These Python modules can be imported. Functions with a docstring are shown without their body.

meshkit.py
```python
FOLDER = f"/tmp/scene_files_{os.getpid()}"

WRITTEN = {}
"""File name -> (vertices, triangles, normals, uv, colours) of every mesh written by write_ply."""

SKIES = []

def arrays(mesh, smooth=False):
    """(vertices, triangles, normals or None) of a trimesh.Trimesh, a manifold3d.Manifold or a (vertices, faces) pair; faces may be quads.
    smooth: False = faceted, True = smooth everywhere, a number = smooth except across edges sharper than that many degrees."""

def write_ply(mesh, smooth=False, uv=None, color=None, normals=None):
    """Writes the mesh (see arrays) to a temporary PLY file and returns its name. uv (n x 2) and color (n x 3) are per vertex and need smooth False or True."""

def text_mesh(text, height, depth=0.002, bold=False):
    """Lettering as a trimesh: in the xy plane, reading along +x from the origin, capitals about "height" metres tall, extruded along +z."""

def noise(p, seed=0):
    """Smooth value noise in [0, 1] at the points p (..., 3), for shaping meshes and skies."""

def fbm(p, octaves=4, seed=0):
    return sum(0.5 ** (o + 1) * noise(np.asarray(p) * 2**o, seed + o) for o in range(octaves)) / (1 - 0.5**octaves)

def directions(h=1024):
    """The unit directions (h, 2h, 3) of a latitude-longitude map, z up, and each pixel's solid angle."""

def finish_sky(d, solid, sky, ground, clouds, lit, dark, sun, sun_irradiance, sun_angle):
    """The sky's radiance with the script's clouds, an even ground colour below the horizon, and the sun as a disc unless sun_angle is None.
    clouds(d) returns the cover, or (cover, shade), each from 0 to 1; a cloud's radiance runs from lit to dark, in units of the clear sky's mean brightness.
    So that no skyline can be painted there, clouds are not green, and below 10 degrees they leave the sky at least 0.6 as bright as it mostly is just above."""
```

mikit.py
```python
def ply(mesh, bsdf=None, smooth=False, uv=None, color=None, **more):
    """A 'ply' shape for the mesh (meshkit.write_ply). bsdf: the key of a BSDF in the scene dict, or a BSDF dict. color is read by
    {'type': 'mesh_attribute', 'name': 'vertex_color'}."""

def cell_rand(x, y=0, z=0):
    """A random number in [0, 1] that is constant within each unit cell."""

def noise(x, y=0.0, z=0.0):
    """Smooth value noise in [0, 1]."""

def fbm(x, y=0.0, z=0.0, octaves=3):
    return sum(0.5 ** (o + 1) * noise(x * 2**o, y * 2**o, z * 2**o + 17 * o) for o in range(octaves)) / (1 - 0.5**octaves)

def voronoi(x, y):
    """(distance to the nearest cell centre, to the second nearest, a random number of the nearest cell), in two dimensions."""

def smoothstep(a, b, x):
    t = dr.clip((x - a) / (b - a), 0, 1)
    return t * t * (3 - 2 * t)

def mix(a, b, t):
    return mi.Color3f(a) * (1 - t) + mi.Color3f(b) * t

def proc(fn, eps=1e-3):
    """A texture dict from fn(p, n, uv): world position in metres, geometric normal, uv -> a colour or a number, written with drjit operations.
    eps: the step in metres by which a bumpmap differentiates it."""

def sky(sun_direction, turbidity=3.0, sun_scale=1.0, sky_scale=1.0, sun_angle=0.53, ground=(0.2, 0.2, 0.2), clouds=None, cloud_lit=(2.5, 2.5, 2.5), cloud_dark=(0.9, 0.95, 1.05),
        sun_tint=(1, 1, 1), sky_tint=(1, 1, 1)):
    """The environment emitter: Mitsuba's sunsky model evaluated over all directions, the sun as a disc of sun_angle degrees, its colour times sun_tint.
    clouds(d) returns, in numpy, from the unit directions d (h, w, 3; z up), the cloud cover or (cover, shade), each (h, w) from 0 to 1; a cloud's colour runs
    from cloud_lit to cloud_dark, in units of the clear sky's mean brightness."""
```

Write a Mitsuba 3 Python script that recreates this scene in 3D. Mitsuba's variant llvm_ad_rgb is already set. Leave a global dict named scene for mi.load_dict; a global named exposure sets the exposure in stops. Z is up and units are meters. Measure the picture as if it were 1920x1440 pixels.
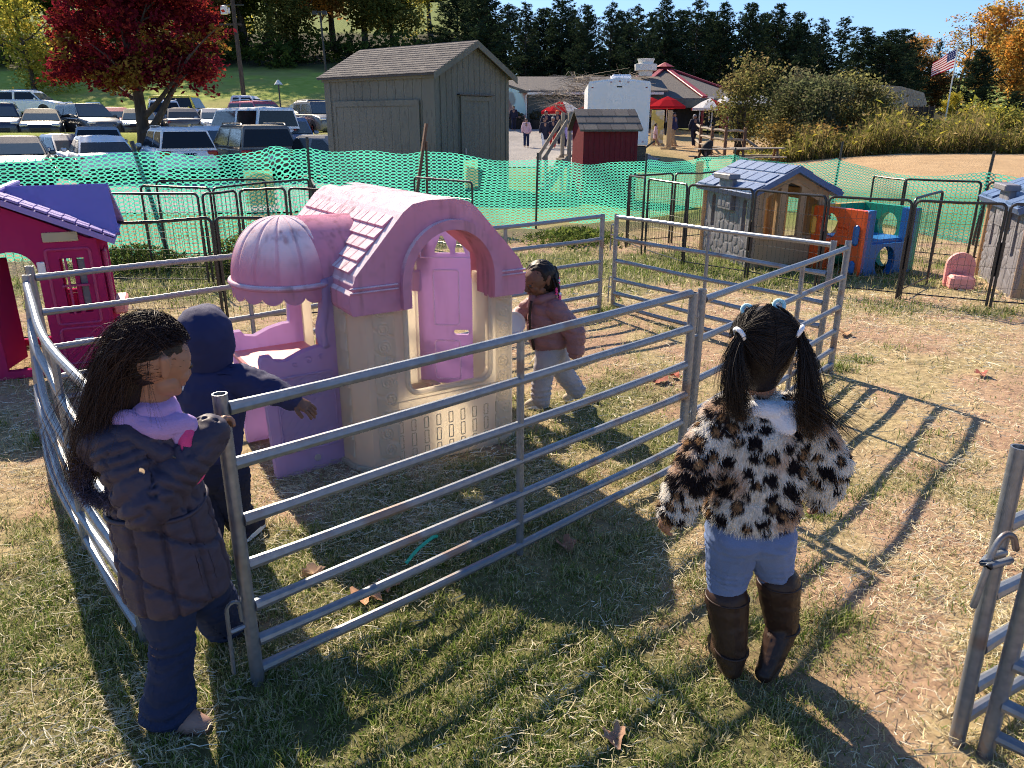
import math, numpy as np, trimesh, manifold3d as m3, shapely, mitsuba as mi, drjit as dr, mikit, meshkit
import shapely.affinity
from shapely.geometry import Polygon, box as sbox
T4 = mi.ScalarTransform4f
PI = math.pi
scene, labels = {}, {}

# ---------------------------------------------------------------- camera, sky, exposure
CAM_H, FPX, PITCH = 1.6, 1420.0, math.radians(19.18)          # eye height, focal length in photo pixels, downward tilt
scene['camera'] = {'type': 'perspective', 'fov': math.degrees(2 * math.atan(960 / FPX)), 'fov_axis': 'x', 'near_clip': 0.05, 'far_clip': 2000.0,
                   'to_world': T4().look_at(origin=[0, 0, CAM_H], target=[0, math.cos(PITCH), CAM_H - math.sin(PITCH)], up=[0, 0, 1])}
SUN = (-0.55, 0.93, 0.90)
scene['sky'] = mikit.sky(SUN, turbidity=2.5, sky_scale=0.68, sun_tint=(0.97, 1.0, 1.05), sky_tint=(0.82, 0.96, 1.2), ground=(0.16, 0.15, 0.10))
exposure = 2.85

# ---------------------------------------------------------------- helpers
_cam_f = np.array([0, math.cos(PITCH), -math.sin(PITCH)]); _cam_u = np.array([0, math.sin(PITCH), math.cos(PITCH)])
def survey(x, y, Y):
    """A measured point: where the sight line of photo pixel (x, y) stands Y metres away from the camera."""
    d = _cam_f + np.array([1, 0, 0]) * (x - 960) / FPX + _cam_u * (720 - y) / FPX
    return np.array([0, 0, CAM_H]) + d * Y / d[1]

_count = {}
def numbered(k):
    n = _count.get(k, 0); _count[k] = n + 1
    return k if n == 0 else f'{k}_{n:03d}'
PLACE = {}
def mat4(loc=(0, 0, 0), rz=0.0, s=1.0, rx=0.0, ry=0.0):
    m = trimesh.transformations.euler_matrix(rx, ry, rz, 'sxyz')
    m[:3, :3] = m[:3, :3] @ np.diag(np.broadcast_to(s, 3))
    m[:3, 3] = loc
    return m
def thing(name, label, cat, group=None, M=None):
    key = numbered(name)
    labels[key] = {'label': label, 'category': cat}
    if group: labels[key]['group'] = group
    PLACE[key] = np.eye(4) if M is None else M
    return key
def put(parent, name, mesh, bsdf, smooth=30, color=None, label=None, kind=None, M=None):
    """One entry of the scene under its holder; mesh: (V, F), a Manifold, a Trimesh or a ready ply dict."""
    key = numbered(f'{parent}__{name}' if parent else name)
    PLACE[key] = PLACE.get(parent, np.eye(4))
    d = dict(mesh) if isinstance(mesh, dict) else mikit.ply(mesh, None, smooth=smooth, color=color)
    d['bsdf'] = {'type': 'ref', 'id': bsdf}
    m = PLACE[key] if M is None else PLACE[key] @ M
    if not np.allclose(m, np.eye(4)): d['to_world'] = T4(m)
    scene[key] = d
    if label or kind:
        labels[key] = {k: v for k, v in (('label', label), ('kind', kind)) if v}
    return key
def solo(name, mesh, bsdf, label, cat, group=None, smooth=30, color=None, kind=None, M=None):
    key = put(None, name, mesh, bsdf, smooth, color, M=M)
    labels[key] = {k: v for k, v in (('label', label), ('category', cat), ('group', group), ('kind', kind)) if v}
    return key
def structure(name, mesh, bsdf, label, smooth=True, color=None):
    key = put(None, name, mesh, bsdf, smooth, color)
    labels[key] = {'label': label, 'category': name.replace('_', ' '), 'kind': 'structure'}
    return key

def vf(m):
    if isinstance(m, tuple): return m
    if hasattr(m, 'to_mesh'):
        q = m.to_mesh(); return np.asarray(q.vert_properties[:, :3], float), np.asarray(q.tri_verts, int)
    return np.asarray(m.vertices, float), np.asarray(m.faces, int)
def join(*ms):
    ms = [vf(m) for m in (ms[0] if len(ms) == 1 and isinstance(ms[0], list) else ms)]
    at = np.cumsum([0] + [len(m[0]) for m in ms])
    return np.vstack([m[0] for m in ms]), np.vstack([m[1] + a for m, a in zip(ms, at)])
def xf(m, M):
    v, f = vf(m)
    if np.linalg.det(M[:3, :3]) < 0: f = f[:, ::-1]
    return v @ M[:3, :3].T + M[:3, 3], f
def mv(m, loc=(0, 0, 0), rz=0.0, s=1.0, rx=0.0, ry=0.0): return xf(m, mat4(loc, rz, s, rx, ry))
def hull(pts): return vf(m3.Manifold.hull_points(np.asarray(pts, float)))
def box(sx, sy, sz, c=(0, 0, 0), bev=0.0):
    """Box centred on c in x and y, standing on c in z; chamfered by bev."""
    hx, hy, hz = sx / 2, sy / 2, sz / 2
    b = min(bev, 0.45 * min(sx, sy, sz))
    if b <= 0:
        p = [(i * hx, j * hy, k * hz) for i in (-1, 1) for j in (-1, 1) for k in (-1, 1)]
    else:
        p = [q for i in (-1, 1) for j in (-1, 1) for k in (-1, 1) for q in ((i * (hx - b), j * hy, k * hz - k * b), (i * hx, j * (hy - b), k * hz - k * b), (i * (hx - b), j * (hy - b), k * hz))]
    v, f = hull(p)
    return v + np.array(c) + [0, 0, hz], f
def beam(p0, p1, w, h, up=(0, 0, 1), bev=0.0):
    """A bar of section w x h from p0 to p1."""
    p0, p1 = np.array(p0, float), np.array(p1, float)
    d = p1 - p0; L = np.linalg.norm(d); d /= L
    s = np.cross(up, d); s /= np.linalg.norm(s); u = np.cross(d, s)
    v, f = box(w, h, L, (0, 0, 0), bev)
    return v @ np.array([s, u, d]) + p0, f
def tube(pts, r, n=8, cap=True):
    """A tube along the points, r one radius or one per point."""
    p = np.asarray(pts, float); k = len(p); r = np.broadcast_to(r, k)
    t = np.gradient(p, axis=0); t /= np.linalg.norm(t, axis=1, keepdims=True) + 1e-12
    a = np.cross(t[0], [0, 0, 1] if abs(t[0][2]) < 0.9 else [1, 0, 0]); a /= np.linalg.norm(a)
    ang = np.arange(n) * 2 * PI / n; V = []
    for i in range(k):
        a = a - t[i] * (a @ t[i]); a /= np.linalg.norm(a) + 1e-12
        b = np.cross(t[i], a)
        V.append(p[i] + r[i] * (np.cos(ang)[:, None] * a + np.sin(ang)[:, None] * b))
    V = np.vstack(V); F = []
    i = np.arange(n); j = (i + 1) % n
    for q in range(k - 1):
        o = q * n
        F += [np.stack([o + i, o + j, o + n + j], 1), np.stack([o + i, o + n + j, o + n + i], 1)]
    if cap:
        F += [np.array([[0, x + 1, x] for x in range(1, n - 1)]), np.array([[(k - 1) * n, (k - 1) * n + x, (k - 1) * n + x + 1] for x in range(1, n - 1)])]
    return V, np.vstack(F)
def lathe(prof, n=24, arc=2 * PI, s=(1, 1)):
    """Profile of (radius, z) turned round z."""
    prof = np.asarray(prof, float); k = len(prof); full = arc > 2 * PI - 1e-6
    m = n if full else n + 1
    a = np.arange(m) * arc / n
    V = np.stack([np.outer(np.cos(a), prof[:, 0]) * s[0], np.outer(np.sin(a), prof[:, 0]) * s[1], np.tile(prof[:, 1], (m, 1))], -1).reshape(-1, 3)
    F = []
    for i in range(n):
        o, q = i * k, ((i + 1) % m) * k
        x = np.arange(k - 1)
        F += [np.stack([o + x, q + x, q + x + 1], 1), np.stack([o + x, q + x + 1, o + x + 1], 1)]
    return V, np.vstack(F)
def prism(poly, h, plane='xy'):
    """A shapely polygon (holes allowed) or outline, extruded by h; plane 'xz': drawn in x and z, thick along y from 0 to h."""
    poly = poly if hasattr(poly, 'geom_type') else Polygon(poly)
    ms = [vf(trimesh.creation.extrude_polygon(g, h, engine='earcut')) for g in getattr(poly, 'geoms', [poly])]
    v, f = join(ms)
    if plane == 'xz': v, f = np.stack([v[:, 0], v[:, 2], v[:, 1]], 1), f[:, ::-1]
    return v, f
def grid_mesh(P):
    """Faces for an (n, m, 3) array of points."""
    n, m = P.shape[:2]
    i = (np.arange(n - 1)[:, None] * m + np.arange(m - 1)[None]).ravel()
    return P.reshape(-1, 3), np.vstack([np.stack([i, i + m, i + m + 1], 1), np.stack([i, i + m + 1, i + 1], 1)])
def man(m):
    v, f = vf(m); return m3.Manifold(m3.Mesh(v.astype(np.float32), f.astype(np.uint32)))
def rot_to(d, up=(0, 0, 1)):
    d = np.array(d, float); d /= np.linalg.norm(d)
    s = np.cross(up, d); s = s / (np.linalg.norm(s) + 1e-9); return np.stack([s, np.cross(d, s), d], 1)
def bez(p, n=10):
    p = [np.array(q, float) for q in p]
    t = np.linspace(0, 1, n)[:, None]
    while len(p) > 1: p = [a * (1 - t) + b * t for a, b in zip(p[:-1], p[1:])]
    return p[0]
def spline(pts, n=24):
    """Catmull-Rom curve through the points."""
    p = np.asarray(pts, float); p = np.vstack([2 * p[0] - p[1], p, 2 * p[-1] - p[-2]])
    k = len(p) - 3; out = []
    for t in np.linspace(0, k - 1e-6, n):
        i = int(t); u = t - i; a, b, c, d = p[i:i + 4]
        out.append(0.5 * (2 * b + (c - a) * u + (2 * a - 5 * b + 4 * c - d) * u * u + (3 * b - a - 3 * c + d) * u ** 3))
    return np.array(out)

# ---------------------------------------------------------------- materials
def rgb(c): return {'type': 'rgb', 'value': [float(x) for x in np.broadcast_to(c, 3)]}
def plain(name, color, rough=0.5, metal=0.0, spec=0.5, two=False, **kw):
    b = {'type': 'principled', 'base_color': rgb(color) if not isinstance(color, dict) else color, 'roughness': rough, 'metallic': metal, 'specular': spec, **kw}
    scene[name] = {'type': 'twosided', 'b': b} if two else b
    return name
VC = {'type': 'mesh_attribute', 'name': 'vertex_color'}
def leafy(name, trans=0.9, rough=0.55, color=VC):
    scene[name] = {'type': 'principledthin', 'base_color': color, 'roughness': rough, 'diff_trans': trans, 'spec_trans': 0.0, 'eta': 1.4}
    return name
noise, fbm, sst, mix = mikit.noise, mikit.fbm, mikit.smoothstep, mikit.mix
C3 = mi.Color3f
def worn(base, dark, light, sc=6.0, amt=0.5, streak=True, glare_fade=None):
    """Weathered plastic: base tone with vertical grime streaks, blotches and chalky fading; sunlit glare painted on upward faces where given."""
    def fn(p, n, uv):
        a = fbm(p.x * sc, p.y * sc, p.z * sc * 0.35, 3)
        s = fbm(p.x * sc * 7, p.y * sc * 7, p.z * sc * 0.9 + 9, 3) if streak else fbm(p.x * sc * 4, p.y * sc * 4, p.z * sc * 4, 3)
        b = fbm(p.x * 30, p.y * 30, p.z * 30, 2)
        c = mix(base, light, sst(0.45, 0.8, a) * 0.3)
        if glare_fade: c = mix(c, glare_fade, sst(0.1, 0.65, n.z + 0.3 * (a - 0.5)) * 0.95)  # upward faces painted paler: sunlit glare put into the colour, with some fading
        c = mix(c, dark, sst(0.45, 0.85, s) * sst(0.35, 0.65, a) * amt + sst(0.5, 0.85, b) * amt * 0.25)
        return c
    return mikit.proc(fn)
for nm, b, d, l, am in (('pink_plastic', (0.60, 0.165, 0.255), (0.20, 0.07, 0.06), (0.72, 0.32, 0.38), 0.75), ('lilac_plastic', (0.42, 0.20, 0.52), (0.22, 0.12, 0.22), (0.52, 0.32, 0.60), 0.3),
                        ('cream_plastic', (0.60, 0.50, 0.34), (0.27, 0.22, 0.14), (0.68, 0.60, 0.46), 0.35), ('magenta_plastic', (0.34, 0.03, 0.12), (0.22, 0.01, 0.07), (0.52, 0.06, 0.18), 0.3),
                        ('violet_plastic', (0.24, 0.18, 0.44), (0.16, 0.12, 0.3), (0.34, 0.28, 0.52), 0.3), ('stone_plastic', (0.17, 0.165, 0.185), (0.10, 0.10, 0.11), (0.23, 0.22, 0.24), 0.3),
                        ('tan_plastic', (0.50, 0.34, 0.18), (0.28, 0.2, 0.1), (0.58, 0.44, 0.28), 0.25), ('slate_plastic', (0.07, 0.125, 0.25), (0.05, 0.07, 0.1), (0.13, 0.19, 0.31), 0.3)):
    scene[nm] = {'type': 'twosided', 'b': {'type': 'principled', 'base_color': worn(b, d, l, 5.0, am), 'roughness': 0.48, 'specular': 0.45}}
plain('pink_inside', (0.75, 0.16, 0.2), 0.5, two=True); plain('orange_plastic', (0.75, 0.10, 0.015), 0.4, two=True)
plain('yellow_plastic', (0.75, 0.36, 0.04), 0.4, two=True); plain('teal_plastic', (0.01, 0.30, 0.17), 0.4, two=True); plain('blue_plastic', (0.015, 0.13, 0.36), 0.4, two=True)
plain('rose_plastic', (0.72, 0.3, 0.28), 0.5, two=True); plain('white_plastic', (0.7, 0.7, 0.7), 0.4, two=True)
def galv(p, n, uv):
    a = fbm(p.x * 60, p.y * 60, p.z * 60, 3); b = fbm(p.x * 9, p.y * 9, p.z * 9, 2)
    c = mix((0.17, 0.19, 0.225), (0.29, 0.315, 0.35), a)
    return mix(c, (0.20, 0.12, 0.08), sst(0.60, 0.8, b) * 0.6 + sst(0.14, 0.0, p.z) * sst(0.35, 0.6, a) * 0.5)
scene['galvanised'] = {'type': 'principled', 'base_color': mikit.proc(galv), 'roughness': 0.42, 'metallic': 0.6, 'specular': 0.5}
plain('rusty_steel', (0.16, 0.09, 0.06), 0.7, 0.3)
plain('black_metal', (0.018, 0.017, 0.018), 0.38, 0.0, 0.6)
plain('black_rubber', (0.012, 0.012, 0.012), 0.7); plain('dark_glass', (0.010, 0.012, 0.015), 0.08, 0.0, 0.45); plain('chrome', (0.75, 0.76, 0.78), 0.15, 1.0)
plain('sheet_glass', (0.05, 0.07, 0.08), 0.05, 0.0, 0.8)
plain('leaf_brown', VC, 0.8, two=True)
leafy('foliage', 1.25); leafy('maple_leaf', 1.0); leafy('autumn_leaf', 1.5); plain('lilac_trim', (0.70, 0.55, 0.80), 0.5); leafy('needles', 0.5); leafy('grass_blade', 0.9, 0.5); leafy('straw_blade', 0.5, 0.6)
leafy('net_plastic', 0.9, 0.4, rgb((0.12, 0.70, 0.52)))
plain('painted_color', VC, 0.6, two=True)
def bark(p, n, uv):
    a = fbm(p.x * 14, p.y * 14, p.z * 3, 3)
    return mix((0.03, 0.024, 0.02), (0.11, 0.09, 0.075), a)
scene['bark'] = {'type': 'principled', 'base_color': mikit.proc(bark), 'roughness': 0.9, 'specular': 0.2}
# ---------------------------------------------------------------- terrain and ground
def sstep(a, b, x):
    t = np.clip((x - a) / (b - a), 0, 1); return t * t * (3 - 2 * t)
def height(x, y):
    """Ground level in metres."""
    x, y = np.asarray(x, float), np.asarray(y, float)
    z = 0.012 * np.sin(x * 2.1 + 0.7 * y) * np.cos(y * 1.7) + 0.008 * np.sin(5.1 * x + 3.3 * y)
    z = z * sstep(60, 8, y)
    left = sstep(0.5, -7, x)
    zl = -0.35 * sstep(12, 22, y) + 1.45 * sstep(31.8, 35.6, y) - 0.45 * sstep(35.6, 38, y) + 0.5 * sstep(40, 50, y) + 0.085 * np.maximum(y - 50, 0) + 0.115 * np.maximum(y - 66, 0)
    mid = -0.12 * sstep(10, 18, y) + 0.42 * sstep(28, 44, y) + 0.9 * sstep(44, 56, y) + 0.02 * np.maximum(y - 60, 0) + 0.03 * np.maximum(y - 95, 0)
    r = sstep(9, 16, x)
    zr = -0.1 * sstep(10, 16, y) + 0.45 * sstep(20, 29, y) + 0.02 * np.maximum(y - 40, 0) + 0.04 * np.maximum(y - 95, 0)
    z = z + left * zl + (1 - left) * ((1 - r) * mid + r * zr)
    return np.where(y > 240, np.minimum(z, 30 + 0 * z), z)
def wild(x, y, M):
    """Where green grass grows near the pens: 0 to 1 (numpy or drjit)."""
    def blob(cx, cy, sx, sy): return M.exp(-((x - cx) / sx) ** 2 - ((y - cy) / sy) ** 2)
    g = 0.95 * blob(0.1, 1.6, 0.9, 0.75) + 0.75 * blob(-1.5, 2.1, 0.8, 0.9) + 0.7 * blob(0.45, 3.9, 0.7, 0.8) + 0.45 * blob(-0.4, 2.6, 0.6, 0.5)
    g = g + 0.95 * blob(2.9, 8.9, 1.3, 0.9) + 0.9 * blob(0.3, 8.6, 3.0, 1.1) + 0.8 * blob(-3.3, 7.8, 2.5, 1.0) + 0.7 * blob(4.1, 8.0, 0.6, 0.7) + 0.55 * blob(-2.2, 5.0, 0.7, 0.6)
    w = 0.22 * M.sin(3.1 * x + 1.7 * M.sin(2.3 * y)) * M.sin(2.7 * y + 1.3 * M.sin(1.9 * x)) + 0.16 * M.sin(7.3 * x + 2.0 * y + M.sin(6 * y)) * M.sin(6.1 * y - 2.2 * x)
    return g + w
def ground_color(p, n, uv):
    x, y = p.x, p.y
    f1 = fbm(x * 3, y * 3, 0, 3); f2 = fbm(x * 40, y * 40, 0, 3); f3 = noise(x * 140, y * 140, 0)
    soil = mix((0.19, 0.115, 0.075), (0.45, 0.315, 0.215), f1 * 0.75 + f2 * 0.4)
    soil = mix(soil, (0.10, 0.06, 0.04), sst(0.6, 0.85, f3) * 0.5)
    thatch = mix((0.15, 0.115, 0.06), (0.42, 0.34, 0.19), f2)
    green = mix((0.035, 0.045, 0.014), (0.09, 0.11, 0.035), f2)
    g = wild(x, y, dr)
    c = mix(soil, thatch, sst(0.3, 0.75, f1 + 0.35 * g))
    c = mix(c, green, sst(0.2, 0.65, g) * 0.8)
    # lawn and field farther off
    f4 = fbm(x * 0.25, y * 0.25, 3, 3); f5 = fbm(x * 1.7, y * 1.7, 5, 3)
    lawn = mix((0.09, 0.115, 0.03), (0.17, 0.165, 0.055), f5)
    lawn = mix(lawn, (0.27, 0.19, 0.10), sst(0.5, 0.7, f4) * 0.55)
    tan = mix((0.30, 0.20, 0.11), (0.40, 0.28, 0.16), f5)
    far = mix(lawn, tan, sst(19, 24, y + 3 * f4) * sst(4, 10, x) * sst(60, 40, y))
    hill = mix((0.20, 0.26, 0.035), (0.32, 0.35, 0.08), f5)
    hill = mix(hill, (0.24, 0.19, 0.08), sst(0.45, 0.75, f4) * 0.6)
    far = mix(far, hill, sst(-2, -9, x) * sst(30, 33, y))
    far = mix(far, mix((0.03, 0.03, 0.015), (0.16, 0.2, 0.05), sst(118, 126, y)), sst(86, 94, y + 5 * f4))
    return mix(c, far, sst(10.5, 13.5, y + 1.2 * f1))
def ground_bump(p, n, uv):
    return 0.006 * fbm(p.x * 35, p.y * 35, 0, 3) + 0.012 * fbm(p.x * 9, p.y * 9, 2, 2)
scene['ground_soil'] = {'type': 'bumpmap', 'arbitrary': mikit.proc(ground_bump, 4e-3), 'scale': 1.0, 'b': {'type': 'principled', 'base_color': mikit.proc(ground_color), 'roughness': 0.95, 'specular': 0.15}}
def graded(lo, hi, near, far, n0):
    a = [0.0]; s = near
    return None
ys = np.concatenate([np.arange(-8, 0, 0.5), np.arange(0, 16, 0.1), np.arange(16, 70, 0.6), np.arange(70, 140, 3), np.arange(140, 1500, 60)])
xs = np.concatenate([-np.arange(1500, 60, -60), -np.arange(60, 14, -1.5), np.arange(-14, 14, 0.16), np.arange(14, 60, 1.5), np.arange(60, 1501, 60)])
X, Y = np.meshgrid(xs, ys, indexing='ij')
gv, gf = grid_mesh(np.stack([X, Y, height(X, Y)], -1))
structure('ground', (gv, gf), 'ground_soil', 'bare soil, worn grass and scattered straw running back to a lawn, a tan field and a grassy hill')
def lot_color(p, n, uv):
    f = fbm(p.x * 0.8, p.y * 0.8, 0, 3); g = fbm(p.x * 30, p.y * 30, 0, 2)
    return mix(mix((0.16, 0.15, 0.145), (0.26, 0.245, 0.235), f), (0.34, 0.32, 0.30), g * 0.5)
plain('lot_gravel', mikit.proc(lot_color), 0.9, spec=0.2)
def sheet(name, x0, x1, y0, y1, nx, ny, dz, mat, label, edge=0.0):
    u, v = np.meshgrid(np.linspace(0, 1, nx), np.linspace(0, 1, ny), indexing='ij')
    x = x0 + (x1 - x0) * u; y = y0 + (y1 - y0) * v
    w = edge * (meshkit.fbm(np.stack([x * 0.6, y * 0.6, 0 * x], -1), 3, 5) - 0.5)
    y = y + w * (np.abs(2 * v - 1) ** 6) * np.sign(v - 0.5); x = x + w * (np.abs(2 * u - 1) ** 6) * np.sign(u - 0.5)
    return structure(name, grid_mesh(np.stack([x, y, height(x, y) + dz], -1)), mat, label)
sheet('parking_lot', -34, -4.2, 14.5, 31.6, 90, 60, 0.03, 'lot_gravel', 'pale grey gravel lot under the front row of parked cars', 1.5)
sheet('upper_parking_lot', -46, -11.5, 37.4, 50.0, 60, 40, 0.03, 'lot_gravel', 'grey paved lot behind the grass strip, with the second row of cars', 0.8)
sheet('paved_yard', -4.0, 6.2, 30.0, 54.0, 50, 70, 0.03, 'lot_gravel', 'sunlit grey paved yard in front of the low building with the mural', 1.0)

# grass blades
def blades(x, y, L, w, rng, cols, lean=0.55):
    """Bent tapering blades: 5 vertices, 3 triangles each."""
    n = len(x); a = rng.uniform(0, 2 * PI, n); z = height(x, y) - 0.003
    th = rng.uniform(0.1, 1.0, n) * lean * 1.6
    d = np.stack([np.cos(a), np.sin(a)], 1); s = np.stack([-np.sin(a), np.cos(a)], 1)
    tw = rng.uniform(-1.2, 1.2, n); s = s * np.cos(tw)[:, None] + d * np.sin(tw)[:, None]
    b = np.stack([x, y, z], 1)
    m = b + np.concatenate([d * (0.5 * L * np.sin(th * 0.6))[:, None], (0.5 * L * np.cos(th * 0.6))[:, None]], 1)
    t = m + np.concatenate([d * (0.55 * L * np.sin(th * 1.6))[:, None], (0.55 * L * np.cos(th * 1.6))[:, None]], 1)
    s3 = np.concatenate([s, np.zeros((n, 1))], 1) * w[:, None] / 2
    V = np.stack([b - s3, b + s3, m - s3 * 0.8, m + s3 * 0.8, t], 1).reshape(-1, 3)
    o = np.arange(n)[:, None] * 5
    F = np.concatenate([o + [0, 1, 3], o + [0, 3, 2], o + [2, 3, 4]], 0)
    return V, F, np.repeat(cols, 5, axis=0)
GREENS = np.array([(0.13, 0.20, 0.04), (0.19, 0.26, 0.06), (0.27, 0.31, 0.10), (0.10, 0.16, 0.04)])
TANS = np.array([(0.53, 0.48, 0.28), (0.46, 0.42, 0.23), (0.62, 0.56, 0.37), (0.37, 0.37, 0.17)])
def scatter(rng, n, x0, x1, y0, y1, fn):
    x = rng.uniform(x0, x1, n); y = rng.uniform(y0, y1, n)
    k = (rng.uniform(0, 1, n) < fn(x, y)) & (np.abs(x) < 0.72 * y + 0.9)
    return x[k], y[k]
def grass_mesh(seed):
    rng = np.random.default_rng(seed); out = []
    for n, y0, y1, xm, L0, L1, W, lo in ((520000, 1.05, 3.4, 3.0, 0.018, 0.050, 0.0036, 0.02), (240000, 3.4, 6.6, 5.0, 0.022, 0.05, 0.005, 0.0), (120000, 6.6, 11.5, 8.5, 0.04, 0.10, 0.009, 0.0)):
        x, y = scatter(rng, n, -xm, xm, y0, y1, lambda x, y: np.clip(0.16 + 1.1 * (wild(x, y, np) - 0.12), 0.07, 1) * (0.25 + 1.3 * meshkit.noise(np.stack([x * 16, y * 16, 0 * x], 1), 4) ** 1.5))
        g = np.clip(wild(x, y, np), 0, 1); n = len(x)
        dry = rng.uniform(0, 1, n) > 0.16 + 0.50 * g
        c = np.where(dry[:, None], TANS[rng.integers(0, 4, n)], GREENS[rng.integers(0, 4, n)]) * rng.uniform(0.75, 1.25, (n, 1))
        cl = meshkit.noise(np.stack([x * 16, y * 16, 0 * x], 1), 4); L = rng.uniform(L0, L1, n) * (0.45 + 1.1 * cl); w = W * rng.uniform(0.6, 1.3, n)
        out.append(blades(x, y, L, w, rng, c, 1.0))
    tufts = [(1.10, 2.14, 0.10, 0.06), (0.30, 3.72, 0.25, 0.05), (-0.2, 3.30, 0.12, 0.05), (0.05, 3.70, 0.15, 0.06), (-0.5, 3.05, 0.25, 0.04), (1.3, 2.9, 0.12, 0.05), (2.2, 4.9, 0.15, 0.07), (0.82, 6.5, 0.2, 0.08), (1.9, 5.4, 0.15, 0.05), (2.45, 5.15, 0.14, 0.05), (0.9, 3.3, 0.12, 0.06), (-0.8, 1.9, 0.15, 0.05), (-1.2, 2.0, 0.12, 0.06), (1.5, 1.75, 0.2, 0.05), (3.4, 6.7, 0.5, 0.08), (2.6, 7.7, 0.5, 0.09), (4.2, 6.5, 0.3, 0.08), (1.8, 8.6, 0.4, 0.1), (-2.4, 3.7, 0.2, 0.07), (-2.8, 5.4, 0.4, 0.08), (1.55, 3.1, 0.2, 0.035)]
    for tx_, ty_, sp_, h_ in tufts:
        n = int(260 + 900 * sp_); x, y = tx_ + rng.normal(0, sp_ * 0.5, n), ty_ + rng.normal(0, sp_ * 0.35, n); dry = rng.uniform(0, 1, n) > 0.62
        c = np.where(dry[:, None], TANS[rng.integers(0, 4, n)], GREENS[rng.integers(0, 4, n)]) * rng.uniform(0.7, 1.2, (n, 1)); out.append(blades(x, y, rng.uniform(0.5, 1.1, n) * h_, rng.uniform(0.6, 1.2, n) * (0.003 + 0.0006 * ty_), rng, c, 0.7))
    at = np.cumsum([0] + [len(o[0]) for o in out])
    return np.vstack([o[0] for o in out]), np.vstack([o[1] + a for o, a in zip(out, at)]), np.vstack([o[2] for o in out])
v, f, c = grass_mesh(11)
solo('grass', (v, f), 'grass_blade', 'short trampled grass, green in patches and dry between them', 'grass', smooth=False, color=c, kind='stuff')

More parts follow.
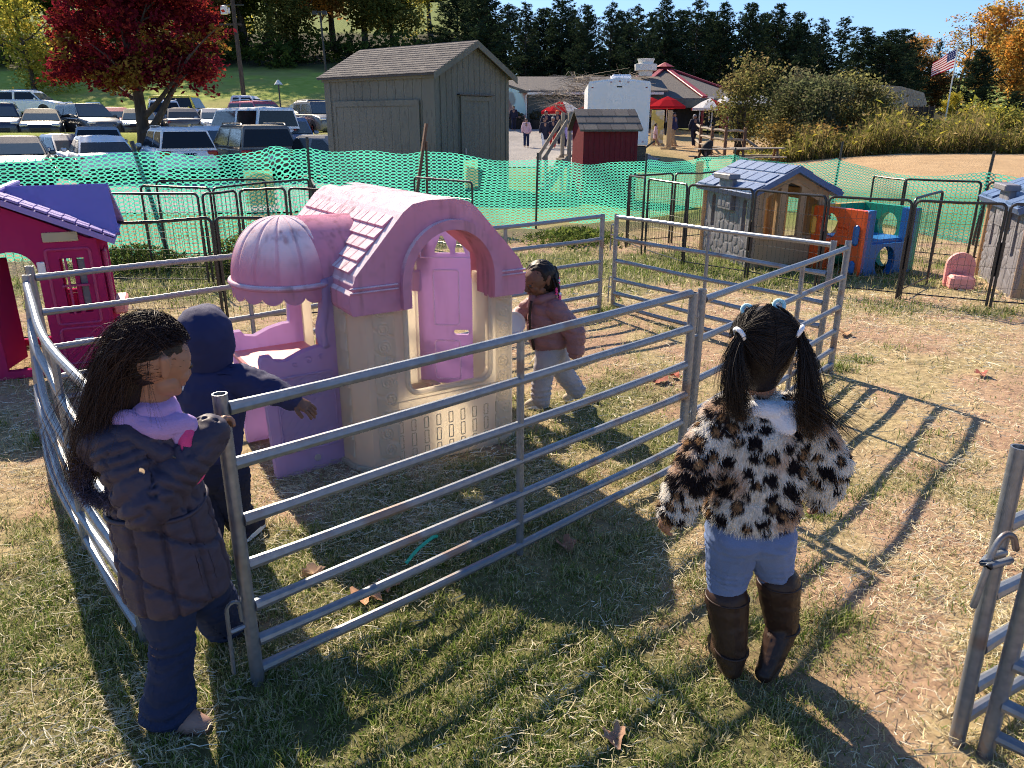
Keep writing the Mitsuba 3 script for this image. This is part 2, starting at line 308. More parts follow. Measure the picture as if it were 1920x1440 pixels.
def strips(p, d, L, w, bend, rng, tilt):
    """Flat bent stalks: 6 vertices, 4 triangles each, lying along d."""
    n = len(p); s = np.stack([-d[:, 1], d[:, 0], np.zeros(n)], 1)
    roll = rng.uniform(-0.9, 0.9, n); s = s * np.cos(roll)[:, None]; s[:, 2] += np.sin(roll)
    d3 = np.concatenate([d, tilt[:, None]], 1); d3 /= np.linalg.norm(d3, axis=1, keepdims=True)
    side = np.stack([-d[:, 1], d[:, 0], np.zeros(n)], 1)
    a, m, e = p - d3 * L[:, None] / 2, p + side * bend[:, None], p + d3 * L[:, None] / 2
    h = s * w[:, None] / 2
    V = np.stack([a - h, a + h, m - h, m + h, e - h * 0.7, e + h * 0.7], 1).reshape(-1, 3)
    o = np.arange(n)[:, None] * 6
    return V, np.concatenate([o + [0, 1, 3], o + [0, 3, 2], o + [2, 3, 5], o + [2, 5, 4]], 0)
def straw_mesh(seed):
    rng = np.random.default_rng(seed); Vs, Fs, Cs, at = [], [], [], 0
    for n, y0, y1, xm, L0, L1, W in ((110000, 1.05, 3.4, 3.0, 0.012, 0.12, 0.0020), (85000, 3.4, 7.0, 5.4, 0.02, 0.12, 0.0034), (22000, 7.0, 11.0, 8.0, 0.05, 0.16, 0.008)):
        def dens(x, y):
            q = 0.55 + 0.35 * np.sin(2.3 * x + 1.1 * np.sin(3.1 * y)) * np.sin(1.9 * y + 0.8 * x) + 0.3 * np.sin(5.7 * x - 3.3 * y)
            q = q + 0.5 * np.exp(-((x + 1.6) / 0.7) ** 2 - ((y - 1.5) / 0.45) ** 2) + 0.6 * np.exp(-((x + 0.3) / 0.8) ** 2 - ((y - 3.1) / 0.5) ** 2) + 0.5 * np.exp(-((x - 3.3) / 1.0) ** 2 - ((y - 6.4) / 0.8) ** 2)
            return np.clip(q - 0.42 * np.clip(wild(x, y, np), 0, 1) - 0.9 * (y > 7.5), 0.03, 1) * (0.3 + 1.2 * meshkit.noise(np.stack([x * 9, y * 9, 0 * x], 1), 6) ** 1.5)
        x, y = scatter(rng, n, -xm, xm, y0, y1, dens); n = len(x)
        L = L0 + (L1 - L0) * rng.beta(1.1, 5.0, n); L = np.where(rng.uniform(0, 1, n) < 0.025, L * 3.0, L)
        a = rng.normal(0.35, 0.9, n); d = np.stack([np.cos(a), np.sin(a)], 1)
        z = height(x, y) + rng.uniform(0.004, 0.028, n)
        v, f = strips(np.stack([x, y, z], 1), d, L, W * rng.uniform(0.5, 1.5, n), L * rng.normal(0, 0.06, n), rng, rng.normal(0, 0.10, n))
        c = np.array([(0.70, 0.62, 0.40), (0.80, 0.73, 0.54), (0.62, 0.53, 0.33), (0.76, 0.73, 0.60)])[rng.integers(0, 4, n)] * rng.uniform(0.7, 1.15, (n, 1))
        Vs.append(v); Fs.append(f + at); Cs.append(np.repeat(c, 6, axis=0)); at += len(v)
    return np.vstack(Vs), np.vstack(Fs), np.vstack(Cs)
v, f, c = straw_mesh(12)
solo('straw', (v, f), 'straw_blade', 'loose pale straw strewn over the soil and the worn grass', 'straw', smooth=False, color=c, kind='stuff')

# fallen leaves, each a curled sheet of its own
def dead_leaf(rng, size):
    n = 26; a = np.linspace(0, 2 * PI, n, endpoint=False)
    r = size * (0.74 + 0.26 * np.abs(np.cos(2.5 * a)) ** 0.7 + rng.uniform(-0.12, 0.08, n)); r[np.abs(a - PI) < 0.25] *= 0.5
    ring = np.stack([r * np.cos(a), 0.8 * r * np.sin(a)], 1)
    pts = np.vstack([[[0, 0]], ring * 0.5, ring]); i = np.arange(n); j = (i + 1) % n
    F = np.vstack([np.stack([0 * i, 1 + i, 1 + j], 1), np.stack([1 + i, 1 + n + i, 1 + n + j], 1), np.stack([1 + i, 1 + n + j, 1 + j], 1)])
    z = size * (0.75 * (pts[:, 1] / size) ** 2 + 0.3 * np.sin(5 * pts[:, 1] / size + rng.uniform(0, 6)) * np.abs(pts[:, 0] / size)) + rng.uniform(0, 0.12 * size, len(pts))
    return np.column_stack([pts, z]), F
rng = np.random.default_rng(5)
LEAVES = [((-0.52, 2.28), 0.07, (0.42, 0.22, 0.12), 'largest curled tan leaf inside the pen by the front rails'), ((-0.44, 2.36), 0.055, (0.3, 0.13, 0.07), 'brown leaf touching the largest tan leaf'),
          ((-0.74, 2.42), 0.05, (0.40, 0.26, 0.16), 'pale brown leaf behind the open end post'), ((0.28, 1.64), 0.042, (0.34, 0.20, 0.13), 'curled orange brown leaf in the foreground grass'),
          ((0.21, 2.62), 0.05, (0.33, 0.16, 0.1), 'dull brown leaf at the foot of the front rails near the middle post'), ((0.95, 4.62), 0.075, (0.22, 0.055, 0.03), 'larger dark red leaf behind the gate posts'),
          ((1.06, 4.7), 0.045, (0.3, 0.07, 0.04), 'smaller red leaf beside the dark red one'), ((2.6, 5.75), 0.075, (0.35, 0.20, 0.10), 'curled tan leaf alone on the dirt at right'),
          ((3.1, 4.75), 0.05, (0.26, 0.07, 0.05), 'small reddish leaf on the straw at far right'), ((1.55, 5.9), 0.06, (0.36, 0.22, 0.12), 'tan leaf on the dirt inside the far rails'),
          ((0.98, 7.0), 0.05, (0.28, 0.12, 0.07), 'brown leaf outside the far pen corner'), ((0.5, 4.3), 0.04, (0.36, 0.17, 0.08), 'orange leaf in the grass behind the toddler'),
          ((-2.6, 3.2), 0.05, (0.2, 0.08, 0.05), 'dark brown leaf outside the left rails'), ((2.75, 6.3), 0.06, (0.25, 0.15, 0.09), 'brown leaf by the black wire fence')]
for (lx, ly), sz, col, lab in LEAVES:
    v, f = dead_leaf(rng, sz); v = v @ trimesh.transformations.euler_matrix(rng.uniform(-.2, .2), rng.uniform(-.2, .2), rng.uniform(0, 6))[:3, :3].T
    c = np.array(col) * rng.uniform(0.75, 1.2, (len(v), 1))
    solo('fallen_leaf', (v + [lx, ly, height(lx, ly) + 0.018], f), 'leaf_brown', lab, 'leaf', smooth=True, color=c)
# ---------------------------------------------------------------- galvanised hurdles round the playhouse
def hook(p, side, L=0.16):
    p = np.array(p, float); s = np.array([side[0], side[1], 0.0])
    a = [p + s * 0.002, p + s * 0.004 + [0, 0, 0.05]] + [p + s * (0.022 - 0.02 * math.cos(t)) + [0, 0, 0.05 + 0.022 * math.sin(t)] for t in np.linspace(0.3, PI, 8)] + [p + s * 0.046 + [0, 0, -L]]
    return tube(a, 0.006, 6)
def hurdle(A, B, zs, label, top=(0.88, 0.88), mids=(0.5,), bow=0.0, sag=0.0, hooks='', r=0.0165, rp=0.020, z0=(0.0, 0.0), lean=(0, 0)):
    k = thing('hurdle_panel', label, 'fence panel')
    A, B = np.array(A, float), np.array(B, float); d = (B - A) / np.linalg.norm(B - A); nrm = np.array([-d[1], d[0]])
    def P(t, z):
        q = A + (B - A) * t + nrm * bow * 4 * t * (1 - t) + nrm * (lean[0] * (1 - t) + lean[1] * t) * z
        return np.array([q[0], q[1], z + z0[0] * (1 - t) + z0[1] * t - sag * 4 * t * (1 - t)])
    for t, h in ((0, top[0]), (1, top[1])):
        v, f = lathe([(rp, 0), (rp, 1), (rp * 0.8, 1), (rp * 0.8, 0.9), (0, 0.9)], 14)
        b, e = P(t, -0.02), P(t, h)
        v = v.copy(); v[:, :2] += b[:2] + (e - b)[:2] * v[:, 2:3]; v[:, 2] = b[2] + (e - b)[2] * v[:, 2]
        put(k, 'end_post', (v, f), 'galvanised')
    for t in mids:
        put(k, 'middle_post', tube([P(t, zs[-1] - 0.04), P(t, 0.4), P(t, zs[0] + 0.005)], 0.014, 8), 'galvanised')
    for z in zs:
        t = np.linspace(0.008, 0.992, 15)
        wob = 0.006 * np.sin(9 * t + 20 * z)
        pts = [P(q, z) + np.append(nrm * w, -0.3 * w) for q, w in zip(t, wob)]
        put(k, 'rail', tube(pts, r * (1 + 0.22 * np.exp(-(np.minimum(t, 1 - t) / 0.012) ** 2) + 0.03 * np.sin(31 * t + 50 * z)), 10), 'galvanised')
    if 'a' in hooks or 'b' in hooks:
        for e, t, sgn in (('a', 0, -1), ('b', 1, 1)):
            if e in hooks:
                for z in ((0.70, 0.24) if 'B' not in hooks else (0.24,)):
                    q = P(t, z); put(k, 'hook', join(hook(q + np.append(d * sgn * 0.02, 0), d * sgn), lathe([(0.026, -0.012), (0.026, 0.012), (0.0205, 0.012), (0.0205, -0.012), (0.026, -0.012)], 14, s=(1, 1))[0:0] if False else tube([q + np.append(d * sgn * 0.018, -0.02), q + np.append(d * sgn * 0.06, -0.02)], 0.008, 6)), 'galvanised')
    return k
Z6 = (0.84, 0.655, 0.46, 0.30, 0.175, 0.07)
hurdle((-0.76, 1.85), (0.80, 3.28), (0.885, 0.725, 0.555, 0.41, 0.275, 0.155, 0.055), 'front galvanised rail panel, its open end post held by the girl in the dark parka', top=(0.93, 0.885), hooks='aB', bow=-0.015, lean=(0.0, 0.0))
hurdle((0.85, 3.33), (2.12, 4.80), Z6, 'galvanised rail panel running behind the pigtailed girl to the right corner', top=(0.89, 0.885), mids=(0.62,), hooks='a')
hurdle((2.07, 4.90), (0.90, 6.62), Z6, 'far galvanised rail panel parallel to the black wire pens', top=(0.87, 0.86), hooks='b', z0=(0, -0.02))
hurdle((0.76, 6.46), (-0.86, 5.15), Z6, 'galvanised rail panel behind the pink playhouse', top=(0.86, 0.86))
hurdle((-0.90, 5.12), (-2.46, 3.84), Z6, 'galvanised rail panel behind the two children at the left', top=(0.86, 0.90), mids=(0.45,))
hurdle((-1.17, 2.02), (-2.46, 3.66), (0.835, 0.65, 0.46, 0.31, 0.18, 0.07), 'left galvanised rail panel with a bent top rail', top=(0.86, 0.88), bow=0.045, mids=(0.35,), lean=(0, -0.09))
hurdle((1.212, 1.63), (2.9, 2.6), Z6, z0=(0, 0), lean=(0.02, 0.0), label='galvanised gate panel at the right edge, leading away from its pinned post', top=(0.87, 0.87))
hurdle((1.262, 1.585), (2.35, 0.45), Z6, 'galvanised gate panel at the right edge, leading towards the viewer', top=(0.86, 0.86))

gk = [k_ for k_ in labels if k_.startswith('hurdle_panel')][-1]
put(gk, 'hook', tube(spline([survey(1905, 1030, 1.575), survey(1899, 1006, 1.57), survey(1882, 1004, 1.56), survey(1862, 1032, 1.555), survey(1845, 1080, 1.55), survey(1824, 1138, 1.55)], 18), 0.008, 7), 'galvanised', True)
g2 = [k_ for k_ in labels if k_.startswith('hurdle_panel')][-2]
put(g2, 'bracket', tube([survey(1884, 1036, 1.62), survey(1850, 1046, 1.575), survey(1843, 1056, 1.545), survey(1856, 1062, 1.53), survey(1895, 1050, 1.575)], 0.009, 6), 'galvanised', True)

# ---------------------------------------------------------------- black wire pens
def wire_panel(A, B, label, H=0.93, step=0.052, z0=0.0):
    k = thing('wire_pen_panel', label, 'pen panel', 'black wire pen panels' if False else None)
    A, B = np.array(A, float), np.array(B, float); L = np.linalg.norm(B - A); d = (B - A) / L
    g = lambda t: float(height(*(A + (B - A) * t)))
    def P(s, z): q = A + d * s; return (q[0], q[1], z + z0 + g(s / L))
    r = 0.045; arc = [(r - r * math.cos(a), H - r + r * math.sin(a)) for a in np.linspace(0, PI / 2, 6)]
    path = [(0, 0), (0, H * 0.5)] + arc + [(L / 2, H - 0.004)] + [(L - s, z) for s, z in arc[::-1]] + [(L, H * 0.5), (L, 0)]
    put(k, 'frame', join(tube([P(s, z) for s, z in path], 0.0125, 8), tube([P(0, 0.08), P(L, 0.08)], 0.006, 6)), 'black_metal')
    w = []
    for s in np.arange(step, L - 0.02, step): w.append(tube([P(s, 0.06), P(s, H - 0.005)], 0.0017, 3, False))
    for z in (0.2, 0.38, 0.56, 0.74): w.append(tube([P(0, z), P(L, z)], 0.0017, 3, False))
    put(k, 'wire_mesh', join(w), 'black_metal', smooth=False, kind='stuff')
    for s in (0, L):
        put(k, 'latch_rod', tube([P(s, 0.3), P(s, 0.6)], 0.016, 6), 'black_metal')
RP = [(1.65, 9.47), (1.95, 8.64), (2.52, 8.08), (3.02, 7.42), (3.66, 7.05), (4.28, 6.66), (4.95, 6.35)]
names = ['at the far left of the right-hand pens, beside the open gate', 'in front of the left side of the stone-patterned playhouse', 'in front of the arched windows of the stone-patterned playhouse', 'in front of the orange and blue play cube',
         'with only grass behind it, right of the play cube', 'in front of the stone playhouse at the right edge']
for i in range(6):
    a, b = np.array(RP[i]), np.array(RP[i + 1]); u = (b - a) / np.linalg.norm(b - a) * 0.016
    wire_panel(a + u, b - u, 'black wire pen panel ' + names[i], z0=-0.01)
for a, b, n in (((1.52, 10.15), (1.62, 9.52), 'standing open at the far left corner of the right-hand pens'), ((1.56, 10.3), (2.16, 10.5), 'in the back row left of the stone playhouse'), ((2.2, 10.52), (2.95, 10.9), 'in the back row behind the blue roof'),
                ((3.0, 10.9), (4.0, 10.6), 'in the back row just right of the blue roof'), ((4.62, 10.0), (4.72, 9.35), 'of the half open gate behind the play cube'), ((4.75, 9.45), (5.35, 8.9), 'in the back row right of the half open gate'),
                ((5.4, 8.85), (6.1, 8.3), 'in the back row meeting the right-hand playhouse'), ((3.70, 7.12), (4.22, 7.62), 'dividing the pens beside the play cube')):
    wire_panel(a, b, 'black wire pen panel ' + n)
LP = [(-4.6, 5.2), (-3.82, 5.42), (-3.12, 5.6), (-2.3, 5.92), (-1.55, 6.25)]
for i, n in enumerate(('in front of the magenta playhouse at the left edge', 'crossing the open doorway of the magenta playhouse', 'right of the magenta playhouse, front row', 'front row, behind the domed awning')):
    a, b = np.array(LP[i]), np.array(LP[i + 1]); u = (b - a) / np.linalg.norm(b - a) * 0.016
    wire_panel(a + u, b - u, 'black wire pen panel ' + n, H=0.88)
for a, b, n in (((-4.25, 7.65), (-3.10, 7.66), 'behind the magenta roof, middle row'), ((-3.06, 7.68), (-2.84, 8.0), 'set at an angle in the middle row'), ((-2.80, 8.0), (-2.35, 8.06), 'third in the middle row'), ((-2.31, 8.06), (-1.8, 8.1), 'last in the middle row, meeting the pink roof'),
                ((-4.0, 8.4), (-3.22, 8.3), 'in the back row right of the leaning stake'), ((-3.18, 8.28), (-2.5, 9.6), 'in the back row running towards the net'), ((-4.1, 9.0), (-3.0, 9.5), 'farthest in the left pens, close to the net'), ((-2.46, 9.6), (-2.2, 8.7), 'turning forward behind the pink roof'),
                ((-1.2, 9.6), (-0.45, 8.8), 'showing only its corner over the pink roof ridge')):
    wire_panel(a, b, 'black wire pen panel ' + n)

# ---------------------------------------------------------------- green net fence on stakes
def net_span(k, A, B, zt, zb, sag, seed, cell=(0.088, 0.047), bunch=None):
    """Plastic netting with rounded slots between two stakes; zt, zb: top and bottom level at both ends."""
    A, B = np.array(A, float), np.array(B, float); L = np.linalg.norm(B - A); nrm = np.array([-(B - A)[1], (B - A)[0]]) / L
    nu = max(2, int(round(L / cell[0]))); nv = int(round((zt[0] - zb[0]) / cell[1]))
    def P(u, v):
        u = np.asarray(u, float); v = np.asarray(v, float)
        top = zt[0] * (1 - u) + zt[1] * u - sag * 4 * u * (1 - u) + 0.02 * np.sin(9 * u + seed); bot = zb[0] * (1 - u) + zb[1] * u + 0.03 * np.sin(7 * u + seed * 2)
        vv = v if bunch is None else v + bunch[1] * np.exp(-((u - bunch[0]) / 0.12) ** 2) * np.sin(14 * v + 9 * u) * 0.06
        z = bot + (top - bot) * vv
        off = 0.05 * np.sin(5 * u * L / 3 + 4 * v + seed) + 0.03 * np.sin(11 * u + 7 * v + seed)
        if bunch is not None: off = off + 0.05 * np.exp(-((u - bunch[0]) / 0.12) ** 2) * np.sin(40 * u + 9 * v)
        off = off * 4 * u * (1 - u)
        q = A + (B - A) * u[..., None] + nrm * off[..., None]
        return np.concatenate([q, (z + height(q[..., 0], q[..., 1]))[..., None]], -1)
    a = np.arange(8) * PI / 4 + PI / 8
    ov = np.stack([np.sign(np.cos(a)) * np.minimum(1, np.abs(np.cos(a)) * 1.3), np.sign(np.sin(a)) * np.minimum(1, np.abs(np.sin(a)) * 1.3)], 1) * 0.5
    hu = ov * [0.73, 0.56]
    I, J = np.meshgrid(np.arange(nu), np.arange(nv), indexing='ij'); I, J = I.ravel(), J.ravel()
    sh = 0.0
    ou = (I[:, None] + 0.5 + ov[None, :, 0]) / nu; ovv = (J[:, None] + 0.5 + ov[None, :, 1]) / nv
    iu = (I[:, None] + 0.5 + hu[None, :, 0]) / nu; iv = (J[:, None] + 0.5 + hu[None, :, 1]) / nv
    V = P(np.clip(np.concatenate([ou, iu], 1), 0, 1), np.clip(np.concatenate([ovv, iv], 1), 0, 1)).reshape(-1, 3)
    q = np.arange(8); r = (q + 1) % 8
    tri = np.vstack([np.stack([q, r, 8 + r], 1), np.stack([q, 8 + r, 8 + q], 1)])
    F = (tri[None] + (np.arange(len(I)) * 16)[:, None, None]).reshape(-1, 3)
    put(k, 'netting', (V, F), 'net_plastic', smooth=False, kind='stuff')
kf = thing('safety_fence', 'bright green plastic net fence strung on thin stakes across the whole scene', 'fence')
ST = [(-8.6, 9.0, 1.30), (-4.15, 9.2, 1.30), (-2.75, 10.6, 1.32), (-1.25, 11.4, 1.28), (0.38, 12.24, 1.1), (2.3, 13.6, 1.06), (4.75, 16.9, 1.12), (5.65, 13.7, 1.1), (6.26, 10.35, 1.0), (9.5, 9.0, 1.0)]
for i in range(len(ST) - 1):
    a, b = ST[i], ST[i + 1]; farr = i >= 6
    net_span(kf, a[:2], b[:2], (a[2] - 0.06, b[2] - 0.06), (0.03, 0.03), 0.05 if not farr else 0.14, i * 1.7, bunch=(0.8, 1.0) if i == 1 else None)
for i, (x, y, h) in enumerate(ST):
    lean = (-0.30, 0.1) if i == 1 else (0.02, 0.0) if i < 7 else (0.06, 0.02)
    z = float(height(x, y))
    put(kf, 'stake', tube([(x, y, z - 0.1), (x + lean[0] * 0.5, y + lean[1] * 0.5, z + h * 0.55), (x + lean[0], y + lean[1], z + h + (0.22 if i in (7, 8) else 0.06))], 0.019 if i != 1 else 0.026, 6), 'black_metal' if i != 3 else 'rusty_steel')
solo('leaning_board', beam((-1.52, 11.3, -0.1), (-1.22, 11.4, 1.56), 0.09, 0.035), 'rusty_steel', 'weathered board leaning on the net beside the grey shed', 'board')
for x, y, w, h, z, rz, lab in ((-7.1, 9.05, 0.36, 0.48, 0.60, 0.05, 'beige notice sheet tied behind the net at far left'), (-3.3, 10.2, 0.4, 0.45, 0.55, 0.75, 'pale notice sheet behind the bunched part of the net'), (-0.62, 11.86, 0.24, 0.40, 0.66, 0.5, 'yellowed notice sheet on the net below the shed door'),
                            (3.7, 15.5, 0.34, 0.44, 0.5, 0.9, 'faded sheet on the net left of the blue roof')):
    solo('notice_sheet', mv(box(w, 0.004, h), (x, y, z + float(height(x, y))), rz), 'notice_paper', lab, 'sheet')
leafy('notice_paper', 0.9, 0.8, rgb((0.66, 0.62, 0.44)))
solo('green_net_scrap', tube(spline([(-0.40, 2.48, 0.02), (-0.36, 2.53, 0.05), (-0.31, 2.6, 0.06), (-0.30, 2.66, 0.03)], 12), 0.007, 5), 'net_plastic', 'torn scrap of green netting on the grass inside the pen', 'net scrap')
# ---------------------------------------------------------------- plastic playhouses
def thin(name, base, dark, light, trans, sc=5.0, amt=0.3, rough=0.45, glare_fade=None):
    scene[name] = {'type': 'principledthin', 'base_color': worn(base, dark, light, sc, amt, True, glare_fade), 'roughness': rough, 'diff_trans': trans, 'spec_trans': 0.0, 'eta': 1.45}
thin('cream_shell', (0.82, 0.77, 0.67), (0.5, 0.44, 0.35), (0.86, 0.83, 0.76), 1.35, 5, 0.22)
thin('lilac_shell', (0.60, 0.44, 0.68), (0.38, 0.26, 0.40), (0.66, 0.52, 0.72), 0.95, 5, 0.25)
thin('pink_shell', (0.66, 0.30, 0.42), (0.36, 0.17, 0.20), (0.76, 0.45, 0.55), 0.35, 5, 0.62, 0.36, (0.92, 0.78, 0.82))  # last tone: sun glare and fading painted on roof and awning tops
thin('magenta_shell', (0.46, 0.035, 0.14), (0.30, 0.02, 0.1), (0.50, 0.07, 0.19), 0.55, 5, 0.2)
thin('tan_shell', (0.62, 0.44, 0.26), (0.36, 0.26, 0.15), (0.66, 0.5, 0.34), 0.8, 5, 0.25)
def rrect(x0, z0, x1, z1, r): return sbox(x0 + r, z0 + r, x1 - r, z1 - r).buffer(r, 6)
def arch(cx, z0, zc, r): return sbox(cx - r, z0, cx + r, zc).union(shapely.Point(cx, zc).buffer(r, 16))
def outline_tube(poly, y, r, n=6):
    p = np.array(poly.exterior.coords); q = [(x, y, z) for x, z in p]
    return tube(q, r, n, False)

HM = mat4((-0.345, 3.50, 0.0), math.radians(33), (0.93, 1, 1))
D = 1.04
ph = thing('pink_playhouse', 'large pink and cream playhouse inside the rail pen, with shingled roof and domed awning', 'playhouse', M=HM)
foot = Polygon([(-0.40, 0), (0.42, 0), (0.46, 0.05), (0.46, D - 0.1), (0.4, D), (-0.4, D), (-0.47, D - 0.1), (-0.47, 0.18), (-0.455, 0.07)]).buffer(0.015, 4)
shell = man(prism(foot, 0.84)) - man(mv(prism(foot.buffer(-0.045), 0.9), (0, 0, 0.03)))
window = rrect(-0.20, 0.37, 0.29, 1.3, 0.06)
cut = [mv(prism(window, 0.4, 'xz'), (0, -0.2, 0)), mv(prism(arch(-0.04, 0.06, 1.0, 0.27), 0.4, 'xz'), (0, D - 0.2, 0)), box(0.3, 0.56, 0.9, (-0.47, 0.50, 0.42)), box(0.3, 0.62, 0.9, (0.47, 0.69, 0.05))]
for cc in cut: shell = shell - man(cc)
put(ph, 'wall', shell, 'cream_shell', 25)
sill = join(tube([(x, -0.018, z) for x, z in [(-0.20, 0.80)] + [(-0.14 - 0.06 * math.cos(a), 0.43 - 0.06 * math.sin(a)) for a in np.linspace(0, PI / 2, 7)] + [(0.23 + 0.06 * math.sin(a), 0.43 - 0.06 * math.cos(a)) for a in np.linspace(0, PI / 2, 7)] + [(0.29, 0.80)]], 0.014, 6, False), tube([(-0.36, -0.019, 0.30), (0.36, -0.019, 0.30)], 0.004, 4), tube([(-0.36, -0.019, 0.34), (0.36, -0.019, 0.34)], 0.003, 4))
put(ph, 'window_frame', sill, 'cream_shell', 40)
def roses(x0, x1, z0, z1, seed):
    """A strip of moulded roses and scrolls standing a few millimetres proud."""
    rg = np.random.default_rng(seed); nx, nz = 48, int(48 * (z1 - z0) / (x1 - x0))
    U, W = np.meshgrid(np.linspace(x0, x1, nx), np.linspace(z0, z1, nz), indexing='ij'); h = np.zeros_like(U)
    for i, zc in enumerate(np.arange(z0 + 0.05, z1, 0.085)):
        xc = (x0 + x1) / 2 + rg.uniform(-0.02, 0.02); R = np.hypot(U - xc, W - zc); A = np.arctan2(W - zc, U - xc)
        h = np.maximum(h, (0.0075 + 0.004 * np.sin(R * 420 + A)) * (R < 0.036)); 
        h = np.maximum(h, 0.005 * (np.abs(np.sin(14 * (U - xc) + 30 * (W - zc) + rg.uniform(0, 6))) < 0.25))
    edge = np.minimum(np.minimum(U - x0, x1 - U), np.minimum(W - z0, z1 - W)); h = h * np.clip(edge / 0.008, 0, 1)
    return grid_mesh(np.stack([U, -0.0165 - h, W], -1))
put(ph, 'rose_relief', roses(-0.375, -0.255, 0.06, 0.80, 1), 'cream_shell', True)
put(ph, 'rose_relief', roses(0.325, 0.425, 0.06, 0.80, 2), 'cream_shell', True)
for i in range(9):
    x = -0.25 + i * 0.073
    for z0, z1 in ((0.05, 0.085), (0.10, 0.165), (0.18, 0.235)):
        put(ph, 'lattice_bar', outline_tube(rrect(x - 0.012, z0, x + 0.012, z1, 0.004), -0.0155, 0.0028, 5), 'cream_plastic', 40)
put(ph, 'base_skirt', join([beam((a[0], a[1], 0.02), (b[0], b[1], 0.02), 0.02, 0.035) for a, b in zip(list(foot.buffer(0.006).exterior.coords)[:-1], list(foot.buffer(0.006).exterior.coords)[1:]) if math.dist(a, b) > 0.02]), 'cream_shell')
for i, z in enumerate(np.arange(0.08, 0.80, 0.088)):
    put(ph, 'siding_plank', hull([(-0.474 - o, 0.06 + y * 0.13, z + dz) for y in (0, 1) for o, dz in ((0, 0.084), (0.012, 0.0), (0, 0))]), 'cream_shell')
# roof: moulded hull with arched gables
prof = [(-0.48, 0.79), (-0.492, 0.815), (-0.492, 0.885), (-0.475, 0.90), (-0.475, 0.925), (-0.465, 0.94), (-0.455, 0.965), (-0.20, 1.222), (-0.15, 1.255), (-0.07, 1.268)]
prof = prof + [(-x, z) for x, z in prof[::-1]]
outer = Polygon(prof).buffer(-0.008).buffer(0.008, 4)
inner = Polygon([(-0.455, 0.7), (-0.455, 0.93), (-0.17, 1.195), (-0.09, 1.225), (0.09, 1.225), (0.17, 1.195), (0.455, 0.93), (0.455, 0.7)])
ro = man(mv(prism(outer, D + 0.10, 'xz'), (0, -0.05, 0))) - man(mv(prism(inner, D - 0.05, 'xz'), (0, 0.02, 0)))
ap = arch(0.045, 0.6, 0.90, 0.235)
ro = ro - man(mv(prism(ap, 0.3, 'xz'), (0, -0.2, 0))) - man(mv(prism(arch(-0.04, 0.6, 1.0, 0.27), 0.3, 'xz'), (0, D - 0.1, 0)))
dm = prism(arch(0.70, 0.5, 0.86, 0.27), 0.6, 'xz'); ro = ro - man(xf(dm, np.array([[0, -1, 0, 0.75], [1, 0, 0, 0], [0, 0, 1, 0], [0, 0, 0, 1.0]])))
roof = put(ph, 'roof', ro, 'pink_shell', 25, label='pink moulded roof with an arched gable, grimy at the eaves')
ring = ap.buffer(0.045, 16).difference(ap).intersection(sbox(-1, 0.80, 1, 2))
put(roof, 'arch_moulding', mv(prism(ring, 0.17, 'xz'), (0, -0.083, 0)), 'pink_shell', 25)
for z in (0.893, 0.912):
    for x0, x1 in ((-0.49, -0.245), (0.335, 0.49)):
        put(roof, 'ledge', beam((x0, -0.055, z), (x1, -0.055, z), 0.016, 0.009, bev=0.003), 'pink_shell')
sd = np.array([-0.455 + 0.20, 0, 0.965 - 1.222]); sl = np.linalg.norm(sd); sd /= sl; sn = np.array([sd[2], 0, -sd[0]])
tile0 = None
for row in range(5):
    for col in range(12):
        c0 = np.array([-0.20, 0.005 + 0.0865 * (col + 0.04), 1.222]) + sd * (0.03 + row * sl / 5.5) + sn * 0.003
        a, w, L = 0.0035, 0.079, sl / 5.35 * 1.02
        p = [c0 + sd * u * L + np.array([0, 1, 0]) * (y * w) + sn * t for u, t0 in ((0, 0.001), (1, 0.014)) for y in (0, 1) for t in (0, t0)]
        p += [c0 + sd * (L + 0.004) + np.array([0, 1, 0]) * (y * w * 0.9 + 0.05 * w) + sn * 0.003 for y in (0, 1)]
        if 0.22 < c0[1] < 0.66 and row >= 2: continue
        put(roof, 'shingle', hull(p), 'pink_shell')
# awning: fluted dome, rim, scalloped valance, barrel joining the roof
ac = np.array([-0.62, 0.45, 0.895]); nth, nph = 168, 56
th, pp = np.meshgrid(np.arange(nth) * 2 * PI / nth, np.linspace(0, PI / 2, nph), indexing='ij')
flute = 1 - 0.028 * np.exp(-((np.mod(th / (2 * PI) * 14, 1) - 0.5) / 0.06) ** 2) * np.cos(pp) ** 0.4
V = np.stack([ac[0] + 0.262 * np.cos(pp) ** 0.85 * np.cos(th) * flute, ac[1] + 0.275 * np.cos(pp) ** 0.85 * np.sin(th) * flute, ac[2] + 0.005 + 0.285 * np.sin(pp) * (1 + (flute - 1) * 1.2)], -1)
dome = grid_mesh(np.concatenate([V, V[:1]], 0))
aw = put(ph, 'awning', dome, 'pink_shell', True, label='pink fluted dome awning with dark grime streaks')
rim = tube([(ac[0] + 0.267 * math.cos(a), ac[1] + 0.28 * math.sin(a), ac[2]) for a in np.linspace(0, 2 * PI, 60)], 0.014, 8, False)
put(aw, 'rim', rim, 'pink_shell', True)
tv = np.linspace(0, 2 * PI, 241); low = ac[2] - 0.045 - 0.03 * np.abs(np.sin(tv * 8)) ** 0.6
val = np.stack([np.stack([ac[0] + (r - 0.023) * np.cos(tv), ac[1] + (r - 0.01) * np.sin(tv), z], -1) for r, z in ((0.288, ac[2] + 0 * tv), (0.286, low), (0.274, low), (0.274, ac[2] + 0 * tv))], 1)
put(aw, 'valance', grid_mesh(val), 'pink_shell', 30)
bt = np.linspace(0, PI, 20); bx = np.linspace(-0.66, -0.20, 14)
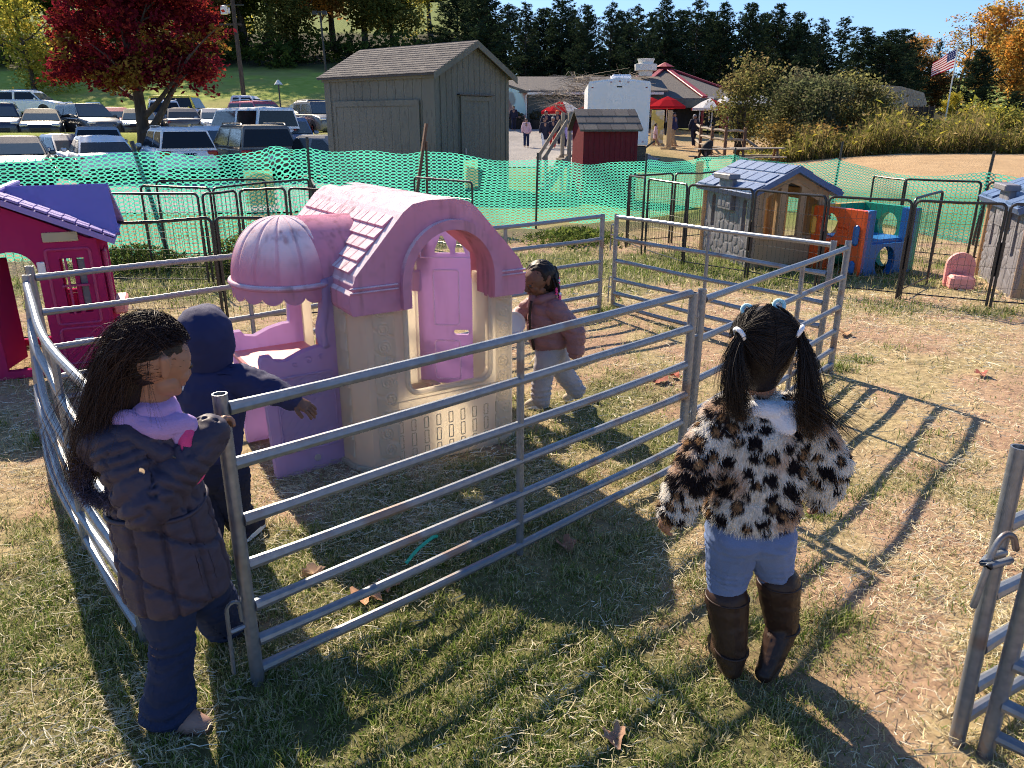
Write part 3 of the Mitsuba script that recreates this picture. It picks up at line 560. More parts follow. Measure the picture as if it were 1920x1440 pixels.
bar = np.stack([np.stack([x + 0 * bt, ac[1] + (0.252 + 0.0 * x) * np.cos(bt), ac[2] + (0.285 - 0.012 * (x + 0.66)) * np.sin(bt) ** 0.9], -1) for x in bx], 0)
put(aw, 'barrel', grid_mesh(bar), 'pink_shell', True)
# serving booth under the awning
booth = Polygon([(-0.845, 0), (-0.865, 0.575), (-0.855, 0.60), (-0.81, 0.60), (-0.795, 0.575), (-0.74, 0.565), (-0.66, 0.595), (-0.58, 0.61), (-0.545, 0.61), (-0.535, 0.72), (-0.54, 0.80), (-0.52, 0.92), (-0.475, 0.93), (-0.475, 0)]).buffer(0.008).buffer(-0.008)
for v0, nm in ((0.185, 'near'), (0.70, 'far')):
    bp = put(ph, 'booth_panel', mv(prism(booth, 0.05, 'xz'), (0, v0, 0)), 'lilac_shell', 25)
    if nm == 'near':
        fr = rrect(-0.80, 0.12, -0.51, 0.49, 0.03)
        put(bp, 'raised_border', outline_tube(fr, v0 - 0.001, 0.006), 'lilac_shell', 40)
        st = []
        for q in np.arange(-0.5, 0.9, 0.042):
            ln = shapely.LineString([(-0.80, 0.12 + q), (-0.51, 0.12 + q + 0.29)]).intersection(fr.buffer(-0.012)); l2 = shapely.LineString([(-0.80, 0.49 - q), (-0.51, 0.49 - q - 0.29)]).intersection(fr.buffer(-0.012))
            for g, t in ((ln, 0.0035), (l2, 0.002)):
                if g.geom_type == 'LineString' and g.length > 0.02:
                    (a, b), (c, d) = g.coords; st.append(beam((a, v0, b), (c, v0, d), 0.02, t * 2, up=(0, 1, 0)))
        put(bp, 'lattice', join(st), 'lilac_shell', kind='stuff')
        put(bp, 'button', mv(lathe([(0, 0.005), (0.016, 0.005), (0.018, 0)], 16), (-0.63, v0, 0.065), rx=PI / 2), 'cream_shell', label='round cream button near the bottom')
        for cx, cz, rr in ((-0.63, 0.555, 0.022), (-0.70, 0.54, 0.015), (-0.57, 0.56, 0.016)):
            sp = [(cx + rr * t / 9 * math.cos(t), v0 - 0.001, cz + rr * t / 9 * math.sin(t)) for t in np.linspace(0.5, 9, 40)]
            put(bp, 'scroll', tube(sp, 0.0028, 5), 'lilac_shell', True)
for b0 in (-0.885, ):
    put(ph, 'booth_post', tube(spline([(-0.53, 0.21, 0.60), (-0.545, 0.21, 0.68), (-0.52, 0.21, 0.78), (-0.515, 0.21, 0.92)], 14), [0.03] * 14, 10), 'lilac_shell', True)
put(ph, 'counter', join(box(0.40, 0.48, 0.035, (-0.67, 0.465, 0.47), 0.01), box(0.34, 0.44, 0.03, (-0.68, 0.465, 0.44), 0.008)), 'rose_plastic')
put(ph, 'table', join(box(0.36, 0.46, 0.13, (-0.22, 0.52, 0.40), 0.03), box(0.12, 0.3, 0.4, (-0.22, 0.52, 0.0), 0.02)), 'rose_plastic', label='peach moulded table block seen through the booth')
door = arch(0.19, 0.03, 0.83, 0.18).union(sbox(0.01, 0.03, 0.37, 0.84))
for h in (Polygon([(0.125, 0.85), (0.125, 0.865), (0.165, 0.955), (0.18, 0.955), (0.225, 0.865), (0.225, 0.85)]), Polygon([(0.255, 0.85), (0.255, 0.865), (0.27, 0.94), (0.295, 0.91), (0.32, 0.85)]), rrect(0.235, 0.345, 0.335, 0.378, 0.015)):
    door = door.difference(h)
DM = mat4((0.395, 1.005, 0), math.radians(-33))
dk = put(ph, 'door', xf(prism(door, 0.03, 'xz'), DM), 'lilac_shell', 25, label='lilac panelled door swung open, seen through the window')
for rc in (rrect(0.113, 0.41, 0.275, 0.75, 0.015), rrect(0.113, 0.06, 0.275, 0.31, 0.015)):
    put(dk, 'panel_moulding', xf(outline_tube(rc, -0.002, 0.005), DM), 'lilac_trim', 40)
put(dk, 'arch_moulding', xf(outline_tube(arch(0.19, 0.815, 0.835, 0.155).intersection(sbox(0, 0.825, 1, 2)), -0.002, 0.004), DM), 'lilac_trim', 40)
put(dk, 'hinge_block', xf(box(0.07, 0.05, 0.13, (0.0, 0.01, 0.62), 0.01), DM), 'lilac_shell')
put(ph, 'door_step', box(0.10, 0.5, 0.05, (0.50, 0.62, 0.0), 0.015), 'lilac_shell')

# magenta playhouse behind the left rails
MM = mat4((-3.175, 4.74, 0.0), math.radians(24))
mg = thing('magenta_playhouse', 'magenta playhouse with a violet shingled roof at the left edge of the photo', 'playhouse', M=MM)
W2, D2 = 0.52, 0.85
front = Polygon([(-W2, 0), (W2, 0), (W2, 0.86), (0.02, 1.10), (-0.02, 1.10), (-W2, 0.86)])
front = front.difference(arch(0.02, 0.05, 0.68, 0.14)).difference(sbox(0.29, 0.40, 0.36, 0.76)).difference(sbox(0.385, 0.40, 0.43, 0.76))
put(mg, 'front_wall', mv(prism(front, 0.05, 'xz'), (0, 0, 0)), 'magenta_shell', 25)
back = Polygon([(-W2, 0), (W2, 0), (W2, 0.86), (0, 1.08), (-W2, 0.86)]).difference(arch(-0.14, 0.05, 0.70, 0.2)).difference(sbox(0.2, 0.40, 0.36, 0.8))
put(mg, 'back_wall', mv(prism(back, 0.05, 'xz'), (0, D2, 0)), 'magenta_shell', 25)
for s in (-1, 1):
    w = man(box(0.05, D2, 0.88, (s * (W2 - 0.025), D2 / 2, 0))) - man(box(0.3, 0.32, 0.36, (s * W2, 0.5, 0.40)))
    put(mg, 'side_wall', w, 'magenta_shell', 25)
    if s > 0:
        put(mg, 'shutter', mv(box(0.03, 0.13, 0.40, (0, 0, 0), 0.01), (W2 + 0.018, 0.2, 0.38)), 'magenta_plastic'); put(mg, 'flower_box', box(0.09, 0.40, 0.08, (W2 + 0.05, 0.5, 0.30), 0.015), 'rose_plastic')
for rc in (rrect(0.22, 0.33, 0.47, 0.82, 0.02), rrect(0.22, 0.06, 0.47, 0.30, 0.03)):
    put(mg, 'panel_moulding', outline_tube(rc, -0.002, 0.010), 'magenta_plastic', 40)
put(mg, 'window_frame', join(box(0.012, 0.03, 0.36, (0.325, -0.01, 0.40)), box(0.16, 0.03, 0.012, (0.36, -0.01, 0.58))), 'magenta_plastic')
put(mg, 'mail_slot', box(0.11, 0.012, 0.012, (0.35, -0.006, 0.22), 0.003), 'white_plastic'); put(mg, 'bell_plate', box(0.045, 0.014, 0.09, (0.185, -0.008, 0.66), 0.006), 'white_plastic')
put(mg, 'name_plate', box(0.2, 0.012, 0.06, (0.32, -0.008, 0.87), 0.004), 'notice_paper'); put(mg, 'vent', box(0.05, 0.26, 0.02, (0.36, -0.003, 0.45)) if False else box(0.045, 0.012, 0.34, (0.41, 0.03, 0.41)), 'stone_plastic')
md = put(mg, 'door', mv(prism(sbox(0, 0.05, 0.30, 0.74), 0.03, 'xz'), (-0.13, 0.06, 0), rz=math.radians(75)), 'magenta_shell', label='magenta door standing open into the playhouse')
# roof: front gable over a cross gable
def slope_slab(p00, p01, p11, p10, t):
    n = np.cross(np.subtract(p01, p00), np.subtract(p10, p00)); n = n / np.linalg.norm(n) * t
    p = [np.array(q, float) for q in (p00, p01, p11, p10)]; return hull(p + [q - n for q in p])
mr = put(mg, 'roof', join(slope_slab((0, -0.07, 1.17), (0, 0.98, 1.17), (-0.64, 0.98, 0.875), (-0.64, -0.07, 0.875), 0.035), slope_slab((0, -0.07, 1.17), (0.64, -0.07, 0.875), (0.64, 0.98, 0.875), (0, 0.98, 1.17), 0.035)), 'violet_plastic')
put(mr, 'cross_gable', join(slope_slab((-0.62, 0.36, 1.17), (0.62, 0.36, 1.17), (0.66, 0.08, 0.88), (-0.66, 0.08, 0.88), 0.03), slope_slab((-0.62, 0.36, 1.17), (-0.66, 0.8, 0.88), (0.66, 0.8, 0.88), (0.62, 0.36, 1.17), 0.03)), 'violet_plastic')
for s in (-1, 1):
    for k in range(9):
        t0, t1 = k / 9 + 0.005, (k + 1) / 9 - 0.005
        for m, (a, b) in enumerate(((-0.066, 0.0), (0.004, 0.07), (0.074, 0.14))):
            q = [(s * 0.64 * t, y, 1.178 - 0.295 * t + h) for t in (t0, t1) for y in (a, b) for h in (0, 0.012 + 0.003 * ((k + m) % 2))]
            put(mr, 'shingle', hull(q), 'violet_plastic')
for k in range(6):
    for m in range(3):
        x0 = 0.10 + 0.1 * k + 0.03 * (m % 2); y = 0.30 - 0.075 * m; z = 1.17 - (0.36 - y) * 1.036
        if x0 < 0.55: put(mr, 'shingle', hull([(x0 + dx, y + dy, z + dy * 1.036 + h) for dx in (0, 0.09) for dy in (0, 0.05) for h in (0.002, 0.008)]), 'violet_plastic')
put(mr, 'ridge_cap', beam((0, -0.072, 1.18), (0, 0.98, 1.18), 0.05, 0.03, bev=0.008), 'violet_plastic')

# stone-patterned playhouses with blue roofs
def stones(x0, x1, z0, z1, n, seed, keep):
    rg = np.random.default_rng(seed); pts = np.column_stack([rg.uniform(x0, x1, n), rg.uniform(z0, z1, n)])
    for _ in range(8):
        vor = shapely.voronoi_polygons(shapely.MultiPoint(pts), extend_to=sbox(x0, z0, x1, z1)); cells = [g.intersection(sbox(x0, z0, x1, z1)) for g in vor.geoms]
        pts = np.array([g.centroid.coords[0] for g in cells])
    out = []
    for g in cells:
        q = g.buffer(-0.006, 2).buffer(-0.012).buffer(0.012, 3)
        if q.is_empty or not keep(*g.centroid.coords[0]): continue
        q2 = q.buffer(-0.012)
        a = np.array(q.simplify(0.003).exterior.coords)[:-1]; b = np.array(q2.simplify(0.003).exterior.coords)[:-1] if not q2.is_empty and q2.geom_type == 'Polygon' else a * 0.7 + a.mean(0) * 0.3
        out.append(hull([(x, 0, z) for x, z in a] + [(x, -0.006, z) for x, z in b]))
    return out
def stone_house(label, loc, rz, roofz=1.13, W=0.9, Dp=1.28, H=0.84, rose=False):
    k = thing('stone_playhouse', label, 'playhouse', M=mat4(loc, rz))
    # stone side wall on the local x = 0 side, gable wall with arched windows on y = 0
    side = Polygon([(0, 0), (Dp, 0), (Dp, H + 0.03), (0, H + 0.03)])
    for y0 in (0.18, 0.98): side = side.difference(sbox(y0, 0.36, y0 + 0.10, 0.70).union(shapely.Point(y0 + 0.05, 0.70).buffer(0.05)))
    R = trimesh.transformations.rotation_matrix(PI / 2, (0, 0, 1))
    def onside(m): v, f = vf(m); return np.stack([v[:, 1], v[:, 0], v[:, 2]], 1), f[:, ::-1]
    w = put(k, 'side_wall', onside(mv(prism(side, 0.05, 'xz'), (0, 0, 0))), 'stone_plastic', 25)
    holes = lambda a, z: not any(y0 - 0.05 < a < y0 + 0.15 and 0.3 < z < 0.78 for y0 in (0.18, 0.98)) and (z < 0.42 or 0.40 < a < 0.88 or rose)
    for s in stones(0.02, Dp - 0.02, 0.02, 0.72, 62, 3 + rose, holes): put(w, 'stone', onside(s), 'stone_plastic', 40)
    ch = put(k, 'chimney', onside(mv(box(0.34, 0.06, 0.36, (0.64, -0.03, 0.60), 0.01), (0, 0, 0))), 'stone_plastic')
    for s in stones(0.49, 0.79, 0.62, 0.94, 8, 8, lambda a, z: True): put(ch, 'stone', onside(mv(s, (0, -0.06, 0))), 'stone_plastic', 40)
    put(ch, 'cap', onside(box(0.42, 0.14, 0.06, (0.64, -0.05, 0.955), 0.01)), 'stone_plastic')
    g = Polygon([(0, 0), (W, 0), (W, H), (W / 2, H + 0.27), (0, H)])
    for x0, zt0, zt1 in ((0.13, 0.78, 0.90), (0.38, 0.96, 0.90), (0.62, 0.82, 0.74)):
        g = g.difference(Polygon([(x0, 0.36), (x0 + 0.17, 0.36), (x0 + 0.17, zt1), (x0, zt0)]))
    put(k, 'gable_wall', prism(g, 0.05, 'xz'), 'tan_shell', 25)
    put(k, 'window_moulding', outline_tube(Polygon([(0.10, 0.33), (0.82, 0.33), (0.82, 0.78), (0.47, 0.985), (0.10, 0.82)]), -0.002, 0.012), 'tan_shell', 40)
    bk = Polygon([(0, 0), (W, 0), (W, H), (W / 2, H + 0.27), (0, H)])
    for x0 in (0.10, 0.52): bk = bk.difference(arch(x0 + 0.13, 0.36 if x0 < 0.3 else 0.34, 0.78, 0.14))
    put(k, 'back_wall', mv(prism(bk, 0.05, 'xz'), (0, Dp - 0.05, 0)), 'tan_shell', 25)
    rw = Polygon([(0, 0), (Dp, 0), (Dp, H), (0, H)]).difference(sbox(0.4, 0.04, 0.85, 0.72))
    put(k, 'far_wall', mv(onside(prism(rw, 0.05, 'xz')), (W - 0.05, 0, 0)), 'tan_shell', 25)
    put(k, 'corner_post', tube([(0.0, Dp, 0), (0.0, Dp, H)], 0.035, 8), 'tan_shell', True)
    rs = join(slope_slab((W / 2, -0.09, roofz), (W / 2, Dp + 0.08, roofz), (-0.12, Dp + 0.08, H), (-0.12, -0.09, H), 0.06), slope_slab((W / 2, -0.09, roofz), (W + 0.12, -0.09, H), (W + 0.12, Dp + 0.08, H), (W / 2, Dp + 0.08, roofz), 0.06))
    r = put(k, 'roof', rs, 'slate_plastic')
    for s in (-1, 1):
        for i in range(3):
            for j in range(6):
                t0, t1 = i / 3 + 0.02, (i + 1) / 3 - 0.03; y0 = -0.07 + j * 0.235 + 0.06 * (i % 2); xm = W / 2; dx = W / 2 + 0.12
                y1 = min(y0 + 0.21, Dp + 0.06)
                if s < 0 and i == 2 and 0.3 < y0 < 0.75: continue
                put(r, 'shingle', hull([(xm + s * dx * t, y, roofz + (H - roofz) * t + hh) for t in (t0, t1) for y in (y0, y1) for hh in (0.004, 0.012 + 0.012 * t * (t == t1))]), 'slate_plastic')
    return k
stone_house('grey stone-patterned playhouse with a blue roof and arched gable windows, inside the right-hand wire pens', (2.70, 8.60, 0.0), math.radians(11))
k2 = stone_house('grey stone-patterned playhouse cut off by the right edge of the photo, with a blue roof', (4.72, 7.05, 0.0), math.radians(-18), rose=True)
ch = thing('toy_chair', 'faded pink moulded toy chair beside the right-hand stone playhouse', 'chair', M=mat4((4.47, 7.44, 0.0), math.radians(-15), 0.86))
bkp = arch(0, 0.0, 0.26, 0.14).buffer(0.012)
put(ch, 'backrest', mv(prism(bkp, 0.06, 'xz'), (0, 0.14, 0)), 'rose_plastic', 25)
put(ch, 'seat', box(0.26, 0.2, 0.17, (0, 0.04, 0), 0.03), 'rose_plastic')
put(ch, 'back_recess', outline_tube(arch(0, 0.2, 0.27, 0.085), 0.138, 0.008), 'rose_plastic', 40)

# play cube of four coloured panels
cb = thing('play_cube', 'orange, yellow, green and blue climbing cube with round holes beside the stone playhouse', 'play cube', M=mat4((3.75, 8.11, 0.0), math.radians(25)))
def ell(cx, cz, rx, rz): return shapely.affinity.scale(shapely.Point(cx, cz).buffer(1, 20), rx, rz)
WR, WL, HC = 0.78, 0.70, 0.70
blue = rrect(0, 0, WR, HC, 0.02).difference(sbox(0.12, 0.34, WR - 0.16, HC + 1)).difference(ell(0.36, 0.14, 0.15, 0.17))
bf = put(cb, 'blue_panel', prism(blue, 0.09, 'xz'), 'blue_plastic', 25, label='blue front panel with a low oval hole')
put(cb, 'shelf', box(WR - 0.1, WL - 0.1, 0.05, (WR / 2, WL / 2, 0.33), 0.01), 'blue_plastic', label='blue platform')
org = rrect(0, 0, WL, HC, 0.03).difference(ell(0.47, 0.5, 0.13, 0.14)).difference(ell(0.34, 0.13, 0.14, 0.15)).difference(rrect(0.2, 0.27, 0.36, 0.32, 0.02))
def onleft(m): v, f = vf(m); return np.stack([v[:, 1], v[:, 0], v[:, 2]], 1), f[:, ::-1]
of = put(cb, 'orange_panel', onleft(mv(prism(org, 0.09, 'xz'), (0.0, -0.045, 0))), 'orange_plastic', 25, label='orange side panel')
put(of, 'emblem_border', onleft(outline_tube(rrect(0.20, 0.44, 0.34, 0.545, 0.03), -0.047, 0.008)), 'orange_plastic', 40)
vv, ff = meshkit.text_mesh('little tikes', 0.026, 0.006).vertices, meshkit.text_mesh('little tikes', 0.026, 0.006).faces
vv = np.array(vv); vv = np.stack([0.333 - vv[:, 0] * 0.125 / vv[:, 0].max(), -0.047 - vv[:, 2], 0.482 + vv[:, 1]], 1)
put(of, 'raised_lettering', onleft((vv, np.array(ff)[:, ::-1])), 'orange_plastic', False)
for z0, h in ((0.33, 0.22), (0.02, 0.15)): put(of, 'connector', onleft(box(0.075, 0.06, h, (0.07, -0.06, z0), 0.025)), 'blue_plastic', label='blue connector bar')
put(of, 'connector', onleft(box(0.07, 0.07, 0.2, (WL - 0.02, -0.04, 0.38), 0.025)), 'yellow_plastic', label='yellow connector bar')
grn = rrect(0, 0, WL, HC, 0.03).difference(ell(0.35, 0.47, 0.13, 0.15)).difference(ell(0.35, 0.14, 0.10, 0.13))
put(cb, 'green_panel', mv(onleft(mv(prism(grn, 0.08, 'xz'), (0, -0.04, 0))), (WR, 0, 0)), 'teal_plastic', 25, label='green far panel with an oval hole')
yel = rrect(0, 0, WR, HC, 0.03).difference(ell(0.3, 0.5, 0.13, 0.15)).difference(ell(0.42, 0.15, 0.14, 0.14))
put(cb, 'yellow_panel', mv(prism(yel, 0.08, 'xz'), (0, WL, 0)), 'yellow_plastic', 25, label='yellow back panel')
put(cb, 'green_panel', mv(prism(rrect(0.02, 0, WR * 0.98, HC, 0.03).difference(ell(0.4, 0.47, 0.14, 0.16)).intersection(sbox(0.36, 0, 1, 1)), 0.082, 'xz'), (0.0, WL - 0.002, 0)), 'teal_plastic', 25, label='green half of the back wall')
# ---------------------------------------------------------------- buildings and yard furniture
def H1(x, y): return float(height(x, y))
def siding(name, base, groove):
    def fn(p, n, uv):
        g = fbm(p.x * 5 + p.y * 5, p.z * 1.2, 0, 3); h = fbm(p.x * 90 + p.y * 90, p.z * 4, 0, 2)
        return mix(mix(groove, base, 0.55 + 0.6 * g), (0.05, 0.05, 0.045), sst(0.62, 0.85, h) * 0.35)
    return plain(name, mikit.proc(fn), 0.8, spec=0.25)
siding('grey_siding', (0.165, 0.16, 0.135), (0.11, 0.107, 0.09)); siding('red_siding', (0.135, 0.011, 0.02), (0.085, 0.008, 0.014)); siding('green_grey_wall', (0.10, 0.115, 0.105), (0.075, 0.085, 0.08))
def wood(p, n, uv):
    g = fbm(p.x * 20, p.y * 20, p.z * 5, 3); return mix((0.16, 0.13, 0.10), (0.42, 0.37, 0.31), g)
plain('grey_wood', mikit.proc(wood), 0.85, spec=0.2)
for i, c in enumerate(((0.105, 0.098, 0.098), (0.085, 0.08, 0.083), (0.125, 0.115, 0.11))):
    def shf(p, n, uv, c=c):
        a = fbm(p.x * 60, p.y * 60, p.z * 60, 2); return mix(tuple(x * 0.7 for x in c), tuple(x * 1.35 for x in c), a)
    plain(f'asphalt_shingle_{i}', mikit.proc(shf), 0.9, spec=0.2)
plain('white_paint', (0.74, 0.75, 0.77), 0.35); plain('trim_white', (0.7, 0.68, 0.62), 0.5); plain('red_paint', (0.24, 0.02, 0.03), 0.5); plain('dark_void', (0.012, 0.012, 0.014), 0.8)

# grey storage shed
sz = H1(-1.2, 19.5) - 0.05
SM = mat4((-1.80, 18.8, sz), math.atan2(0.78, 0.626))            # local x along the gable, local y along the long side to the left
sh = thing('grey_shed', 'grey board-sided storage shed with a shingled gable roof, behind the green net', 'shed', M=SM)
GW, SL, EH, RH = 2.7, 3.9, 2.86, 3.54
def gtop(x): return EH + (RH - EH) * (1 - abs(2 * x / GW - 1))
put(sh, 'wall', join(mv(prism(Polygon([(0, 0), (GW, 0), (GW, EH), (GW / 2, RH), (0, EH)]), 0.06, 'xz'), (0, 0.02, 0)), box(0.06, SL - 0.1, EH, (0.05, SL / 2, 0)), box(0.06, SL - 0.1, EH, (GW - 0.05, SL / 2, 0)), mv(prism(Polygon([(0, 0), (GW, 0), (GW, EH), (GW / 2, RH), (0, EH)]), 0.06, 'xz'), (0, SL - 0.08, 0))), 'grey_siding')
bw = 0.2
for i in range(14):
    x0, x1 = i * bw + 0.006, (i + 1) * bw - 0.006
    p = [(x, y, z) for y in (0, 0.02) for x, z in ((x0, 0.05), (x1, 0.05), (x1, gtop(x1) - 0.03), (x0, gtop(x0) - 0.03))]
    if x0 < GW / 2 < x1: p += [(GW / 2, y, RH - 0.03) for y in (0, 0.02)]
    if i in (0, 13): continue
    put(sh, 'gable_plank', hull(p), 'grey_siding')
for i in range(int(SL / 0.3)):
    y0 = i * 0.3 + 0.12
    put(sh, 'side_plank', box(0.02, 0.288, EH - 0.1, (0.01, y0 + 0.144, 0.05)), 'grey_siding')
for x, y in ((-0.005, 0.045), (-0.005, SL - 0.08)): put(sh, 'corner_board', box(0.03, 0.13, EH - 0.02, (x, y, 0.02)), 'grey_siding')
for x in (0.05, GW - 0.05): put(sh, 'corner_board', box(0.12, 0.03, EH + 0.02, (x, -0.012, 0.02)), 'grey_siding')
dr_ = put(sh, 'door', box(0.98, 0.03, 2.2, (1.42, -0.016, 0.06)), 'grey_siding')
for i in range(5): put(dr_, 'plank', box(0.186, 0.012, 2.02, (1.42 - 0.38 + 0.19 * i, -0.035, 0.15)), 'grey_siding')
for n, m in (('frame', join(box(0.09, 0.02, 2.24, (0.90, -0.045, 0.05)), box(0.09, 0.02, 2.24, (1.94, -0.045, 0.05)), box(1.13, 0.02, 0.10, (1.42, -0.047, 2.24)))), ('rail', box(0.98, 0.02, 0.1, (1.42, -0.047, 0.78))), ('brace', beam((1.0, -0.047, 0.12), (1.4, -0.047, 0.74), 0.02, 0.09, up=(0, 1, 0))), ('brace', beam((1.84, -0.047, 0.12), (1.44, -0.047, 0.74), 0.02, 0.09, up=(0, 1, 0)))):
    put(dr_, n, m, 'grey_siding')
put(dr_, 'drip_cap', box(1.3, 0.09, 0.03, (1.42, -0.05, 2.36)), 'black_metal'); put(dr_, 'latch', join(box(0.05, 0.03, 0.14, (0.98, -0.06, 1.0)), box(0.03, 0.04, 0.08, (1.02, -0.07, 0.86))), 'galvanised')
ld = put(sh, 'double_door', box(0.03, 3.0, 2.05, (-0.018, 2.05, 0.12)), 'grey_siding', label='wide boarded door on the long side')
for i in range(10): put(ld, 'plank', box(0.012, 0.292, 1.9, (-0.037, 0.55 + 0.15 + 0.3 * i, 0.2)), 'grey_siding')
put(ld, 'frame', join(box(0.02, 0.1, 2.14, (-0.047, 0.52, 0.1)), box(0.02, 0.1, 2.14, (-0.047, 3.58, 0.1)), box(0.02, 3.16, 0.13, (-0.049, 2.05, 2.12)), box(0.02, 3.16, 0.1, (-0.049, 2.05, 0.1))), 'grey_siding')
put(sh, 'soffit_trim', join(box(0.03, SL + 0.2, 0.12, (-0.06, SL / 2, EH - 0.14)), box(0.14, SL + 0.2, 0.02, (-0.08, SL / 2, EH - 0.03))), 'grey_siding')
OV = 0.17
def roofpt(t, y, side, o=0.0):
    """t: 0 at the ridge, 1 at the eave; o: height above the deck."""
    x = GW / 2 - side * (GW / 2 + OV) * t; z = RH + 0.05 - (RH - EH) * (GW / 2 + OV) / (GW / 2) * t
    return (x, y, z + o)
rf = put(sh, 'roof', join(*[hull([roofpt(t, y, s, o) for t in (0, 1) for y in (-OV, SL + OV) for o in (0, -0.05)]) for s in (1, -1)]), 'asphalt_shingle_1')
rg = np.random.default_rng(3)
for row in range(13):
    t1, t0 = 1.012 - row / 13, max(0, 1.012 - (row + 1.15) / 13); y = -OV - rg.uniform(0, 0.3)
    while y < SL + OV - 0.02:
        w = rg.choice([0.28, 0.34, 0.40]); a, b = max(y, -OV - 0.01), min(y + w - 0.008, SL + OV + 0.01)
        if b - a > 0.03: put(rf, 'shingle', hull([roofpt(t, q, 1, o) for t, o in ((t0, 0.001), (t1, 0.016), (t1, 0.002)) for q in (a, b)]), f'asphalt_shingle_{rg.integers(0, 3)}', False)
        y += w
put(rf, 'shingles', hull([roofpt(t, q, -1, o) for t in (0, 1) for q in (-OV, SL + OV) for o in (0.001, 0.014)]), 'asphalt_shingle_0')
put(sh, 'barge_board', join(*[hull([roofpt(t, y, s, o) for t in (0, 1.0) for y in (-OV - 0.025, -OV) for o in (0.0, -0.15)]) for s in (1, -1)]), 'grey_siding')

# small red shed
rz_ = H1(2.3, 17.4) - 0.03
rm = mat4((survey(1093, 300, 17.0)[0], 17.0, rz_), math.radians(8))
rs = thing('red_shed', 'small dark red coop shed with a grey shingle roof, in front of the white trailer', 'shed', M=rm)
RW, RD, RE, RR = 1.16, 1.1, 1.62, 1.95
put(rs, 'wall', join(box(RW, 0.05, RE, (RW / 2, 0.03, 0)), mv(prism(Polygon([(0, 0), (RD, 0), (RD, RE - 0.02), (RD / 2, RR - 0.03), (0, RE - 0.02)]), 0.05, 'xz'), (RW, 0, 0), rz=PI / 2), mv(prism(Polygon([(0, 0), (RD, 0), (RD, RE - 0.02), (RD / 2, RR - 0.03), (0, RE - 0.02)]), 0.05, 'xz'), (0.05, 0, 0), rz=PI / 2), box(RW, 0.05, RE, (RW / 2, RD - 0.03, 0))), 'red_siding')
for i in range(10): put(rs, 'plank', box(RW / 10 - 0.008, 0.014, RE - 0.06, (RW / 20 + i * RW / 10, 0.002, 0.02)), 'red_siding')
put(rs, 'corner_board', box(0.06, 0.05, RE, (RW + 0.005, 0.01, 0)), 'red_siding')
rr = put(rs, 'roof', join(*[hull([(x, RD / 2 + s * t * (RD / 2 + 0.12), RR + 0.03 - t * 0.42 + o) for t in (0, 1) for x in (-0.1, RW + 0.1) for o in (0, -0.035)]) for s in (-1, 1)]), 'asphalt_shingle_0')
for row in range(3):
    x = -0.11 - 0.1 * row
    while x < RW + 0.08:
        w = 0.30; a, b = max(x, -0.11), min(x + w - 0.012, RW + 0.11); t0, t1 = row / 3, (row + 1) / 3 + 0.03
        if b > a + 0.03: put(rr, 'shingle', hull([(q, RD / 2 - t * (RD / 2 + 0.12), RR + 0.03 - t * 0.42 + o) for t, o in ((t0, 0.002), (t1, 0.02), (t1, 0.004)) for q in (a, b)]), f'asphalt_shingle_{(row + int(x * 7)) % 3}', False)
        x += w

# white travel trailer, rear end
tz = H1(4.3, 31)
c0 = survey(1102, 200, 30.5)[0]; c1 = survey(1218, 200, 30.5)[0]; TW = c1 - c0
tm = mat4(((c0 + c1) / 2, 30.5, tz), math.radians(-4))
tr = thing('white_trailer', 'tall white travel trailer seen from behind, parked beyond the red shed', 'trailer', M=tm)
tp = Polygon([(-TW / 2, 0.78), (TW / 2, 0.78), (TW / 2, 2.98), (TW / 2 - 0.05, 3.07), (0, 3.2), (-TW / 2 + 0.05, 3.07), (-TW / 2, 2.98)])
put(tr, 'body', mv(prism(tp, 7.0, 'xz'), (0, 0, 0)), 'white_paint', 20)
put(tr, 'rear_cap', mv(prism(tp.buffer(-0.06), 0.03, 'xz'), (0, -0.03, 0)), 'white_paint', 20)
put(tr, 'roof_vent', box(0.75, 0.7, 0.2, (0.1, 1.0, 3.15), 0.06), 'white_paint')
for x, z in ((-0.32, 3.03), (0.0, 3.06), (0.32, 3.03), (-TW / 2 + 0.16, 2.84), (TW / 2 - 0.16, 2.84), (TW / 2 - 0.2, 0.9)): put(tr, 'marker_light', box(0.07, 0.03, 0.03, (x, -0.035, z)), 'red_paint')
put(tr, 'badge', box(0.2, 0.01, 0.045, (0.0, -0.036, 2.86)), 'black_metal'); put(tr, 'bumper', box(TW - 0.1, 0.14, 0.42, (0, 0.08, 0.34), 0.03), 'black_metal'); put(tr, 'hitch_box', join(box(0.7, 0.5, 0.3, (0.75, 0.2, 0.06)), beam((1.1, 0, 0.7), (1.4, -0.2, 0.95), 0.05, 0.05)), 'black_metal')
for s in (-1, 1): put(tr, 'wheel', mv(lathe([(0, -0.11), (0.3, -0.11), (0.34, -0.07), (0.34, 0.07), (0.3, 0.11), (0, 0.11)], 24), (s * (TW / 2 - 0.2), 3.8, 0.34), ry=PI / 2), 'black_rubber')

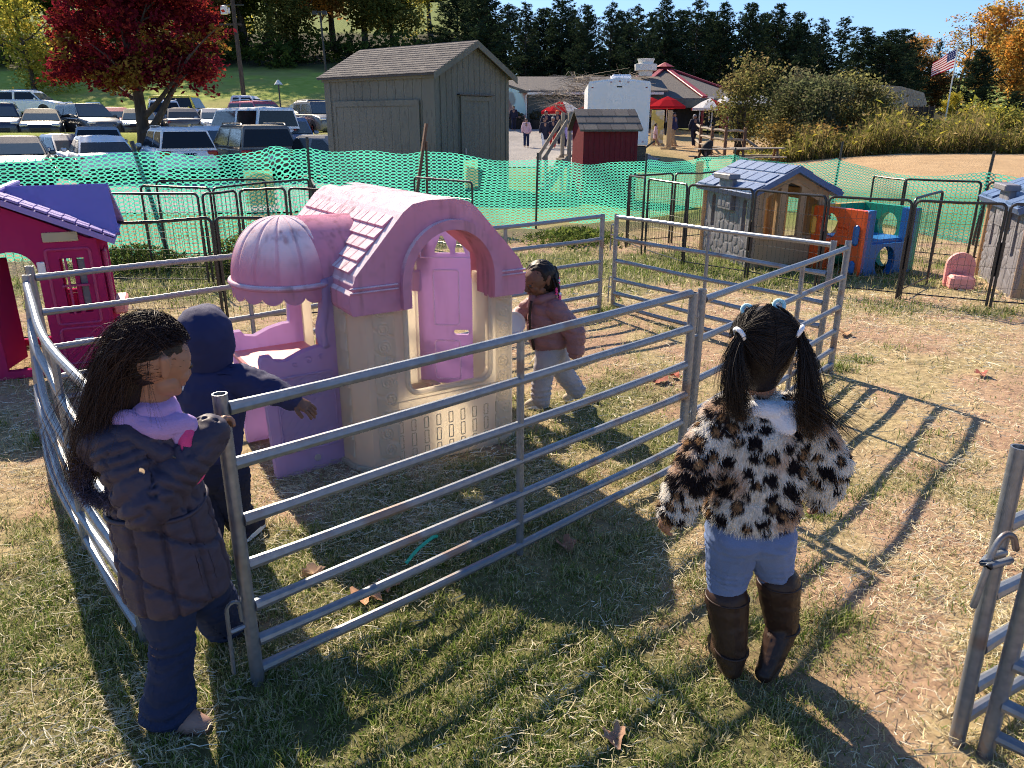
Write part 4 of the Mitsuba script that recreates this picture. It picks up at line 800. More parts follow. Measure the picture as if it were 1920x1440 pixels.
# low building with the mural
bz = H1(2.5, 56) - 0.05
lbx0, lbx1 = survey(930, 200, 54)[0], survey(1240, 200, 54)[0]
mx = survey(989, 200, 54)[0]
LR, LE = survey(1010, 147, 57.2)[2] - bz, survey(1010, 173, 53.5)[2] - bz
lb = thing('low_building', 'low grey building with a brown roof and a painted mural, behind the paved yard', 'building', M=mat4((0, 54, bz)))
put(lb, 'wall', join(box(lbx1 - mx, 0.2, LE, ((lbx1 + mx) / 2, 0.1, 0)), box(0.2, 6, 2.3, (lbx1, 3, 0)), mv(prism(Polygon([(0, 0), (7, 0), (7, LE), (3.5, LR - 0.05), (0, LE)]), 0.2, 'xz'), (mx, 0.2, 0), rz=math.radians(150))), 'green_grey_wall')
roofq = put(lb, 'roof', join(slope_slab((mx - 3.0, 3.2, LR), (lbx1 + 0.3, 3.2, LR), (lbx1 + 0.3, -0.5, LE), (mx - 0.1, -0.5, LE), 0.12), slope_slab((mx - 6, 5.2, LE), (mx - 3.0, 3.2, LR), (mx + 0.2, -0.5, LE), (mx + 0.1, -0.45, LE - 0.05), 0.1)), 'asphalt_shingle_2')
put(lb, 'gutter', join(box(lbx1 - mx, 0.14, 0.14, ((lbx1 + mx) / 2, -0.55, LE - 0.14)), tube([(mx + 0.15, -0.5, 2.35), (mx - 0.1, -0.2, 2.0), (mx - 0.06, -0.1, 0)], 0.05, 6)), 'trim_white')
def mural(p, n, uv):
    a = fbm(p.x * 0.9, 0, p.z * 0.9, 3); b = fbm(p.x * 2.2 + 5, 0, p.z * 1.6, 3)
    c = mix((0.36, 0.15, 0.11), (0.50, 0.30, 0.24), a)
    w = dr.exp(-dr.square((p.x - (0.35 + 0.35 * dr.sin(1.1 * p.z))) / 0.55)) * sst(1.6, 2.4, p.z) * sst(4.6, 3.8, p.z)
    c = mix(c, (0.48, 0.66, 0.64), sst(0.35, 0.6, w * (0.6 + b)))
    return mix(c, (0.16, 0.13, 0.12), sst(0.3, 0.6, dr.exp(-dr.square((p.x + 0.2) / 0.5) - dr.square((p.z - 2.9) / 0.6)) * (0.5 + b)) * 0.7)
plain('mural_paint', mikit.proc(mural), 0.7)
put(lb, 'mural', mv(prism(Polygon([(0, 0), (3.4, 0), (3.4, LR - 0.1), (0, LE - 0.05)]), 0.03, 'xz'), (mx - 0.02, -0.03, 0), rz=math.radians(165), s=(1, 1, 1)), 'mural_paint', label='wall mural of a pale waterfall between red rocks')
put(lb, 'gooseneck_lamp', join(tube(spline([(mx + 5.4, -0.2, 2.9), (mx + 5.4, -0.7, 3.2), (mx + 5.4, -1.0, 2.9)], 10), 0.03, 5), mv(lathe([(0.25, 0), (0.02, 0.12)], 12), (mx + 5.4, -1.0, 2.75))), 'trim_white')

# pavilion with red ridge caps
px_, py_ = survey(1245, 150, 60)[0], 60.0
pz = H1(px_, py_)
pv = thing('pavilion', 'round pavilion with a dark shingled roof and red ridge caps, behind the umbrellas', 'pavilion', M=mat4((px_, py_, pz)))
R8, ez, az = 6.6, survey(1245, 184, 54)[2] - pz, survey(1245, 128, 60)[2] - pz
ang8 = np.arange(8) * PI / 4 + math.radians(14)
ring8 = [(R8 * math.cos(a), R8 * math.sin(a), ez) for a in ang8]
put(pv, 'roof', join(*[hull([(0, 0, az), (0, 0, az - 0.15), ring8[i], ring8[(i + 1) % 8], tuple(np.array(ring8[i]) - [0, 0, 0.15]), tuple(np.array(ring8[(i + 1) % 8]) - [0, 0, 0.15])]) for i in range(8)]), 'asphalt_shingle_2')
for q in ring8: put(pv, 'ridge_cap', beam(np.array(q) * 1.0 + [0, 0, 0.06], (0, 0, az + 0.1), 0.42, 0.12, bev=0.03), 'red_paint')
put(pv, 'cupola', join(mv(lathe([(0.35, -0.3), (0.35, 0.1)], 8), (0, 0, az)), mv(lathe([(0.75, 0.08), (0.0, 0.42)], 8), (0, 0, az))), 'red_paint')
put(pv, 'fascia', join(*[beam(np.array(ring8[i]) - [0, 0, 0.35], np.array(ring8[(i + 1) % 8]) - [0, 0, 0.35], 0.12, 0.5) for i in range(8)]), 'green_grey_wall')
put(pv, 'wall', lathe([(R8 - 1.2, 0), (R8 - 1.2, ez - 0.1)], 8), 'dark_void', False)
for i in range(8): put(pv, 'post', tube([np.array(ring8[i]) * [0.97, 0.97, 0] , np.array(ring8[i]) * [0.97, 0.97, 1] - [0, 0, 0.3]], 0.1, 6), 'red_paint')
put(pv, 'door', mv(prism(rrect(-0.45, 0.1, 0.45, 2.0, 0.1).difference(rrect(-0.38, 0.17, 0.38, 1.93, 0.08)), 0.06, 'xz'), (1.75, -6.35, 0)), 'trim_white')
put(pv, 'red_bin', box(0.5, 0.4, 0.9, (3.0, -6.3, 0), 0.04), 'red_paint')
ex = survey(1211, 122, 56.5)
put(pv, 'exhaust_fan', mv(join(lathe([(0, 0), (0.45, 0), (0.5, 0.3), (0.75, 0.35), (0.78, 0.75), (0.5, 0.8), (0.6, 1.1), (0, 1.15)], 16)), (ex[0] - px_, ex[1] - py_, ex[2] - pz - 0.7)), 'trim_white', 30)

# patio umbrellas
leafy('canopy_cloth', 0.7, 0.8, VC)
def umbrella(px, py, Y, R, cols, label):
    q = survey(px, py, Y); g = H1(q[0], Y)
    k = thing('patio_umbrella', label, 'umbrella', 'patio umbrellas outside the buildings' if False else None, M=mat4((q[0], Y, g)))
    top = q[2] - g; n = 8; V, F, C = [], [], []
    for i in range(n):
        a, b = i * PI / 4 + 0.2, (i + 1) * PI / 4 + 0.2; o = len(V)
        pts = [(0, 0, top), (R * .5 * math.cos(a), R * .5 * math.sin(a), top - .2 * R), (R * .5 * math.cos(b), R * .5 * math.sin(b), top - .2 * R), (R * math.cos(a), R * math.sin(a), top - .5 * R), (R * math.cos(b), R * math.sin(b), top - .5 * R), (R * math.cos(a), R * math.sin(a), top - .62 * R), (R * math.cos(b), R * math.sin(b), top - .62 * R)]
        V += pts; F += [(o, o + 1, o + 2), (o + 1, o + 3, o + 4), (o + 1, o + 4, o + 2), (o + 3, o + 5, o + 6), (o + 3, o + 6, o + 4)]; C += [cols[i % len(cols)]] * 7
    put(k, 'canopy', (np.array(V), np.array(F)), 'canopy_cloth', False, np.array(C)); put(k, 'pole', tube([(0, 0, 0), (0, 0, top)], 0.03, 6), 'trim_white')
    put(k, 'table', join(mv(lathe([(0, 0.72), (0.5, 0.72), (0.5, 0.76), (0, 0.76)], 14)), tube([(0, 0, 0), (0, 0, 0.72)], 0.05, 6)), 'dark_void')
RED, WHT = (0.42, 0.025, 0.035), (0.75, 0.75, 0.75)
for a in ((1053, 188, 50, 1.3, (RED, RED, WHT, WHT), 'red and white patio umbrella left of the trailer'), (1112, 190, 52, 1.25, (RED, WHT, RED, RED), 'red umbrella half hidden by the left side of the trailer'), (1222, 182, 53, 1.1, (RED,), 'red umbrella half hidden by the right side of the trailer'),
          (1252, 180, 50, 1.2, (RED,), 'plain red umbrella in front of the pavilion'), (1332, 184, 52, 1.2, (RED, WHT, WHT), 'pink and white umbrella left of the tall bush'), (1370, 176, 54, 1.2, (WHT,), 'white umbrella partly behind the tall bush'), (1420, 176, 54, 1.15, (WHT,), 'white umbrella right of the tall bush')):
    umbrella(*a)
def solo_at(name, mesh, mat, px, Y, label, cat, rz=0.0, **kw):
    x = survey(px, 200, Y)[0]; return solo(name, mesh, mat, label, cat, M=mat4((x, Y, H1(x, Y)), rz), **kw)
def bcol(p, n, uv): a = fbm(p.x * 4, p.y * 4, p.z * 4, 2); return mix((0.55, 0.42, 0.10), (0.62, 0.56, 0.42), sst(0.35, 0.65, a))
plain('sign_yellow', mikit.proc(bcol), 0.6); plain('tan_wood', (0.42, 0.30, 0.17), 0.7)
for pxx, Y, m, lab, rz in ((1235, 44, 'sign_yellow', 'yellow painted photo board beside the trailer, with a child at it', 0.15), (1258, 40, 'tan_wood', 'tall plain tan board standing edge-on on the grass', 1.1)):
    x = survey(pxx, 200, Y)[0]; k = thing('photo_board', lab, 'board', M=mat4((x, Y, H1(x, Y)), rz))
    put(k, 'panel', box(0.72, 0.05, 1.75, (0, 0, 0.1), 0.01), m); put(k, 'foot', join(box(0.1, 0.6, 0.1, (-0.3, 0, 0)), box(0.1, 0.6, 0.1, (0.3, 0, 0))), 'tan_wood')
# planters
for pxx, Y, lab in ((966, 53, 'dark planter tub in front of the mural'), (1008, 53, 'dark planter tub with a low shrub by the yard')):
    x = survey(pxx, 200, Y)[0]; k = thing('planter', lab, 'planter', M=mat4((x, Y, H1(x, Y)))); put(k, 'pot', lathe([(0, 0), (0.38, 0), (0.52, 0.6), (0.44, 0.6), (0.4, 0.5), (0, 0.5)], 16), 'dark_void')
    rg = np.random.default_rng(int(pxx)); n = 260; d = rg.normal(0, 1, (n, 3)); d /= np.linalg.norm(d, axis=1, keepdims=True); c = d * [0.6, 0.6, 0.35] * rg.uniform(0.6, 1, (n, 1)) + [0, 0, 0.8]
    e1 = rg.normal(0, 0.07, (n, 3)); e2 = rg.normal(0, 0.07, (n, 3)); put(k, 'foliage', (np.stack([c - e1, c + e2, c + e1], 1).reshape(-1, 3), np.arange(3 * n).reshape(-1, 3)), 'foliage', False, np.repeat(np.array([[0.08, 0.08, 0.05]]), 3 * n, 0))
# wooden stair with handrails left of the red shed
sx = survey(1062, 260, 20)[0]; k = thing('wooden_stair', 'weathered wooden steps with handrails left of the small red shed', 'stairs', M=mat4((sx, 19.6, H1(sx, 19.6)), 0.25))
for y in (0, 0.55):
    put(k, 'stringer', beam((-0.65, y, -0.1), (0.05, y, 0.85), 0.05, 0.14), 'grey_wood'); put(k, 'handrail', beam((-0.62, y, 0.8), (0.0, y, 1.72), 0.05, 0.08), 'grey_wood')
    for x, z in ((-0.55, 0.9), (0.05, 1.9)): put(k, 'post', box(0.08, 0.08, z, (x, y, 0)), 'grey_wood')
for i in range(4): put(k, 'tread', box(0.22, 0.55, 0.04, (-0.52 + 0.17 * i, 0.28, 0.12 + 0.22 * i)), 'grey_wood')
put(k, 'landing', box(0.7, 0.62, 0.05, (0.4, 0.28, 0.86)), 'grey_wood'); put(k, 'top_rail', beam((0.05, 0, 1.88), (0.8, 0, 1.88), 0.05, 0.08), 'grey_wood')
# split rail fence and picnic tables
k = thing('split_rail_fence', 'pale split-rail fence with dark posts in front of the bushes', 'fence')
FP = [(1306, 43), (1318, 38), (1340, 36), (1366, 35), (1402, 34.5)]; pts = [(survey(a, 200, b)[0], b) for a, b in FP]
for x, y in pts: put(k, 'post', box(0.13, 0.13, 1.32, (x, y, H1(x, y) - 0.05), 0.02), 'rusty_steel')
for (xa, ya), (xb, yb) in zip(pts[:-1], pts[1:]):
    for z in (0.38, 0.75, 1.12): put(k, 'rail', tube([(xa, ya, H1(xa, ya) + z), ((xa + xb) / 2, (ya + yb) / 2, (H1(xa, ya) + H1(xb, yb)) / 2 + z + 0.02), (xb, yb, H1(xb, yb) + z - 0.02)], [0.05, 0.065, 0.05], 6), 'grey_wood')
xa, ya = pts[-1]
for z, dx in ((0.8, 1.15), (0.36, 0.6)): put(k, 'rail', tube([(xa, ya, H1(xa, ya) + z), (xa + dx, ya - 0.5, H1(xa, ya) + 0.02)], 0.06, 6), 'grey_wood', label='rail fallen to the ground at one end')
def picnic(px, Y, lab, rz):
    x = survey(px, 270, Y)[0]; k = thing('picnic_table', lab, 'picnic table', M=mat4((x, Y, H1(x, Y)), rz))
    for i in range(4): put(k, 'plank', box(1.9, 0.16, 0.04, (0, -0.27 + 0.18 * i, 0.72)), 'grey_wood')
    for s in (-1, 1):
        put(k, 'bench', box(1.9, 0.26, 0.04, (0, s * 0.72, 0.43)), 'grey_wood')
        put(k, 'leg_frame', join(beam((s * 0.7, -0.75, 0), (s * 0.7, -0.2, 0.72), 0.08, 0.05), beam((s * 0.7, 0.75, 0), (s * 0.7, 0.2, 0.72), 0.08, 0.05), beam((s * 0.7, -0.85, 0.4), (s * 0.7, 0.85, 0.4), 0.04, 0.1)), 'rusty_steel')
picnic(1354, 29.0, 'weathered picnic table below the left end of the rail fence, bag on it', 0.1); picnic(1420, 29.5, 'weathered picnic table at the broken end of the rail fence', -0.15)
bx_ = survey(1326, 262, 28.8); solo('backpack', mv(m3.Manifold.hull(m3.Manifold.sphere(0.2, 12).scale((1, .7, 1.2)) + m3.Manifold.sphere(0.14, 12).translate((0.1, 0, 0.2))), (bx_[0], 28.8, H1(bx_[0], 28.8) + 0.72)), 'dark_void', 'dark bundle lying at the end of the left picnic table', 'bag')
# flag on its pole
fx = survey(1774, 215, 70); g = H1(fx[0], 70); ftop = survey(1781, 84, 70)[2] - g
k = thing('flagpole', 'tall pale flagpole rising from the low grassy mound at right', 'flagpole', M=mat4((fx[0], 70, g)))
put(k, 'pole', tube([(0, 0, 0), (0, 0, ftop)], [0.07, 0.045], 8), 'trim_white'); put(k, 'finial', mv(m3.Manifold.sphere(0.09, 12), (0, 0, ftop)), 'chrome', True)
nu, nv = 40, 27; U, Wv = np.meshgrid(np.linspace(0, 1, nu), np.linspace(0, 1, nv), indexing='ij')
fl = np.stack([-0.08 - 1.75 * U, 0.22 * np.sin(7 * U + 2 * Wv) * U, ftop - 0.25 - 1.55 * Wv * (1 - 0.25 * U) - 1.15 * U ** 1.1], -1)
V, F = grid_mesh(fl); tri = fl.reshape(-1, 3)[F.ravel()]; cu = ((U.ravel()[F]).mean(1)); cv = (Wv.ravel()[F]).mean(1)
cc = np.where((np.floor(cv * 13) % 2 == 0)[:, None], [0.35, 0.02, 0.04], [0.72, 0.70, 0.70]); can = (cu < 0.4) & (cv < 7 / 13); cc[can] = (0.02, 0.03, 0.12)
for i in np.nonzero(can)[0]:
    if (int(cu[i] * 40) % 3 == 1) and (int(cv[i] * 26) % 3 == 1): cc[i] = (0.7, 0.7, 0.72)
solo('flag', (tri, np.arange(len(tri)).reshape(-1, 3)), 'canopy_cloth', 'red, white and blue striped flag blowing out from the pole', 'flag', smooth=False, color=np.repeat(cc, 3, 0), M=mat4((fx[0], 70, g)))
# utility pole, floodlight post, yard lamp
x = survey(460, 200, 50)[0]; k = thing('utility_pole', 'brown wooden utility pole with a transformer and crossarm, right of the red tree', 'utility pole', M=mat4((x, 50, H1(x, 50))))
put(k, 'pole', tube([(0, 0, -0.2), (-0.1, 0, 8.4)], [0.15, 0.11], 10), 'bark'); put(k, 'crossarm', beam((-1.1, 0, 5.9), (0.3, 0, 5.9), 0.1, 0.1), 'bark')
put(k, 'transformer', join(mv(lathe([(0, 0), (0.2, 0), (0.2, 0.45), (0, 0.5)], 12), (-0.65, 0, 6.45)), box(0.1, 0.1, 0.3, (-0.35, 0, 6.5))), 'trim_white'); put(k, 'bracket', beam((-0.7, 0, 6.95), (0.55, 0, 6.95), 0.05, 0.05), 'black_metal')
x = survey(613, 130, 60)[0]; k = thing('lamp_post', 'grey steel floodlight post behind the shed roof', 'lamp post', M=mat4((x, 60, H1(x, 60)))); put(k, 'post', tube([(0, 0, 0), (-0.2, 0, 7.0)], [0.10, 0.06], 8), 'black_trim'); put(k, 'lamp_head', join(box(0.9, 0.1, 0.1, (-0.2, 0, 6.9)), box(0.3, 0.3, 0.25, (-0.55, -0.1, 6.75)), box(0.3, 0.3, 0.25, (0.15, -0.1, 6.75))), 'black_trim')
x = survey(526, 200, 52)[0]; k = thing('yard_lamp', 'slim dark lamp post with a white shade on the grassy slope', 'lamp post', M=mat4((x, 52, H1(x, 52)))); put(k, 'post', tube([(0, 0, 0), (0, 0, 2.5)], 0.05, 6), 'black_metal'); put(k, 'shade', mv(lathe([(0.28, 0.0), (0.06, 0.28)], 12), (0, 0, 2.45)), 'trim_white'); put(k, 'base', lathe([(0.22, 0), (0.16, 0.25), (0, 0.25)], 10), 'black_metal')
x = survey(1690, 180, 66)[0]; solo('pale_canopy', mv(prism(Polygon([(-2.2, 0), (2.0, -0.4), (2.2, 0.1), (1.8, 0.9), (-0.2, 1.4), (-2.2, 1.5)]), 3, 'xz'), (x, 66, survey(1690, 196, 66)[2])), 'grey_wood', 'pale curved canopy roof half hidden between the bushes and the pines', 'canopy')
x = survey(1725, 210, 60)[0]; k = thing('log_bin', 'dark slatted wooden bin behind the brambles at right', 'bin', M=mat4((x, 60, survey(1725, 221, 60)[2])))
put(k, 'wall', box(2.2, 1.6, 0.8, (0, 0.8, 0)), 'dark_void')
for i in range(6): put(k, 'slat', box(0.08, 0.06, 0.9, (-1.0 + 0.4 * i, -0.04, 0)), 'bark')
# ---------------------------------------------------------------- parked cars
def paint(name, c, metal=0.35): return plain(name, c, 0.28, metal, 0.5, clearcoat=1.0, clearcoat_gloss=0.95)
for n_, c_, m_ in (('paint_white', (0.72, 0.73, 0.74), 0.0), ('paint_silver', (0.42, 0.42, 0.43), 0.6), ('paint_black', (0.012, 0.012, 0.014), 0.1), ('paint_navy', (0.03, 0.04, 0.07), 0.3), ('paint_grey', (0.13, 0.13, 0.135), 0.4), ('paint_brown', (0.16, 0.145, 0.125), 0.4),
                   ('paint_red', (0.42, 0.06, 0.09), 0.2), ('paint_blue', (0.17, 0.23, 0.33), 0.4), ('paint_yellow', (0.62, 0.5, 0.03), 0.0)): paint(n_, c_, m_)
plain('tail_lens', (0.30, 0.01, 0.012), 0.15, 0, 0.6); plain('head_lens', (0.65, 0.66, 0.68), 0.08, 0.3, 0.8); plain('plate_paint', (0.55, 0.6, 0.66), 0.5); plain('black_trim', (0.02, 0.02, 0.022), 0.5)
def loft(secs):
    """secs: (y, z0, z1, half width, shoulder) sections of a rounded body."""
    P = []
    for y, z0, z1, w, sh in secs:
        b = 0.12 * (z1 - z0); s = sh
        P.append([(-w * 0.9, y, z0), (-w, y, z0 + b), (-w, y, z0 + (z1 - z0) * 0.62), (-w + 0.02, y, z1 - b), (-w + s, y, z1), (-w * 0.3, y, z1 + 0.015), (w * 0.3, y, z1 + 0.015), (w - s, y, z1), (w - 0.02, y, z1 - b), (w, y, z0 + (z1 - z0) * 0.62), (w, y, z0 + b), (w * 0.9, y, z0)])
    P = np.array(P); P = np.concatenate([P, P[:, :1]], 1); V, F = grid_mesh(P); n = 13
    c0, c1 = len(V), len(V) + 1; V = np.vstack([V, P[0].mean(0), P[-1].mean(0)]); i = np.arange(12)
    return V, np.vstack([F[:, ::-1], np.stack([0 * i + c0, i, i + 1], 1)[:, ::-1], np.stack([0 * i + c1, (len(P) - 1) * n + i + 1, (len(P) - 1) * n + i], 1)[:, ::-1]])
KINDS_ = {  # length, width, height, belt height, hood height, cabin (rear base, rear top, front top, front base) along the length
    'sedan': (4.7, 1.82, 1.44, 0.92, 0.88, (-1.75, -1.0, 0.45, 1.25), 0.95), 'suv': (4.6, 1.86, 1.70, 1.08, 1.02, (-2.22, -1.95, 0.55, 1.25), 1.05), 'minivan': (5.1, 2.0, 1.76, 1.08, 0.98, (-2.45, -2.2, 0.9, 1.75), 1.05),
    'pickup': (5.6, 1.98, 1.86, 1.15, 1.12, (-0.55, -0.35, 0.75, 1.45), 1.12), 'van': (5.2, 1.95, 1.85, 1.12, 1.05, (-2.65, -2.6, 1.4, 1.9), 1.1), 'jeep': (4.2, 1.85, 1.85, 1.1, 1.08, (-2.05, -2.0, 0.5, 0.8), 1.05)}
def car(label, color, kind, px, Y, rz, lamps=True, group=None):
    x = survey(px, 230, Y)[0]; g = H1(x, Y) + 0.03
    k = thing('parked_car' if kind not in ('pickup', 'van') else {'pickup': 'pickup_truck', 'van': 'van'}[kind], label, {'pickup': 'truck', 'van': 'van'}.get(kind, 'car'), M=mat4((x, Y, g), rz))
    L, W, H, B, hood, (rb, rt, ft, fb), tail = KINDS_[kind]; w = W / 2; h = L / 2
    put(k, 'body', loft([(-h, 0.42, tail * 0.80, w * 0.86, 0.1), (-h + 0.06, 0.28, tail * 0.93, w * 0.94, 0.08), (-h + 0.3, 0.2, tail, w, 0.06), (rb + 0.2, 0.2, B, w, 0.06), (0, 0.2, B, w, 0.06), (fb, 0.2, B - 0.02, w, 0.07), (fb + 0.3, 0.2, hood, w, 0.10), (h - 0.35, 0.2, hood * 0.93, w * 0.97, 0.12), (h - 0.08, 0.24, hood * 0.82, w * 0.88, 0.1), (h, 0.36, hood * 0.7, w * 0.78, 0.1)]), color, 40)
    cw, rw = w - 0.07, w - 0.24
    bot = [(s * cw, y, B - 0.06) for s in (-1, 1) for y in (rb, fb)]; c = 0.07
    top = [(s * (rw - a), y + b, H - d) for s in (-1, 1) for y, sg in ((rt, 1), (ft, -1)) for a, b, d in ((0, 0, 0.07), (c, sg * 0.08, 0.0))] + [(s * 0.3, y, H + 0.03) for s in (-1, 1) for y in (rt + 0.3, ft - 0.35)]
    put(k, 'cabin', hull(bot + top), color, 20)
    def pane(q, off, name, m='dark_glass'):
        q = np.array(q, float); n = np.cross(q[1] - q[0], q[3] - q[0]); n /= np.linalg.norm(n); cc = q.mean(0)
        q = cc + (q - cc) * [0.93, 0.93, 0.86]
        if n @ (cc - [0, 0, B]) < 0: n = -n
        put(k, name, hull([p + n * o for p in q for o in (off, off - 0.03)]), m)
    zt, zb = H - 0.075, B - 0.02; t = 0.04 / (H - B)
    pane([(-cw, rb, zb), (cw, rb, zb), (rw, rt, zt), (-rw, rt, zt)], 0.012, 'rear_window'); pane([(-cw, fb, zb), (cw, fb, zb), (rw, ft, zt), (-rw, ft, zt)], 0.012, 'windscreen', 'sheet_glass')
    for s in (-1, 1):
        ym = (rt + ft) / 2 - 0.05
        pane([(s * cw, rb + 0.1, zb), (s * cw, ym - 0.04, zb), (s * rw, ym - 0.04, zt), (s * rw, rt + 0.1, zt)], 0.012, 'side_window'); pane([(s * cw, ym + 0.04, zb), (s * cw, fb - 0.12, zb), (s * rw, ft - 0.02, zt), (s * rw, ym + 0.04, zt)], 0.012, 'side_window')
        put(k, 'mirror', box(0.2, 0.09, 0.14, (s * (w + 0.08), fb - 0.35, B - 0.02), 0.04), color)
        put(k, 'tail_light', box(0.34 if kind != 'van' else 0.14, 0.16, 0.17 if kind == 'sedan' else 0.24, (s * (w - 0.22), -h + 0.10, tail - 0.28), 0.04), 'tail_lens')
        put(k, 'headlight', box(0.36, 0.22, 0.14, (s * (w - 0.27), h - 0.14, hood * 0.72), 0.05), 'head_lens')
        for y in (-h + 0.9, h - 0.92):
            wk = put(k, 'wheel', mv(lathe([(0, -0.1), (0.25, -0.11), (0.33, -0.09), (0.34, 0), (0.33, 0.09), (0.25, 0.11), (0, 0.1)], 20), (s * (w - 0.1), y, 0.34), ry=PI / 2), 'black_rubber', 40)
            put(wk, 'rim', mv(join(lathe([(0, 0.0), (0.08, 0.02), (0.2, 0.0), (0.22, 0.02)], 16), *[beam((0, 0, 0.01), (0.2 * math.cos(a), 0.2 * math.sin(a), 0.01), 0.05, 0.03) for a in np.arange(5) * 2 * PI / 5]), (s * (w + 0.012), y, 0.34), ry=s * PI / 2), 'chrome', 30)
            put(k, 'wheel_arch', mv(prism(shapely.Point(0, 0).buffer(0.42, 10).intersection(sbox(-1, -0.12, 1, 1)), 0.02, 'xz'), (s * (w + 0.004), y, 0.36), rz=PI / 2), 'black_trim')
        if kind in ('suv', 'minivan'): put(k, 'roof_rail', tube([(s * (rw - 0.04), rt + 0.25, H + 0.02), (s * (rw - 0.04), rt + 0.35, H + 0.07), (s * (rw - 0.04), ft - 0.4, H + 0.07), (s * (rw - 0.04), ft - 0.3, H + 0.02)], 0.022, 5), 'chrome')
    put(k, 'plate', box(0.32, 0.02, 0.16, (0, -h - 0.005 + (0.02 if kind == 'sedan' else 0), tail * 0.64)), 'plate_paint'); put(k, 'rear_bumper', box(W * 0.8, 0.14, 0.2, (0, -h + 0.04, 0.3), 0.05), 'black_trim'); put(k, 'grille', box(W * 0.5, 0.06, 0.2, (0, h - 0.02, 0.42), 0.03), 'black_trim')
    if kind == 'minivan': put(k, 'light_bar', box(W * 0.78, 0.03, 0.06, (0, -h + 0.03, tail - 0.16)), 'tail_lens')
    if kind == 'suv': put(k, 'trim_strip', box(0.5, 0.02, 0.03, (0, -h + 0.005, tail * 0.76)), 'chrome')
    if kind == 'pickup':
        put(k, 'bed', join(box(W * 0.84, 1.9, 0.02, (0, -1.75, B + 0.0))), 'dark_void')
    return k
for a in (('dark navy car facing the viewer at the far left of the front row', 'paint_navy', 'sedan', 22, 25.5, PI + 0.5), ('silver brown sedan facing the viewer behind the white sedan', 'paint_silver', 'sedan', 122, 29.6, PI + 0.8), ('white sedan seen from behind, left of the white sport utility car', 'paint_white', 'sedan', 178, 27.2, 0.6),
          ('white sport utility car seen from behind, beside the leaning stake', 'paint_white', 'suv', 322, 27.2, 0.58), ('pale sport utility car facing the viewer, between the white one and the minivan', 'paint_white', 'suv', 392, 31.8, PI + 0.45), ('brown grey minivan seen from behind with a full-width red light bar', 'paint_brown', 'minivan', 464, 28.3, 0.58),
          ('blue grey sport utility car behind the right side of the minivan', 'paint_blue', 'suv', 540, 33.0, PI + 0.35), ('dark grey car half hidden by the left end of the grey shed', 'paint_grey', 'sedan', 598, 27.0, 0.95), ('beige car on the grass strip showing its black rear window', 'paint_silver', 'suv', 178, 31.2, 0.5),
          ('black sedan facing the viewer below the white car on the hill', 'paint_black', 'sedan', 82, 39.0, PI + 0.45), ('dark car with glinting headlights at the left edge of the second row', 'paint_navy', 'suv', 2, 38.5, PI + 0.5), ('grey sport utility car facing the viewer, left of the red tree', 'paint_grey', 'suv', 165, 40.5, PI + 0.85),
          ('dark red car half hidden left of the tree trunk', 'paint_red', 'sedan', 217, 43.5, PI + 0.5), ('black car with shining headlights directly behind the tree trunk', 'paint_black', 'sedan', 262, 41.5, PI + 0.45), ('white car seen from behind, just right of the tree trunk', 'paint_white', 'suv', 309, 45.0, 0.45),
          ('dark grey sedan seen from behind, right of the tree', 'paint_grey', 'sedan', 340, 42.5, 0.5), ('silver sedan facing the viewer, left of the white van', 'paint_silver', 'sedan', 404, 42.5, PI + 0.45), ('white work van with two dark rear windows', 'paint_white', 'van', 466, 33.4, 0.75),
          ('pinkish red sport utility car behind the white van', 'paint_red', 'suv', 489, 44.5, PI + 0.85), ('white pickup truck side-on at the back of the car park', 'paint_white', 'pickup', 458, 48.0, -PI / 2), ('yellow boxy off-roader under the red tree branches', 'paint_yellow', 'jeep', 356, 49.5, -PI / 2),
          ('dark sedan alone at the foot of the grassy slope', 'paint_navy', 'sedan', 580, 53.0, PI - 0.75), ('grey sport utility car beside the left wall of the grey shed', 'paint_grey', 'suv', 600, 44.0, PI + 0.6), ('white sport utility car side-on, highest on the grassy hill', 'paint_white', 'suv', 66, 59.0, -PI / 2 - 0.02)):
    ck_ = car(*a)
    if a[0].startswith('white sport utility car seen from behind, beside'):
        tv_, tf_ = vf(meshkit.text_mesh('GMC', 0.085, 0.012, True)); tv_ = np.array(tv_); put(ck_, 'badge_lettering', (np.stack([(tv_[:, 0] - tv_[:, 0].mean()) * 1.5, -2.30 - tv_[:, 2], 0.86 + tv_[:, 1]], 1), tf_[:, ::-1]), 'black_trim', False)
x = survey(202, 200, 47)[0]; k = thing('motorcycle', 'dark motorcycle standing on the grass left of the red tree', 'motorcycle', M=mat4((x, 47, H1(x, 47)), PI / 2))
for y in (-0.72, 0.75): put(k, 'wheel', mv(lathe([(0.22, -0.06), (0.3, -0.05), (0.32, 0), (0.3, 0.05), (0.22, 0.06), (0.22, -0.06)], 16), (0, y, 0.32), ry=PI / 2), 'black_rubber')
put(k, 'frame', join(tube([(0, 0.75, 0.32), (0, 0.45, 1.0)], 0.05, 6), tube([(0, -0.72, 0.32), (0, 0.1, 0.45)], 0.07, 6), box(0.35, 0.5, 0.4, (0, 0.0, 0.3), 0.1)), 'black_metal'); put(k, 'seat', box(0.3, 0.8, 0.16, (0, -0.45, 0.75), 0.06), 'black_trim'); put(k, 'tank', box(0.32, 0.5, 0.24, (0, 0.15, 0.8), 0.09), 'black_metal'); put(k, 'handlebar', tube([(-0.4, 0.35, 1.1), (0, 0.45, 1.02), (0.4, 0.35, 1.1)], 0.025, 6), 'chrome')
for s in (-1, 1): put(k, 'pannier', box(0.22, 0.5, 0.36, (s * 0.3, -0.7, 0.5), 0.06), 'black_metal')
